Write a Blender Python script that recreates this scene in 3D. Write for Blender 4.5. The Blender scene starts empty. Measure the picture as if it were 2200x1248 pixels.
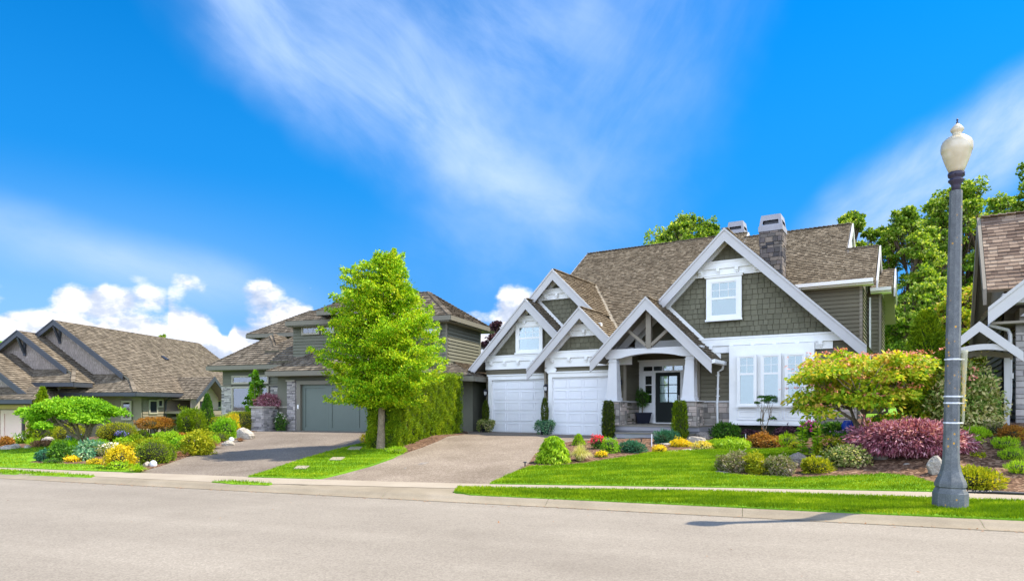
import bpy, math, random
import numpy as np
from mathutils import Vector

SC = bpy.context.scene
COL = SC.collection
R = math.radians

# ------------------------------------------------------------------ camera
cam_d = bpy.data.cameras.new("camera")
cam = bpy.data.objects.new("camera", cam_d)
COL.objects.link(cam)
cam.location = (0, 0, 1.6)
cam.rotation_euler = (R(90), 0, 0)
cam_d.sensor_width = 36.0
cam_d.lens = 36.0 * 1415 / 2200
cam_d.shift_y = 249 / 2200
cam_d.clip_start = 0.1
cam_d.clip_end = 4000
SC.camera = cam

# ------------------------------------------------------------------ sun and sky
SUN_EL, SUN_AZ = 54.0, 81.0          # azimuth measured from +Y towards +X
sd = bpy.data.lights.new("sun", 'SUN')
sd.energy = 4.9
sd.angle = R(0.53)
sd.color = (1.0, 0.91, 0.76)
sun = bpy.data.objects.new("sun", sd)
COL.objects.link(sun)
sv = Vector((math.sin(R(SUN_AZ)) * math.cos(R(SUN_EL)), math.cos(R(SUN_AZ)) * math.cos(R(SUN_EL)), math.sin(R(SUN_EL))))
sun.rotation_euler = sv.to_track_quat('Z', 'Y').to_euler()
SC.view_settings.view_transform = 'Standard'
SC.view_settings.look = 'None'
SC.view_settings.exposure = 0.85
SC.view_settings.gamma = 1.0
SC.render.film_transparent = False
SC.cycles.max_bounces = 6
SC.cycles.transparent_max_bounces = 8


class NT:
    """small helper to wire shader nodes"""
    def __init__(s, tree):
        s.t = tree
        s.n = tree.nodes
        s.l = tree.links
        s.n.clear()

    def add(s, typ, ins=None, **kw):
        n = s.n.new(typ)
        for k, v in kw.items():
            setattr(n, k, v)
        if ins:
            for k, v in ins.items():
                if isinstance(v, bpy.types.NodeSocket):
                    s.l.new(v, n.inputs[k])
                else:
                    n.inputs[k].default_value = v
        return n

    def math(s, op, a, b=0.0, c=None, clamp=False):
        ins = {0: a, 1: b}
        if c is not None:
            ins[2] = c
        return s.add('ShaderNodeMath', ins, operation=op, use_clamp=clamp).outputs[0]

    def mix(s, f, a, b, mode='MIX'):
        n = s.n.new('ShaderNodeMix')
        n.data_type = 'RGBA'
        n.blend_type = mode
        for k, v in ((0, f), (6, a), (7, b)):
            if isinstance(v, bpy.types.NodeSocket):
                s.l.new(v, n.inputs[k])
            else:
                if k and len(v) == 3:
                    v = (*v, 1)
                n.inputs[k].default_value = v
        return n.outputs[2]

    def ramp(s, f, stops, interp='LINEAR'):
        n = s.n.new('ShaderNodeValToRGB')
        s.l.new(f, n.inputs[0])
        cr = n.color_ramp
        cr.interpolation = interp
        while len(cr.elements) < len(stops):
            cr.elements.new(0.5)
        for e, (p, c) in zip(cr.elements, stops):
            e.position = p
            e.color = (*c, 1) if len(c) == 3 else c
        return n.outputs[0]

    def noise(s, vec, scale, detail=4, rough=0.55, dist=0.0, dims='3D'):
        n = s.add('ShaderNodeTexNoise', {'Scale': scale, 'Detail': detail, 'Roughness': rough, 'Distortion': dist}, noise_dimensions=dims)
        if vec is not None:
            s.l.new(vec, n.inputs['Vector'])
        return n.outputs[0]

    def smooth(s, v, a, b):
        return s.add('ShaderNodeMapRange', {0: v, 1: a, 2: b, 3: 0.0, 4: 1.0}, interpolation_type='SMOOTHSTEP').outputs[0]


def build_world():
    w = bpy.data.worlds.new("World")
    SC.world = w
    w.use_nodes = True
    T = NT(w.node_tree)
    sky = T.add('ShaderNodeTexSky', sky_type='NISHITA')
    sky.sun_disc = False
    sky.sun_elevation = R(SUN_EL)
    sky.sun_rotation = R(SUN_AZ)
    sky.air_density = 1.0
    sky.dust_density = 0.15
    sky.ozone_density = 3.0
    hs = T.add('ShaderNodeHueSaturation', {'Hue': 0.503, 'Saturation': 1.62, 'Value': 1.03, 'Color': sky.outputs[0]})
    co = T.add('ShaderNodeTexCoord')
    sep = T.add('ShaderNodeSeparateXYZ', {0: co.outputs['Generated']})
    x, y, z = sep.outputs
    az = T.math('ARCTAN2', x, y)
    el = T.math('ARCSINE', z)
    P = T.add('ShaderNodeCombineXYZ', {0: az, 1: el, 2: 0.0}).outputs[0]
    # the lower sky stays a clear deep blue instead of whitening towards the horizon
    blue = T.mix(T.math('MULTIPLY', T.smooth(el, 0.62, 0.10), 0.88), hs.outputs[0], (0.15, 1.52, 4.2))
    warp = T.noise(P, 3.0, 4, 0.6)
    warp2 = T.noise(P, 9.0, 3, 0.6)

    def blob(a0, e0, ra, re, rot, lo=1.0, hi=0.15, wob=0.5):
        """soft tilted patch of thin cloud, in azimuth and elevation of the sky"""
        m = T.add('ShaderNodeVectorRotate', {'Vector': P, 'Center': (a0, e0, 0), 'Angle': -rot}, rotation_type='Z_AXIS').outputs[0]
        d = T.add('ShaderNodeVectorMath', {0: m, 1: (a0, e0, 0)}, operation='SUBTRACT').outputs[0]
        d = T.add('ShaderNodeVectorMath', {0: d, 1: (1 / ra, 1 / re, 0)}, operation='MULTIPLY').outputs[0]
        L = T.add('ShaderNodeVectorMath', {0: d}, operation='LENGTH').outputs['Value']
        L = T.math('ADD', L, T.math('MULTIPLY', T.math('SUBTRACT', warp, 0.5), wob * 2))
        return T.smooth(L, lo, hi)

    def streak(rot, sa, se, scale, lo, hi):
        # fine fibres, drawn out along the wind
        m = T.add('ShaderNodeVectorRotate', {'Vector': P, 'Angle': -rot}, rotation_type='Z_AXIS').outputs[0]
        m = T.add('ShaderNodeVectorMath', {0: m, 1: (sa, se, 1)}, operation='MULTIPLY').outputs[0]
        return T.smooth(T.noise(m, scale, 9, 0.62, 0.35), lo, hi)
    sL = streak(-0.62, 1.0, 2.3, 3.6, 0.32, 0.76)
    sR = streak(0.95, 1.0, 2.1, 3.4, 0.32, 0.76)
    sB = streak(0.45, 1.0, 2.4, 3.6, 0.26, 0.72)
    sF = streak(-0.4, 1.0, 1.8, 7.0, 0.22, 0.8)
    cir = None
    for b, s_, k in ((blob(-0.16, 0.42, 0.46, 0.14, -0.50, 1.0, 0.0), sL, 0.85),
                     (blob(-0.32, 0.54, 0.34, 0.16, -0.45, 1.0, 0.0), sL, 0.62),
                     (blob(-0.01, 0.33, 0.17, 0.055, -0.42, 1.0, 0.0), sF, 1.0),
                     (blob(0.16, 0.46, 0.36, 0.18, 0.95, 1.0, 0.0), sR, 0.50),
                     (blob(0.02, 0.52, 0.30, 0.20, 0.7, 1.0, 0.0), sL, 0.62),
                     (blob(0.62, 0.31, 0.32, 0.075, 0.42, 1.0, 0.1), sB, 1.15),
                     (blob(0.06, 0.30, 0.30, 0.17, 0.2, 1.0, 0.0), sF, 0.42),
                     (blob(-0.52, 0.185, 0.36, 0.060, -0.16, 1.0, 0.0), streak(-0.2, 1.0, 3.0, 3.0, 0.25, 0.75), 0.8),
                     ):
        v = T.math('MULTIPLY', T.math('MULTIPLY', b, T.math('ADD', T.math('MULTIPLY', s_, 0.78), 0.30)), k)
        cir = v if cir is None else T.math('SUBTRACT', 1.0, T.math('MULTIPLY', T.math('SUBTRACT', 1.0, cir), T.math('SUBTRACT', 1.0, v)))
    # heaped clouds along the horizon: billows grow with low elevation
    Pc = T.add('ShaderNodeVectorMath', {0: P, 1: (1.0, 1.55, 1)}, operation='MULTIPLY').outputs[0]
    vor = T.add('ShaderNodeTexVoronoi', {'Vector': T.add('ShaderNodeVectorMath', {0: Pc, 1: T.add('ShaderNodeVectorMath', {0: T.add('ShaderNodeTexNoise', {'Vector': Pc, 'Scale': 14.0}).outputs[1], 1: (0.05, 0.05, 0)}, operation='MULTIPLY').outputs[0]}, operation='ADD').outputs[0], 'Scale': 15.0, 'Smoothness': 0.35}, feature='SMOOTH_F1').outputs['Distance']
    bill = T.math('SUBTRACT', 1.0, T.math('MULTIPLY', vor, 1.25))
    n1 = T.noise(Pc, 6.0, 6, 0.55)
    n2 = T.noise(Pc, 26.0, 5, 0.6)
    body = T.math('ADD', T.math('MULTIPLY', bill, 0.30), T.math('ADD', T.math('MULTIPLY', n1, 0.5), T.math('MULTIPLY', n2, 0.16)))

    def hill(a0, wdt, top):
        d = T.math('DIVIDE', T.math('ABSOLUTE', T.math('SUBTRACT', az, a0)), wdt)
        return T.math('MULTIPLY', T.smooth(d, 1.0, 0.45), top)
    top = hill(-0.62, 0.37, 0.140)
    for h in (hill(-0.375, 0.050, 0.170), hill(-0.325, 0.06, 0.160), hill(-0.45, 0.06, 0.150), hill(-0.58, 0.06, 0.145), hill(-0.76, 0.12, 0.185), hill(-0.03, 0.12, 0.158), hill(0.04, 0.12, 0.168), hill(0.55, 0.22, 0.13), hill(-1.6, 0.75, 0.19), hill(1.5, 0.5, 0.17)):
        top = T.math('MAXIMUM', top, h)
    # an unseen cloud bank added behind the viewer to fill the shaded fronts
    top = T.math('MAXIMUM', top, T.math('MULTIPLY', T.smooth(y, 0.05, -0.30), 0.85))
    hgt = T.math('SUBTRACT', top, el)
    dens = T.math('ADD', T.math('MULTIPLY', hgt, 4.6), T.math('SUBTRACT', T.math('MULTIPLY', body, 1.10), 0.50))
    cm = T.smooth(dens, -0.01, 0.11)
    # sunlit heads, greyer undersides (sun up and to the right)
    Ps = T.add('ShaderNodeVectorMath', {0: Pc, 1: (0.012, 0.022, 0)}, operation='ADD').outputs[0]
    up1 = T.noise(Ps, 6.0, 6, 0.55)
    up2 = T.noise(Ps, 26.0, 5, 0.6)
    rim = T.math('ADD', T.math('MULTIPLY', T.math('SUBTRACT', n1, up1), 5.5), T.math('MULTIPLY', T.math('SUBTRACT', n2, up2), 1.4))
    lit = T.math('ADD', rim, T.math('SUBTRACT', 0.86, T.math('MULTIPLY', dens, 0.80)))
    lit = T.math('ADD', lit, T.math('MULTIPLY', T.math('SUBTRACT', bill, 0.5), 0.35), clamp=True)
    ccol = T.ramp(lit, [(0.0, (0.44, 0.53, 0.68)), (0.45, (0.62, 0.69, 0.80)), (0.8, (0.98, 0.98, 1.0)), (1.0, (1.02, 1.02, 1.02))])
    CK = 5.6
    # the added bank is brightened well past the other clouds as fill light
    kb = T.math('MULTIPLY', T.math('ADD', 1.0, T.math('MULTIPLY', T.smooth(y, 0.0, -0.4), 2.9)), CK)
    ccol = T.mix(1.0, ccol, T.add('ShaderNodeCombineColor', {0: kb, 1: kb, 2: T.math('MULTIPLY', kb, 1.05)}).outputs[0], 'MULTIPLY')
    circ = T.mix(1.0, (0.48, 0.66, 1.0), (CK, CK, CK), 'MULTIPLY')
    # pale blue veil low down on the left
    veil = T.math('MULTIPLY', T.smooth(el, 0.33, 0.10), T.math('ADD', 0.10, T.math('MULTIPLY', T.smooth(az, -0.05, -0.6), 0.45)))
    c = T.mix(veil, blue, T.mix(1.0, (0.38, 0.66, 1.0), (CK, CK, CK), 'MULTIPLY'))
    c = T.mix(cir, c, circ)
    c = T.mix(cm, c, ccol)
    bg = T.add('ShaderNodeBackground', {'Color': c, 'Strength': 0.12})
    out = T.add('ShaderNodeOutputWorld', {0: bg.outputs[0]})


build_world()

# ------------------------------------------------------------------ tagging
def tag(o, label=None, cat=None, group=None, kind=None):
    if label: o["label"] = label
    if cat: o["category"] = cat
    if group: o["group"] = group
    if kind: o["kind"] = kind
    return o


def empty(name, loc, label, cat, rz=0, group=None):
    o = bpy.data.objects.new(name, None)
    COL.objects.link(o)
    o.location = loc
    o.rotation_euler = (0, 0, rz)
    o.empty_display_size = 0.3
    return tag(o, label, cat, group)


# ------------------------------------------------------------------ mesh builder
def clip_half(poly, a, b, c):
    """keep the side a*x+b*y>=c of a 2-D polygon"""
    out = []
    n = len(poly)
    for i in range(n):
        p, q = poly[i], poly[(i + 1) % n]
        dp, dq = a * p[0] + b * p[1] - c, a * q[0] + b * q[1] - c
        if dp >= 0:
            out.append(p)
        if (dp > 0 and dq < 0) or (dp < 0 and dq > 0):
            t = dp / (dp - dq)
            out.append((p[0] + t * (q[0] - p[0]), p[1] + t * (q[1] - p[1])))
    return out


class MB:
    def __init__(s, off=(0, 0, 0)):
        s.v = []
        s.f = []
        s.uv = []
        s.off = off
        s.k = 1.0
        s.sh = (0.0, 0.0)

    def face(s, pts, uvs=None):
        k = len(s.v)
        s.v += [tuple(p) for p in pts]
        s.f.append(tuple(range(k, k + len(pts))))
        s.uv += list(uvs) if uvs else [(p[0], p[2]) for p in pts]

    def box(s, x0, x1, y0, y1, z0, z1):
        x0, x1 = sorted((x0, x1)); y0, y1 = sorted((y0, y1)); z0, z1 = sorted((z0, z1))
        k = len(s.v)
        s.v += [(x0, y0, z0), (x1, y0, z0), (x1, y1, z0), (x0, y1, z0), (x0, y0, z1), (x1, y0, z1), (x1, y1, z1), (x0, y1, z1)]
        for q in ((0, 3, 2, 1), (4, 5, 6, 7), (0, 1, 5, 4), (1, 2, 6, 5), (2, 3, 7, 6), (3, 0, 4, 7)):
            s.f.append(tuple(k + i for i in q))
            for i in q:
                p = s.v[k + i]
                s.uv.append((p[0] + p[1], p[2]))
        return s

    def prism(s, pts, vec):
        """closed prism: polygon pts swept along vec"""
        n = len(pts)
        k = len(s.v)
        s.v += [tuple(p) for p in pts] + [tuple(p[i] + vec[i] for i in range(3)) for p in pts]
        fs = [tuple(range(k, k + n)), tuple(range(k + 2 * n - 1, k + n - 1, -1))]
        fs += [(k + i, k + i + n, k + (i + 1) % n + n, k + (i + 1) % n) for i in range(n)]
        for f in fs:
            s.f.append(f)
            s.uv += [(s.v[i][0] + s.v[i][1], s.v[i][2]) for i in f]
        return s

    def bar(s, p, q, w, h, up=(0, 0, 1)):
        """rectangular bar from p to q, w across, h along up"""
        p, q = Vector(p), Vector(q)
        d = (q - p).normalized()
        side = d.cross(Vector(up)).normalized()
        u2 = side.cross(d).normalized()
        a = [p + side * sx * w / 2 + u2 * sz * h / 2 for sx, sz in ((-1, -1), (1, -1), (1, 1), (-1, 1))]
        return s.prism(a, q - p)

    def tube(s, path, rad, n=8, cap=True):
        """tapered tube through points"""
        pts = [Vector(p) for p in path]
        if not isinstance(rad, (list, tuple)):
            rad = [rad] * len(pts)
        k = len(s.v)
        ref = Vector((0.31, 0.95, 0.05))
        for i, p in enumerate(pts):
            d = (pts[min(i + 1, len(pts) - 1)] - pts[max(i - 1, 0)]).normalized()
            a = d.cross(ref)
            if a.length < 0.1:
                a = d.cross(Vector((1, 0, 0)))
            a.normalize()
            b = d.cross(a)
            for j in range(n):
                t = 2 * math.pi * j / n
                s.v.append(tuple(p + (a * math.cos(t) + b * math.sin(t)) * rad[i]))
        for i in range(len(pts) - 1):
            for j in range(n):
                f = (k + i * n + j, k + i * n + (j + 1) % n, k + (i + 1) * n + (j + 1) % n, k + (i + 1) * n + j)
                s.f.append(f)
                s.uv += [(j / n, i), ((j + 1) / n, i), ((j + 1) / n, i + 1), (j / n, i + 1)]
        if cap:
            for base, rev in ((k, True), (k + (len(pts) - 1) * n, False)):
                f = tuple(base + j for j in (range(n - 1, -1, -1) if rev else range(n)))
                s.f.append(f)
                s.uv += [(0, 0)] * n
        return s

    def lathe(s, prof, n=24, c=(0, 0), sq=None):
        """profile [(r,z)] turned round a vertical axis at c"""
        k = len(s.v)
        for r, z in prof:
            for j in range(n):
                t = 2 * math.pi * (j + 0.5) / n
                s.v.append((c[0] + r * math.cos(t), c[1] + r * math.sin(t), z))
        for i in range(len(prof) - 1):
            for j in range(n):
                s.f.append((k + i * n + j, k + i * n + (j + 1) % n, k + (i + 1) * n + (j + 1) % n, k + (i + 1) * n + j))
                s.uv += [(j / n, prof[i][1]), ((j + 1) / n, prof[i][1]), ((j + 1) / n, prof[i + 1][1]), (j / n, prof[i + 1][1])]
        s.f.append(tuple(k + j for j in range(n - 1, -1, -1))); s.uv += [(0, 0)] * n
        e = k + (len(prof) - 1) * n
        s.f.append(tuple(e + j for j in range(n))); s.uv += [(0, 0)] * n
        return s

    def courses(s, pts, hint, row, th, wid=None, rng=None, lift=0.004, gap=0.006):
        """overlapping rows (shakes, shingles or lap boards) laid on a planar polygon"""
        P = [Vector(p) for p in pts]
        n = Vector((0, 0, 0))
        for i in range(len(P)):
            n += P[i].cross(P[(i + 1) % len(P)])
        n.normalize()
        if n.dot(Vector(hint)) < 0:
            n = -n
        e2 = (Vector((0, 0, 1)) - n * n.z).normalized()
        e1 = e2.cross(n)
        o = P[0]
        q = [((p - o).dot(e1), (p - o).dot(e2)) for p in P]
        v0, v1 = min(p[1] for p in q), max(p[1] for p in q)
        rng = rng or random.Random(7)
        r = 0
        nrow = max(1, int(math.ceil((v1 - v0) / row - 0.15)))
        for r in range(nrow):
            a, b = v0 + r * row, v0 + (r + 1) * row
            band = clip_half(clip_half(q, 0, 1, a), 0, -1, -(b + (0.02 if r < nrow - 1 else row)))
            if len(band) < 3:
                continue
            if wid:
                x0, x1 = min(p[0] for p in band), max(p[0] for p in band)
                x = x0 - rng.uniform(0, wid[1])
                cells = []
                while x < x1:
                    w = rng.uniform(*wid)
                    c = clip_half(clip_half(band, 1, 0, x + gap / 2), -1, 0, -(x + w - gap / 2))
                    if len(c) >= 3:
                        cells.append(c)
                    x += w
            else:
                cells = [band]
            for c in cells:
                t = th * (rng.uniform(0.75, 1.30) if wid else 1.0)
                dv = (rng.uniform(0, 0.09) * row) if (wid and r > 0) else 0
                top = []
                for p in c:
                    k_ = min(1.0, max(0.0, (p[1] - a) / (b - a)))
                    pv = p[1] - (dv if p[1] < a + 1e-4 else 0)
                    top.append(o + e1 * p[0] + e2 * pv + n * (lift + t * (1 - k_)))
                k = len(s.v)
                s.v += [tuple(p) for p in top]
                m = len(c)
                s.f.append(tuple(range(k, k + m)))
                s.uv += [(p[0], p[1]) for p in c]
                for i in range(m):
                    j = (i + 1) % m
                    if c[i][1] < a + 1e-4 and c[j][1] < a + 1e-4 and abs(c[i][0] - c[j][0]) > 0.004:
                        k2 = len(s.v)
                        s.v += [tuple(top[i] - n * (t + lift)), tuple(top[j] - n * (t + lift))]
                        s.f.append((k + j, k + i, k2, k2 + 1))
                        s.uv += [c[j], c[i], c[i], c[j]]
        return s

    def slab(s, pts, hint, th):
        """the board under a covering: polygon thickened away from hint"""
        P = [Vector(p) for p in pts]
        n = Vector((0, 0, 0))
        for i in range(len(P)):
            n += P[i].cross(P[(i + 1) % len(P)])
        n.normalize()
        if n.dot(Vector(hint)) < 0:
            n = -n
        return s.prism(P, -n * th)

    def build(s, name, mat, parent=None, smooth=False, bevel=0.0):
        me = bpy.data.meshes.new(name)
        ox, oy, oz = s.off
        if s.sh != (0.0, 0.0):
            s.v = [(x + s.sh[0], y, z + s.sh[1]) for x, y, z in s.v]
        if s.k != 1.0:
            s.v = [(x * s.k, y * s.k, 1.6 + (z - 1.6) * s.k) for x, y, z in s.v]
        me.from_pydata([(x - ox, y - oy, z - oz) for x, y, z in s.v], [], s.f)
        uvl = me.uv_layers.new(name="UVMap")
        uvl.data.foreach_set('uv', np.array(s.uv, dtype=np.float32).ravel())
        me.materials.append(mat)
        if smooth:
            me.polygons.foreach_set('use_smooth', [True] * len(me.polygons))
        o = bpy.data.objects.new(name, me)
        COL.objects.link(o)
        if parent is not None:
            o.parent = parent
        if bevel:
            b = o.modifiers.new('bevel', 'BEVEL')
            b.width = bevel
            b.segments = 2
            b.limit_method = 'ANGLE'
        return o


# ------------------------------------------------------------------ materials
MATS = {}


def newmat(name):
    m = bpy.data.materials.new(name)
    m.use_nodes = True
    MATS[name] = m
    return m, NT(m.node_tree)


def finish(T, col, rough=0.7, bump=None, bstr=0.3, bdist=0.02, spec=0.4, metal=0.0, coat=0.0):
    ins = {'Base Color': col if isinstance(col, bpy.types.NodeSocket) else (*col, 1), 'Roughness': rough, 'Specular IOR Level': spec, 'Metallic': metal, 'Coat Weight': coat}
    b = T.add('ShaderNodeBsdfPrincipled', ins)
    if bump is not None:
        T.l.new(T.add('ShaderNodeBump', {'Height': bump, 'Strength': bstr, 'Distance': bdist}).outputs[0], b.inputs['Normal'])
    T.add('ShaderNodeOutputMaterial', {0: b.outputs[0]})
    return b


def mat_paint(name, col, rough=0.55, var=0.10, scale=3.0, grain=True):
    """painted board: faint dirt and brush grain"""
    m, T = newmat(name)
    co = T.add('ShaderNodeTexCoord').outputs['Object']
    n = T.noise(co, scale, 5, 0.65)
    n2 = T.noise(co, 40, 3, 0.6)
    f = T.math('ADD', T.math('MULTIPLY', n, 0.7), T.math('MULTIPLY', n2, 0.3))
    c = T.ramp(f, [(0.3, tuple(x * (1 - var) for x in col)), (0.7, tuple(min(1, x * (1 + var)) for x in col))])
    finish(T, c, rough, n2 if grain else None, 0.12, 0.005)
    return m


def mat_island(name, cols, rough=0.85, nscale=2.5, nvar=0.25, grain=18.0, bstr=0.4, streak=None):
    """separate pieces (shakes, stones, boards) each of its own tone"""
    m, T = newmat(name)
    g = T.add('ShaderNodeNewGeometry')
    co = T.add('ShaderNodeTexCoord')
    k = len(cols)
    c = T.ramp(g.outputs['Random Per Island'], [(i / (k - 1), x) for i, x in enumerate(cols)])
    n = T.noise(co.outputs['Object'], nscale, 4, 0.6)
    if streak:
        v = T.add('ShaderNodeVectorMath', {0: co.outputs['UV'], 1: streak}, operation='MULTIPLY').outputs[0]
    else:
        v = co.outputs['Object']
    n2 = T.noise(v, grain, 4, 0.6)
    f = T.math('ADD', T.math('MULTIPLY', T.math('SUBTRACT', n, 0.5), nvar * 2), T.math('ADD', T.math('MULTIPLY', T.math('SUBTRACT', n2, 0.5), nvar * 1.6), 1.0))
    cc = T.add('ShaderNodeCombineColor', {0: f, 1: f, 2: f}).outputs[0]
    c = T.mix(1.0, c, cc, 'MULTIPLY')
    finish(T, c, rough, n2, bstr, 0.008, 0.08)
    return m


def mat_leaf(name, cols, transl=0.35, rough=0.55, nscale=1.2, nvar=0.3, spec=0.18):
    m, T = newmat(name)
    g = T.add('ShaderNodeNewGeometry')
    co = T.add('ShaderNodeTexCoord')
    n = T.noise(co.outputs['Object'], nscale, 3, 0.6)
    f = T.math('ADD', T.math('MULTIPLY', g.outputs['Random Per Island'], 1 - nvar), T.math('MULTIPLY', T.smooth(n, 0.3, 0.7), nvar))
    k = len(cols)
    c = T.ramp(f, [(i / (k - 1), x) for i, x in enumerate(cols)])
    b = T.add('ShaderNodeBsdfPrincipled', {'Base Color': c, 'Roughness': rough, 'Specular IOR Level': spec})
    tr = T.add('ShaderNodeBsdfTranslucent', {'Color': T.mix(1.0, c, (1.35, 1.25, 0.6), 'MULTIPLY')})
    mx = T.add('ShaderNodeMixShader', {0: transl, 1: b.outputs[0], 2: tr.outputs[0]})
    T.add('ShaderNodeOutputMaterial', {0: mx.outputs[0]})
    return m


def mat_ground(name, stops, scale, fine, rough=0.9, bstr=0.4, bdist=0.01, voron=False, big=0.35):
    m, T = newmat(name)
    co = T.add('ShaderNodeTexCoord').outputs['Object']
    a = T.noise(co, scale, 5, 0.6)
    b = T.noise(co, fine, 3, 0.7)
    if voron:
        vo = T.add('ShaderNodeTexVoronoi', {'Vector': co, 'Scale': fine * 0.7})
        b = T.math('ADD', T.math('MULTIPLY', b, 0.4), T.math('MULTIPLY', T.add('ShaderNodeSeparateColor', {0: vo.outputs['Color']}).outputs[0], 0.6))
    f = T.math('ADD', T.math('MULTIPLY', a, big), T.math('MULTIPLY', b, 1 - big))
    c = T.ramp(f, stops)
    finish(T, c, rough, b, bstr, bdist, 0.2)
    return m


def make_materials():
    # main house
    mat_island('shake', [(0.135, 0.105, 0.070), (0.185, 0.146, 0.098), (0.225, 0.180, 0.122), (0.30, 0.245, 0.170)], streak=(14, 1, 1), grain=6, nvar=0.20, nscale=0.8)
    mat_island('shake_grey', [(0.10, 0.082, 0.060), (0.15, 0.124, 0.092), (0.185, 0.153, 0.113), (0.24, 0.20, 0.15)], streak=(14, 1, 1), grain=6, nvar=0.22, nscale=0.8)
    mat_island('shake_brown', [(0.12, 0.08, 0.058), (0.20, 0.14, 0.10), (0.28, 0.20, 0.14), (0.36, 0.27, 0.19)], streak=(14, 1, 1), grain=6, nvar=0.2, nscale=0.8)
    mat_island('wall_shingle', [(0.140, 0.134, 0.090), (0.158, 0.150, 0.101), (0.172, 0.163, 0.110)], nvar=0.12, grain=30, bstr=0.15)
    mat_island('lap_siding', [(0.140, 0.126, 0.086), (0.152, 0.137, 0.094), (0.162, 0.146, 0.100)], nvar=0.12, grain=25, bstr=0.12)
    mat_paint('white_paint', (0.84, 0.84, 0.80), 0.5, 0.08, 1.2)
    mat_paint('fascia_paint', (0.50, 0.485, 0.465), 0.55, 0.05)
    mat_paint('column_paint', (0.62, 0.62, 0.61), 0.55, 0.05)
    mat_paint('door_paint', (0.84, 0.85, 0.86), 0.45, 0.03)
    mat_paint('taupe_trim', (0.23, 0.20, 0.15), 0.6, 0.08)
    mat_paint('soffit', (0.24, 0.205, 0.15), 0.7, 0.08)
    mat_paint('black_paint', (0.010, 0.015, 0.012), 0.75, 0.1)
    mat_paint('cap_metal', (0.30, 0.30, 0.32), 0.5, 0.1)
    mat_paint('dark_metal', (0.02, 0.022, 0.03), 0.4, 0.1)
    mat_paint('deck_grey', (0.30, 0.29, 0.30), 0.6, 0.08)
    mat_paint('membrane', (0.05, 0.045, 0.04), 0.9, 0.1)
    mat_island('stone', [(0.14, 0.13, 0.12), (0.30, 0.265, 0.22), (0.42, 0.38, 0.33), (0.52, 0.43, 0.36), (0.24, 0.22, 0.20)], nvar=0.3, nscale=3, grain=14, bstr=0.7)
    mat_island('stone_dark', [(0.05, 0.05, 0.055), (0.14, 0.125, 0.11), (0.24, 0.20, 0.16), (0.10, 0.09, 0.09), (0.20, 0.17, 0.15)], nvar=0.35, nscale=3, grain=14, bstr=0.7)
    mat_island('ledge_stone', [(0.16, 0.15, 0.15), (0.30, 0.28, 0.26), (0.45, 0.41, 0.37), (0.36, 0.33, 0.32)], nvar=0.3, nscale=3, grain=14, bstr=0.7)
    mat_paint('mortar', (0.20, 0.185, 0.165), 0.95, 0.15, 8)
    # neighbours
    mat_island('green_siding', [(0.130, 0.130, 0.098), (0.145, 0.145, 0.108), (0.155, 0.153, 0.115)], nvar=0.1, grain=25, bstr=0.12)
    mat_paint('green_trim', (0.165, 0.15, 0.11), 0.6, 0.06)
    mat_paint('green_door', (0.11, 0.137, 0.112), 0.5, 0.05)
    mat_paint('fawn_trim', (0.34, 0.31, 0.24), 0.6, 0.05)
    mat_island('mauve_shingle', [(0.28, 0.235, 0.205), (0.32, 0.27, 0.235), (0.36, 0.305, 0.265)], nvar=0.12, grain=30, bstr=0.15)
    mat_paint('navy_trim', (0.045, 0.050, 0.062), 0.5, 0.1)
    mat_paint('cream_wall', (0.66, 0.48, 0.24), 0.7, 0.08)
    mat_paint('pink_door', (0.70, 0.53, 0.44), 0.6, 0.05)
    mat_island('beige_siding', [(0.19, 0.165, 0.12), (0.21, 0.18, 0.13), (0.23, 0.195, 0.145)], nvar=0.1, grain=25, bstr=0.12)
    mat_paint('stucco', (0.20, 0.175, 0.125), 0.9, 0.1)
    mat_paint('dark_room', (0.008, 0.010, 0.016), 0.8, 0.1)
    mat_paint('iron', (0.015, 0.015, 0.018), 0.45, 0.1)
    mat_paint('cedar', (0.30, 0.20, 0.10), 0.8, 0.15)
    mat_paint('blind', (0.62, 0.74, 0.70), 0.8, 0.05)
    mat_paint('curtain', (0.74, 0.78, 0.72), 0.9, 0.08)
    m, T = newmat('glass')
    fr = T.add('ShaderNodeFresnel', {'IOR': 1.9})
    mx = T.add('ShaderNodeMixShader', {0: T.math('ADD', fr.outputs[0], 0.08), 1: T.add('ShaderNodeBsdfTransparent', {'Color': (0.80, 0.88, 0.86, 1)}).outputs[0], 2: T.add('ShaderNodeBsdfGlossy', {'Roughness': 0.03}).outputs[0]})
    T.add('ShaderNodeOutputMaterial', {0: mx.outputs[0]})
    # terrain
    m, T = newmat('asphalt')
    co = T.add('ShaderNodeTexCoord').outputs['Object']
    a = T.noise(co, 0.35, 5, 0.6)
    st = T.noise(T.add('ShaderNodeVectorMath', {0: T.add('ShaderNodeVectorRotate', {'Vector': co, 'Angle': R(19.3)}, rotation_type='Z_AXIS').outputs[0], 1: (0.06, 1.0, 1)}, operation='MULTIPLY').outputs[0], 1.3, 4, 0.6)
    b = T.noise(co, 42, 4, 0.85)
    vo = T.add('ShaderNodeTexVoronoi', {'Vector': co, 'Scale': 60.0})
    vc = T.add('ShaderNodeSeparateColor', {0: vo.outputs['Color']}).outputs[0]
    f = T.math('ADD', T.math('MULTIPLY', a, 0.30), T.math('ADD', T.math('MULTIPLY', b, 0.30), T.math('ADD', T.math('MULTIPLY', vc, 0.20), T.math('MULTIPLY', st, 0.20))))
    c = T.ramp(f, [(0.26, (0.145, 0.123, 0.095)), (0.46, (0.230, 0.200, 0.160)), (0.58, (0.274, 0.241, 0.193)), (0.75, (0.40, 0.357, 0.294))])
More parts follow.
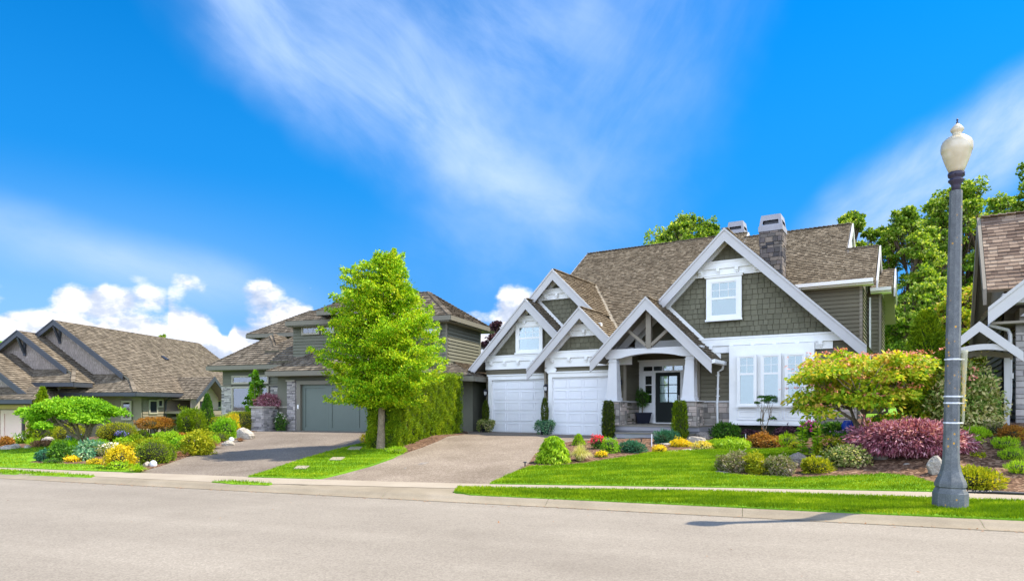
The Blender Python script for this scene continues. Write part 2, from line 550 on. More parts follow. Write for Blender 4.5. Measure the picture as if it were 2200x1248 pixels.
    # hairline cracks and a few darker worn patches
    cr = T.add('ShaderNodeTexVoronoi', {'Vector': T.add('ShaderNodeVectorMath', {0: co, 1: T.add('ShaderNodeVectorMath', {0: T.add('ShaderNodeTexNoise', {'Vector': co, 'Scale': 1.3}).outputs[1], 1: (1.2, 1.2, 0)}, operation='MULTIPLY').outputs[0]}, operation='ADD').outputs[0], 'Scale': 0.16}, feature='DISTANCE_TO_EDGE').outputs['Distance']
    crk = T.math('MULTIPLY', T.smooth(cr, 0.0022, 0.0008), T.smooth(T.noise(co, 0.5, 2, 0.5), 0.5, 0.62))
    wear = T.math('MULTIPLY', T.smooth(T.noise(co, 0.22, 4, 0.65), 0.46, 0.66), 0.30)
    c = T.mix(T.math('MULTIPLY', crk, 0.35), c, (0.10, 0.085, 0.07))
    c = T.mix(wear, c, (0.16, 0.135, 0.105))
    finish(T, c, 0.85, b, 0.35, 0.006, 0.25)
    mat_ground('concrete', [(0.3, (0.277, 0.231, 0.172)), (0.5, (0.328, 0.277, 0.210)), (0.7, (0.378, 0.328, 0.256))], 0.8, 50, 0.85, 0.2, 0.004, False, 0.55)
    mat_ground('kerb_concrete', [(0.3, (0.194, 0.158, 0.110)), (0.5, (0.255, 0.213, 0.150)), (0.7, (0.326, 0.277, 0.207))], 1.2, 50, 0.85, 0.25, 0.004, False, 0.6)
    mat_ground('aggregate', [(0.28, (0.109, 0.082, 0.057)), (0.48, (0.206, 0.164, 0.122)), (0.6, (0.252, 0.204, 0.155)), (0.76, (0.395, 0.336, 0.269))], 0.6, 70, 0.85, 0.4, 0.008, True, 0.45)
    mat_ground('aggregate_grey', [(0.28, (0.101, 0.077, 0.057)), (0.48, (0.181, 0.149, 0.115)), (0.6, (0.218, 0.181, 0.143)), (0.76, (0.336, 0.290, 0.235))], 0.6, 70, 0.85, 0.4, 0.008, True, 0.45)
    mat_ground('mulch', [(0.3, (0.055, 0.028, 0.015)), (0.5, (0.13, 0.07, 0.04)), (0.62, (0.21, 0.125, 0.075)), (0.8, (0.36, 0.24, 0.16))], 1.5, 28, 0.95, 1.0, 0.04, True, 0.3)
    mat_ground('turf', [(0.3, (0.075, 0.19, 0.008)), (0.5, (0.14, 0.30, 0.010)), (0.7, (0.22, 0.38, 0.016))], 0.9, 22, 0.9, 0.6, 0.03, False, 0.6)
    m, T = newmat('grass_blade')
    g = T.add('ShaderNodeNewGeometry')
    co = T.add('ShaderNodeTexCoord').outputs['Object']
    n = T.noise(T.add('ShaderNodeVectorMath', {0: co, 1: (0.7, 2.2, 1)}, operation='MULTIPLY').outputs[0], 1.1, 6, 0.7)
    f = T.math('ADD', T.math('MULTIPLY', g.outputs['Random Per Island'], 0.42), T.math('MULTIPLY', T.smooth(n, 0.40, 0.62), 0.58))
    c = T.ramp(f, [(0.0, (0.08, 0.17, 0.003)), (0.5, (0.19, 0.31, 0.004)), (0.85, (0.32, 0.42, 0.008)), (1.0, (0.52, 0.55, 0.04))])
    b = T.add('ShaderNodeBsdfPrincipled', {'Base Color': c, 'Roughness': 0.7, 'Specular IOR Level': 0.1})
    tr = T.add('ShaderNodeBsdfTranslucent', {'Color': c})
    T.add('ShaderNodeOutputMaterial', {0: T.add('ShaderNodeMixShader', {0: 0.3, 1: b.outputs[0], 2: tr.outputs[0]}).outputs[0]})
    mat_ground('rock', [(0.3, (0.18, 0.165, 0.14)), (0.5, (0.38, 0.34, 0.28)), (0.7, (0.60, 0.55, 0.46))], 4, 22, 0.9, 0.9, 0.03, False, 0.6)
    mat_ground('rock_dark', [(0.3, (0.12, 0.11, 0.10)), (0.5, (0.24, 0.21, 0.18)), (0.7, (0.40, 0.35, 0.29))], 4, 22, 0.9, 0.9, 0.03, False, 0.6)
    mat_ground('bark', [(0.3, (0.10, 0.075, 0.05)), (0.5, (0.22, 0.17, 0.11)), (0.7, (0.40, 0.32, 0.21))], 6, 30, 0.9, 0.9, 0.02, False, 0.5)
    mat_ground('bark_dark', [(0.3, (0.05, 0.035, 0.025)), (0.5, (0.11, 0.075, 0.05)), (0.7, (0.20, 0.14, 0.09))], 6, 30, 0.9, 0.9, 0.02, False, 0.5)
    mat_paint('inner_shade', (0.030, 0.034, 0.014), 0.95, 0.3, 8)  # near-black: shade inside plants and under the bay put into the colour
    # foliage families
    L = mat_leaf
    L('leaf_fresh', [(0.06, 0.20, 0.004), (0.15, 0.35, 0.006), (0.30, 0.50, 0.008), (0.50, 0.60, 0.015), (0.62, 0.58, 0.03)], 0.24, nvar=0.35, nscale=1.6)
    L('leaf_maple_green', [(0.07, 0.22, 0.006), (0.15, 0.36, 0.01), (0.26, 0.50, 0.02), (0.42, 0.60, 0.04)], 0.40)
    L('leaf_dogwood', [(0.06, 0.18, 0.010), (0.20, 0.36, 0.012), (0.38, 0.50, 0.02), (0.62, 0.58, 0.04), (0.74, 0.40, 0.14)], 0.35, nvar=0.3)
    L('leaf_mid', [(0.020, 0.075, 0.010), (0.045, 0.14, 0.014), (0.10, 0.24, 0.02), (0.18, 0.34, 0.03)], 0.30)
    L('leaf_dark', [(0.008, 0.035, 0.012), (0.018, 0.065, 0.018), (0.035, 0.10, 0.022), (0.07, 0.16, 0.03)], 0.20)
    L('leaf_teal', [(0.012, 0.07, 0.035), (0.03, 0.13, 0.065), (0.06, 0.20, 0.10), (0.12, 0.28, 0.15)], 0.15)
    L('leaf_lime', [(0.10, 0.24, 0.008), (0.22, 0.42, 0.010), (0.38, 0.58, 0.02), (0.55, 0.68, 0.05)], 0.35)
    L('leaf_yellowgreen', [(0.10, 0.17, 0.008), (0.24, 0.30, 0.010), (0.42, 0.42, 0.015), (0.60, 0.54, 0.03)], 0.30)
    L('leaf_gold', [(0.22, 0.24, 0.01), (0.52, 0.44, 0.012), (0.74, 0.56, 0.015), (0.84, 0.60, 0.03)], 0.30)
    L('leaf_box', [(0.06, 0.12, 0.006), (0.14, 0.24, 0.008), (0.26, 0.36, 0.010), (0.40, 0.46, 0.02)], 0.2)
    L('leaf_rust', [(0.12, 0.10, 0.015), (0.30, 0.13, 0.02), (0.46, 0.20, 0.04), (0.44, 0.34, 0.04)], 0.3)
    L('leaf_brown', [(0.12, 0.055, 0.025), (0.25, 0.12, 0.055), (0.38, 0.21, 0.11), (0.50, 0.32, 0.18)], 0.2)
    L('leaf_heath', [(0.055, 0.075, 0.02), (0.14, 0.17, 0.035), (0.24, 0.26, 0.07), (0.36, 0.27, 0.20), (0.48, 0.40, 0.33)], 0.2)
    L('leaf_redmaple', [(0.10, 0.02, 0.04), (0.30, 0.08, 0.115), (0.50, 0.21, 0.26), (0.80, 0.52, 0.55)], 0.25, nvar=0.2)
    L('leaf_varieg', [(0.06, 0.14, 0.02), (0.20, 0.30, 0.05), (0.55, 0.50, 0.20), (0.75, 0.62, 0.38)], 0.3)
    L('leaf_straw', [(0.18, 0.26, 0.03), (0.45, 0.46, 0.10), (0.70, 0.64, 0.26), (0.80, 0.74, 0.42)], 0.3)
    L('leaf_hedge', [(0.05, 0.12, 0.004), (0.13, 0.23, 0.006), (0.24, 0.35, 0.008), (0.42, 0.50, 0.015)], 0.25, nvar=0.35, nscale=1.5)
    L('leaf_yew', [(0.022, 0.045, 0.004), (0.05, 0.085, 0.006), (0.10, 0.14, 0.008), (0.20, 0.24, 0.015)], 0.2)
    L('leaf_purple', [(0.03, 0.012, 0.018), (0.09, 0.04, 0.055), (0.20, 0.10, 0.12)], 0.2)
    L('leaf_alder', [(0.03, 0.09, 0.008), (0.11, 0.22, 0.014), (0.28, 0.40, 0.03), (0.65, 0.68, 0.20)], 0.45, nvar=0.3, nscale=0.5)
    L('leaf_hosta', [(0.03, 0.12, 0.06), (0.08, 0.24, 0.12), (0.22, 0.42, 0.20), (0.60, 0.70, 0.42)], 0.25)
    L('petal_red', [(0.70, 0.02, 0.06), (0.85, 0.06, 0.12), (0.90, 0.20, 0.06)], 0.2)
    L('petal_magenta', [(0.45, 0.005, 0.22), (0.65, 0.02, 0.36), (0.80, 0.12, 0.50)], 0.2)
    L('petal_lilac', [(0.42, 0.20, 0.62), (0.68, 0.34, 0.72), (0.80, 0.55, 0.78)], 0.2)
    L('petal_yellow', [(0.80, 0.50, 0.006), (0.90, 0.66, 0.01), (0.92, 0.78, 0.08)], 0.2)
    L('petal_white', [(0.70, 0.66, 0.55), (0.85, 0.82, 0.74), (0.85, 0.62, 0.55)], 0.2)
    L('petal_violet', [(0.16, 0.14, 0.55), (0.30, 0.26, 0.70)], 0.2)
    L('petal_coral', [(0.75, 0.22, 0.14), (0.82, 0.36, 0.28), (0.70, 0.16, 0.12)], 0.2)
    mat_paint('blue_glaze', (0.02, 0.06, 0.45), 0.15, 0.05)
    mat_paint('white_glaze', (0.70, 0.72, 0.74), 0.3, 0.05)
    mat_paint('black_pot', (0.008, 0.011, 0.025), 0.4, 0.1)
    mat_paint('white_lantern', (0.80, 0.80, 0.78), 0.4, 0.03)


make_materials()
M = MATS

# ------------------------------------------------------------------ terrain
CS, SN = math.cos(R(19.3)), math.sin(R(19.3))


def st_(X, Y):
    """along the street, away from it"""
    return X * CS - Y * SN, X * SN + Y * CS


def from_st(s, t):
    return s * CS + t * SN, -s * SN + t * CS


def sm(x):
    x = min(1.0, max(0.0, x))
    return x * x * (3 - 2 * x)


def terrain(X, Y):
    s, t = st_(X, Y)
    if t < 10.2: h = 0.0
    elif t < 10.47: h = 0.075 * sm((t - 10.2) / 0.27)
    elif t < 12.6: h = 0.075 + 0.035 * (t - 10.47) / 2.13
    elif t < 20.5: h = 0.11 + 0.47 * (t - 12.6) / 7.9
    else: h = 0.58 - 0.06 * sm((t - 20.5) / 3)
    h -= 1.25 * sm((-X - 12) / 18) * sm((t - 12.5) / 10)
    h += 0.82 * sm((s - 0.5) / 4) * sm((t - 13) / 4.5) * (1 - 0.4 * sm((t - 30) / 20))
    return h


def ray(px, py):
    """direction of a line of sight from the eye, by bearing"""
    return (px - 1100) / 1415, (873 - py) / 1415


def gp(px, py, zmax=70.0):
    """the point of the ground seen along a bearing"""
    a, b = ray(px, py)
    Y, step = 5.0, 0.1
    while Y < zmax:
        if 1.6 + b * Y <= terrain(a * Y, Y):
            lo, hi = Y - step, Y
            for _ in range(14):
                m = (lo + hi) / 2
                if 1.6 + b * m <= terrain(a * m, m): hi = m
                else: lo = m
            return a * hi, hi, terrain(a * hi, hi)
        Y += step
    return a * zmax, zmax, terrain(a * zmax, zmax)


def drape(name, poly, dz, mat, cell=0.4, kind='structure', parent=None, bumpy=0.0, skirt=0.0):
    """a sheet laid on the terrain inside a plan polygon"""
    xs = [p[0] for p in poly]; ys = [p[1] for p in poly]
    x0, y0 = min(xs), min(ys)
    idx = {}
    V, Fc = [], []

    def vid(x, y):
        k = (round(x, 4), round(y, 4))
        if k not in idx:
            idx[k] = len(V)
            V.append((x, y, terrain(x, y) + dz))
        return idx[k]
    i = 0
    nx = int((max(xs) - x0) / cell) + 1
    ny = int((max(ys) - y0) / cell) + 1
    for i in range(nx):
        col = clip_half(clip_half(poly, 1, 0, x0 + i * cell), -1, 0, -(x0 + (i + 1) * cell))
        if len(col) < 3: continue
        for j in range(ny):
            c = clip_half(clip_half(col, 0, 1, y0 + j * cell), 0, -1, -(y0 + (j + 1) * cell))
            if len(c) < 3: continue
            f = []
            for p in c:
                k = vid(*p)
                if not f or f[-1] != k: f.append(k)
            if len(f) > 2 and f[0] == f[-1]: f.pop()
            if len(set(f)) >= 3 and len(set(f)) == len(f): Fc.append(f)
    if skirt:
        n = len(poly)
        for k in range(n):
            p, q = poly[k], poly[(k + 1) % n]
            m = max(1, int(math.hypot(q[0] - p[0], q[1] - p[1]) / cell))
            for j in range(m):
                a = (p[0] + (q[0] - p[0]) * j / m, p[1] + (q[1] - p[1]) * j / m)
                b = (p[0] + (q[0] - p[0]) * (j + 1) / m, p[1] + (q[1] - p[1]) * (j + 1) / m)
                z = len(V)
                za, zb = terrain(*a) + dz, terrain(*b) + dz
                V.extend([(a[0], a[1], za), (b[0], b[1], zb), (b[0], b[1], zb - skirt), (a[0], a[1], za - skirt)])
                Fc.append([z, z + 1, z + 2, z + 3])
    me = bpy.data.meshes.new(name)
    me.from_pydata(V, [], Fc)
    me.update()
    # faces must look up
    nz = np.zeros(len(me.polygons) * 3)
    me.polygons.foreach_get('normal', nz)
    if nz.reshape(-1, 3)[:, 2].sum() < 0:
        me.flip_normals()
    me.polygons.foreach_set('use_smooth', [True] * len(me.polygons))
    me.materials.append(mat)
    o = bpy.data.objects.new(name, me)
    COL.objects.link(o)
    if kind: o['kind'] = kind
    return o


def bez(pts, n=6, closed=True):
    """rounds a drawn outline (Catmull-Rom)"""
    out = []
    k = len(pts)
    for i in range(k):
        p0, p1, p2, p3 = pts[(i - 1) % k], pts[i], pts[(i + 1) % k], pts[(i + 2) % k]
        for j in range(n):
            t = j / n
            out.append(tuple(0.5 * (2 * p1[c] + (p2[c] - p0[c]) * t + (2 * p0[c] - 5 * p1[c] + 4 * p2[c] - p3[c]) * t * t + (3 * p1[c] - p0[c] - 3 * p2[c] + p3[c]) * t ** 3) for c in (0, 1)))
    return out


def gpoly(pix):
    return [gp(*p)[:2] for p in pix]


def setting():
    # terrain sheet to the horizon
    ss = sorted(set([-1500, -600, -300, -150, -100, -75] + [x * 0.75 for x in range(-80, 41)] + [40, 60, 100, 200, 600, 1500]))
    tt = sorted(set([10.2, 10.3, 10.38, 10.47] + [10.47 + 0.355 * i for i in range(1, 7)] + [12.6 + 0.6 * i for i in range(0, 60)] + [52, 60, 75, 100, 150, 300, 700, 1800]))
    V = []
    for t in tt:
        for s in ss:
            x, y = from_st(s, t)
            V.append((x, y, terrain(x, y) - 0.012))
    n = len(ss)
    Fc = [(j * n + i, j * n + i + 1, (j + 1) * n + i + 1, (j + 1) * n + i) for j in range(len(tt) - 1) for i in range(n - 1)]
    me = bpy.data.meshes.new('ground')
    me.from_pydata(V, [], Fc)
    me.materials.append(M['turf'])
    o = bpy.data.objects.new('ground', me); COL.objects.link(o); o['kind'] = 'structure'
    # road
    mb = MB()
    g = [-1500, -200, -60, -30, -15, -8, -4, 0, 4, 8, 15, 30, 60, 200, 1500]
    for a, b in zip(g, g[1:]):
        P = [from_st(a, -1500), from_st(b, -1500), from_st(b, 10.24), from_st(a, 10.24)]
        mb.face([(p[0], p[1], 0.0) for p in P])
    o = mb.build('road', M['asphalt']); o['kind'] = 'structure'
    # rolled kerb with its gutter pan
    mb = MB()
    prof = [(10.06, 0.006), (10.20, 0.010), (10.26, 0.030), (10.33, 0.068), (10.40, 0.084), (10.50, 0.086), (10.50, 0.0)]
    sgs = [x * 3.0 for x in range(-35, 15)]
    for a, b in zip(sgs, sgs[1:]):
        b -= 0.006
        for (t0, z0), (t1, z1) in zip(prof, prof[1:]):
            P = [(*from_st(a, t0), z0), (*from_st(b, t0), z0), (*from_st(b, t1), z1), (*from_st(a, t1), z1)]
            mb.face(P)
    o = mb.build('kerb', M['kerb_concrete']); o['kind'] = 'structure'
    # driveways, then aprons, pavement
    d1 = gpoly([(660, 1034), (700, 1027), (745, 1016), (800, 1001), (845, 985), (872, 970), (905, 955), (940, 944), (975, 936), (1000, 931), (1000, 922), (1030, 918), (1180, 922), (1330, 926), (1345, 944), (1260, 947), (1200, 952), (1165, 968), (1135, 1000), (1100, 1020), (1050, 1042), (985, 1052), (700, 1042)])
    drape('driveway', d1, 0.004, M['aggregate'])
    d2 = gpoly([(292, 1018), (330, 1005), (390, 983), (440, 964), (480, 950), (530, 932), (560, 922), (600, 920), (640, 921), (830, 922), (845, 933), (800, 942), (745, 962), (690, 978), (640, 992), (590, 1008), (533, 1027), (400, 1024)])
    drape('driveway', d2, 0.004, M['aggregate_grey'])
    ap = gpoly([(204, 1023), (300, 1017), (533, 1027), (673, 1031), (1058, 1040), (1062, 1052), (985, 1052), (972, 1058), (1000, 1067), (900, 1066), (600, 1052), (455, 1043), (330, 1035), (190, 1028)])
    drape('driveway_apron', ap, 0.008, M['kerb_concrete'])
    top = [(-700, 985), (-300, 993), (0, 1005), (196, 1013), (291, 1016), (533, 1025), (673, 1030), (800, 1034), (1055, 1041), (1120, 1042), (1560, 1049), (2010, 1058), (2200, 1065), (2500, 1078)]
    bot = [(2500, 1097), (2200, 1081), (1560, 1060), (1120, 1053), (985, 1050), (585, 1040), (455, 1036), (204, 1024), (0, 1011), (-300, 999), (-700, 991)]
    drape('pavement', gpoly(top + bot), 0.014, M['concrete'])
    # mulch beds
    beds = [[(1058, 1041), (1100, 1018), (1135, 998), (1150, 975), (1180, 957), (1240, 947), (1340, 944), (1420, 938), (1480, 920), (1560, 915), (1760, 905), (1900, 895), (2060, 895), (2230, 900), (2300, 905), (2500, 960), (2500, 1075), (2300, 1068), (2200, 1063), (2060, 1058), (1900, 1048), (1600, 1046), (1200, 1042)],
            [(52, 995), (100, 985), (200, 968), (300, 955), (400, 940), (460, 925), (540, 919), (560, 924), (480, 950), (400, 982), (296, 1014), (216, 1012), (208, 1001), (150, 1001), (90, 999)],
            [(-60, 972), (0, 966), (60, 964), (150, 958), (240, 953), (260, 940), (60, 934), (-60, 936)],
            [(770, 960), (800, 940), (826, 938), (905, 940), (1000, 924), (1006, 931), (940, 948), (905, 962), (868, 974), (840, 978), (800, 976), (782, 970)]]
    for b in beds:
        drape('mulch_bed', gpoly(b), 0.02, M['mulch'], 0.3, skirt=0.03)
    lawns = [[(1052, 1041), (1090, 1023), (1138, 1004), (1200, 1002), (1257, 998), (1328, 986), (1398, 974), (1433, 971), (1503, 969), (1574, 966), (1640, 967), (1680, 964), (1705, 962), (1716, 975), (1692, 992), (1600, 999), (1545, 1010), (1537, 1018), (1600, 1024), (1700, 1029), (1780, 1026), (1900, 1021), (1960, 1026), (2006, 1040), (2012, 1058), (1560, 1049), (1120, 1042)],
             [(985, 1050), (1120, 1053), (1560, 1060), (2200, 1081), (2500, 1097), (2560, 1142), (2200, 1120), (1820, 1104), (1560, 1091), (1120, 1071), (1010, 1066), (975, 1058)],
             [(533, 1026), (590, 1008), (640, 991), (700, 973), (745, 961), (790, 952), (840, 960), (868, 974), (845, 984), (800, 1000), (745, 1015), (700, 1026), (673, 1030)],
             [(-700, 991), (-300, 999), (0, 1011), (204, 1024), (196, 1029), (0, 1021), (-300, 1007), (-700, 997)],
             [(455, 1037), (500, 1036), (585, 1041), (578, 1045), (500, 1043)],
             [(-700, 985), (-300, 993), (0, 1005), (196, 1013), (291, 1016), (260, 1008), (210, 1000), (90, 998), (52, 994), (60, 985), (120, 975), (130, 957), (60, 963), (0, 966), (-300, 960), (-700, 950)]]
    polys = []
    for k, b in enumerate(lawns):
        P = gpoly(b)
        drape('lawn' if k in (0, 3, 5) else 'grass_verge', P, 0.034, M['turf'], 0.3, skirt=0.05)
        polys.append(P)
    return polys


def inpoly(x, y, P):
    ins = np.zeros(len(x), bool)
    n = len(P)
    for i in range(n):
        x0, y0 = P[i]; x1, y1 = P[(i + 1) % n]
        if y0 == y1: continue
        c = ((y0 > y) != (y1 > y)) & (x < (x1 - x0) * (y - y0) / (y1 - y0) + x0)
        ins ^= c
    return ins


# ------------------------------------------------------------------ leaves
def unit(a):
    return a / np.maximum(1e-9, np.linalg.norm(a, axis=1, keepdims=True))


def leaf_arrays(C, D, S, L, W, bend=0.12):
    """diamond leaves: base C, direction D, side S, length L, width W"""
    L = L[:, None]; W = W[:, None]
    N = np.cross(D, S)
    v = np.empty((len(C), 4, 3))
    v[:, 0] = C
    v[:, 1] = C + D * L * 0.45 + S * W * 0.5 + N * L * bend
    v[:, 2] = C + D * L
    v[:, 3] = C + D * L * 0.45 - S * W * 0.5 + N * L * bend
    return v.reshape(-1, 3)


def quad_mesh(name, V, mat, extra=None):
    n = len(V) // 4
    me = bpy.data.meshes.new(name)
    nv, nf = n * 4, n
    ev, ef = (extra.v, extra.f) if extra else ([], [])
    V = V.reshape(-1, 3)
    tot = np.vstack([V, np.array(ev).reshape(-1, 3)]) if len(ev) else V
    loops = list(range(0))
    idx = np.arange(nv, dtype=np.int32)
    starts = np.arange(nf, dtype=np.int32) * 4
    totals = np.full(nf, 4, dtype=np.int32)
    if len(ef):
        el = np.array([i + nv for f in ef for i in f], dtype=np.int32)
        et = np.array([len(f) for f in ef], dtype=np.int32)
        es = nv + np.concatenate([[0], np.cumsum(et)[:-1]]).astype(np.int32)
        idx = np.concatenate([idx, el]); starts = np.concatenate([starts, es]); totals = np.concatenate([totals, et])
    me.vertices.add(len(tot)); me.vertices.foreach_set('co', tot.astype(np.float32).ravel())
    me.loops.add(len(idx)); me.loops.foreach_set('vertex_index', idx)
    me.polygons.add(len(starts)); me.polygons.foreach_set('loop_start', starts); me.polygons.foreach_set('loop_total', totals)
    me.update(calc_edges=True)
    me.materials.append(mat)
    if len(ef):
        me.materials.append(MATS['inner_shade'])
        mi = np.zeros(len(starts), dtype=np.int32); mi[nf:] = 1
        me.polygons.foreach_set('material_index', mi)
    o = bpy.data.objects.new(name, me)
    COL.objects.link(o)
    return o


def shell_points(n, rad, rng, lump=0.18, inner=0.55, flat=0.0, nl=26):
    """points in the outer shell of a lumpy ellipsoid (centre at origin), with outward directions"""
    d = unit(rng.normal(size=(n, 3)))
    lumps = unit(rng.normal(size=(nl, 3)))
    bump = np.zeros(n)
    for l in lumps:
        c = d @ l
        bump = np.maximum(bump, np.clip((c - 0.80) / 0.20, 0, 1) ** 0.6)
    r = (1 - lump) + lump * bump
    r = r * (inner + (1 - inner) * rng.random(n) ** 0.45)
    r *= 1 + 0.07 * rng.normal(size=n)
    if lump > 0.1:      # stray shoots that break the outline
        tips = unit(rng.normal(size=(18, 3)))
        for l in tips:
            c = d @ l
            r = np.where(c > 0.975, r * (1 + (c - 0.975) / 0.025 * rng.uniform(.15, .42)), r)
    return d * r[:, None] * np.array(rad), d


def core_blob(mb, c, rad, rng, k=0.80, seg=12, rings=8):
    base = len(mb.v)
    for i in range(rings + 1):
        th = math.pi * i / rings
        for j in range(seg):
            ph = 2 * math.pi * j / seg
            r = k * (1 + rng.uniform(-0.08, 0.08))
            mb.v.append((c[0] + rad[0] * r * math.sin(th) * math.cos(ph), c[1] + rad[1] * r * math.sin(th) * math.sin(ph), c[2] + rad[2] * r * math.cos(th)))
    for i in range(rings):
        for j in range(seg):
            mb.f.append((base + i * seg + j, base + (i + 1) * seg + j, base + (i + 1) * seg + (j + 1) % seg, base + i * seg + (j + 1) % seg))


KINDS = {
    # L leaf length, w width ratio, k leaves per square metre of shell, mode, material, core?
    'fine':     dict(L=0.060, w=0.36, k=1150, mode='out', lump=0.30),
    'mound':    dict(L=0.055, w=0.55, k=1000, mode='rand', lump=0.34),
    'broad':    dict(L=0.095, w=0.45, k=470, mode='rand', lump=0.38),
    'clipped':  dict(L=0.040, w=0.55, k=1900, mode='out', lump=0.07),
    'spiky':    dict(L=0.10, w=0.14, k=1000, mode='up', lump=0.34),
    'weep':     dict(L=0.10, w=0.30, k=900, mode='down', lump=0.30),
    'lace':     dict(L=0.085, w=0.28, k=800, mode='droop', lump=0.34),
    'loose':    dict(L=0.075, w=0.50, k=420, mode='rand', lump=0.5),
}


def leaf_dirs(d, mode, rng):
    n = len(d)
    r = unit(rng.normal(size=(n, 3)))
    up = np.array([0, 0, 1.0])
    if mode == 'out': D = d * 1.0 + r * 0.55 + up * 0.35
    elif mode == 'up': D = d * 0.45 + r * 0.3 + up * 1.0
    elif mode == 'down': D = d * 0.5 + r * 0.3 - up * 1.0
    elif mode == 'droop': D = d * 0.9 + r * 0.5 - up * 0.45
    else: D = d * 0.45 + r
    D = unit(D)
    S = unit(np.cross(D, unit(rng.normal(size=(n, 3)))))
    return D, S


def foliage(blobs, kind, seed, dens=1.0, lscale=1.0, core=True, floor=0.0):
    """leaf cards and a near-black core painting the inner shade for a set of ellipsoids [(c, r)] in local coordinates"""
    rng = np.random.default_rng(seed)
    rr = random.Random(seed)
    K = KINDS[kind]
    out = []
    cm = MB()
    for c, rad in blobs:
        a = (rad[0] * rad[1]) ** 0.5
        area = 4 * math.pi * ((a * a) ** 1.6 / 3 + 2 * (a * rad[2]) ** 1.6 / 3) ** (1 / 1.6)
        n = int(area * K['k'] * dens / (lscale ** 2)) + 30
        p, d = shell_points(n, rad, rng, K['lump'], 0.72)
        d = unit(d / np.array(rad))
        p = p + np.array(c)
        keep = p[:, 2] > floor
        p, d = p[keep], d[keep]
        D, S = leaf_dirs(d, K['mode'], rng)
        L = K['L'] * lscale * (0.65 + 0.7 * rng.random(len(p)))
        out.append(leaf_arrays(p, D, S, L, L * K['w'] * (0.8 + 0.4 * rng.random(len(p)))))
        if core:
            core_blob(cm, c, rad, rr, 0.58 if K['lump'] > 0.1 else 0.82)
    return np.vstack(out), (cm if core else None)


def petals(blobs, seed, n, size, top=True, cluster=6):
    rng = np.random.default_rng(seed + 5)
    pts = []
    for c, rad in blobs:
        d = unit(rng.normal(size=(max(1, n // len(blobs)), 3)))
        if top: d[:, 2] = np.abs(d[:, 2]) * 0.9 + 0.1
        d = unit(d)
        pts.append(np.array(c) + d * np.array(rad) * 1.0)
    p = np.vstack(pts)
    p = np.repeat(p, cluster, axis=0) + rng.normal(size=(len(p) * cluster, 3)) * size * 0.7
    D = unit(rng.normal(size=(len(p), 3)) + np.array([0, 0, 0.4]))
    S = unit(np.cross(D, unit(rng.normal(size=(len(p), 3)))))
    L = size * (0.7 + 0.6 * rng.random(len(p)))
    return leaf_arrays(p, D, S, L, L * 0.8)


def shrub(name, label, cat, px, py, wpx, hpx, kind, mat, seed, group=None, lobes=1, dens=1.0, lscale=1.0, flowers=None, depth=None, sink=0.1, stem=None, core=True, at=None):
    """a planted shrub: foliage, sometimes flowers and stems; size from its apparent width and height"""
    X, Y, Z = at if at else gp(px, py)
    w, h = wpx * Y / 1415, hpx * Y / 1415
    d = depth * w if depth else w * 0.8
    Y += d * 0.42
    Z = max(Z, terrain(X, Y)) if not at else Z
    rr = random.Random(seed)
    if lobes == 1 and kind != 'clipped' and w > 0.55: lobes = 3
    blobs = []
    if lobes == 1:
        blobs = [((0, 0, h * (0.5 - sink / 2)), (w / 2, d / 2, h * (0.5 + sink / 2)))]
    else:
        for i in range(lobes):
            f = (i + 0.5) / lobes - 0.5
            k = rr.uniform(0.42, 0.62)
            hh = h * rr.uniform(0.88, 1.08) * (1 - 0.4 * abs(f))
            blobs.append(((f * w * (0.52 if lobes >= 4 else 0.32), rr.uniform(-0.25, 0.25) * d, hh * 0.42), (w * k / 2 * (1.6 if lobes < 4 else 1.15), d * 0.42, hh * 0.58)))
    V, cm = foliage(blobs, kind, seed, dens, lscale, core)
    if flowers or stem:
        e = empty(name, (X, Y, Z), label, cat, 0, group)
        quad_mesh('foliage', V, M[mat], cm).parent = e
        if flowers:
            fm, n, size = flowers[:3]
            if n <= 30:
                for q in range(n):      # each bloom is a cluster of its own
                    quad_mesh('bloom', petals([blobs[q % len(blobs)]], seed + 31 * q, 1, size, cluster=14), M[fm]).parent = e
            else:
                quad_mesh('flowers', petals(blobs, seed, n, size), M[fm]).parent = e
        if stem:
            mb = MB()
            for i in range(stem):
                a = rr.uniform(0, 6.28)
                mb.tube([(0.04 * math.cos(a), 0.04 * math.sin(a), 0), (w * .12 * math.cos(a), w * .12 * math.sin(a), h * .3), (w * .28 * math.cos(a), w * .28 * math.sin(a), h * .62)], [0.022, 0.016, 0.009], 6)
            mb.build('stem', M['bark'], e, True)
        return e
    o = quad_mesh(name, V, M[mat], cm)
    o.location = (X, Y, Z)
    return tag(o, label, cat, group)


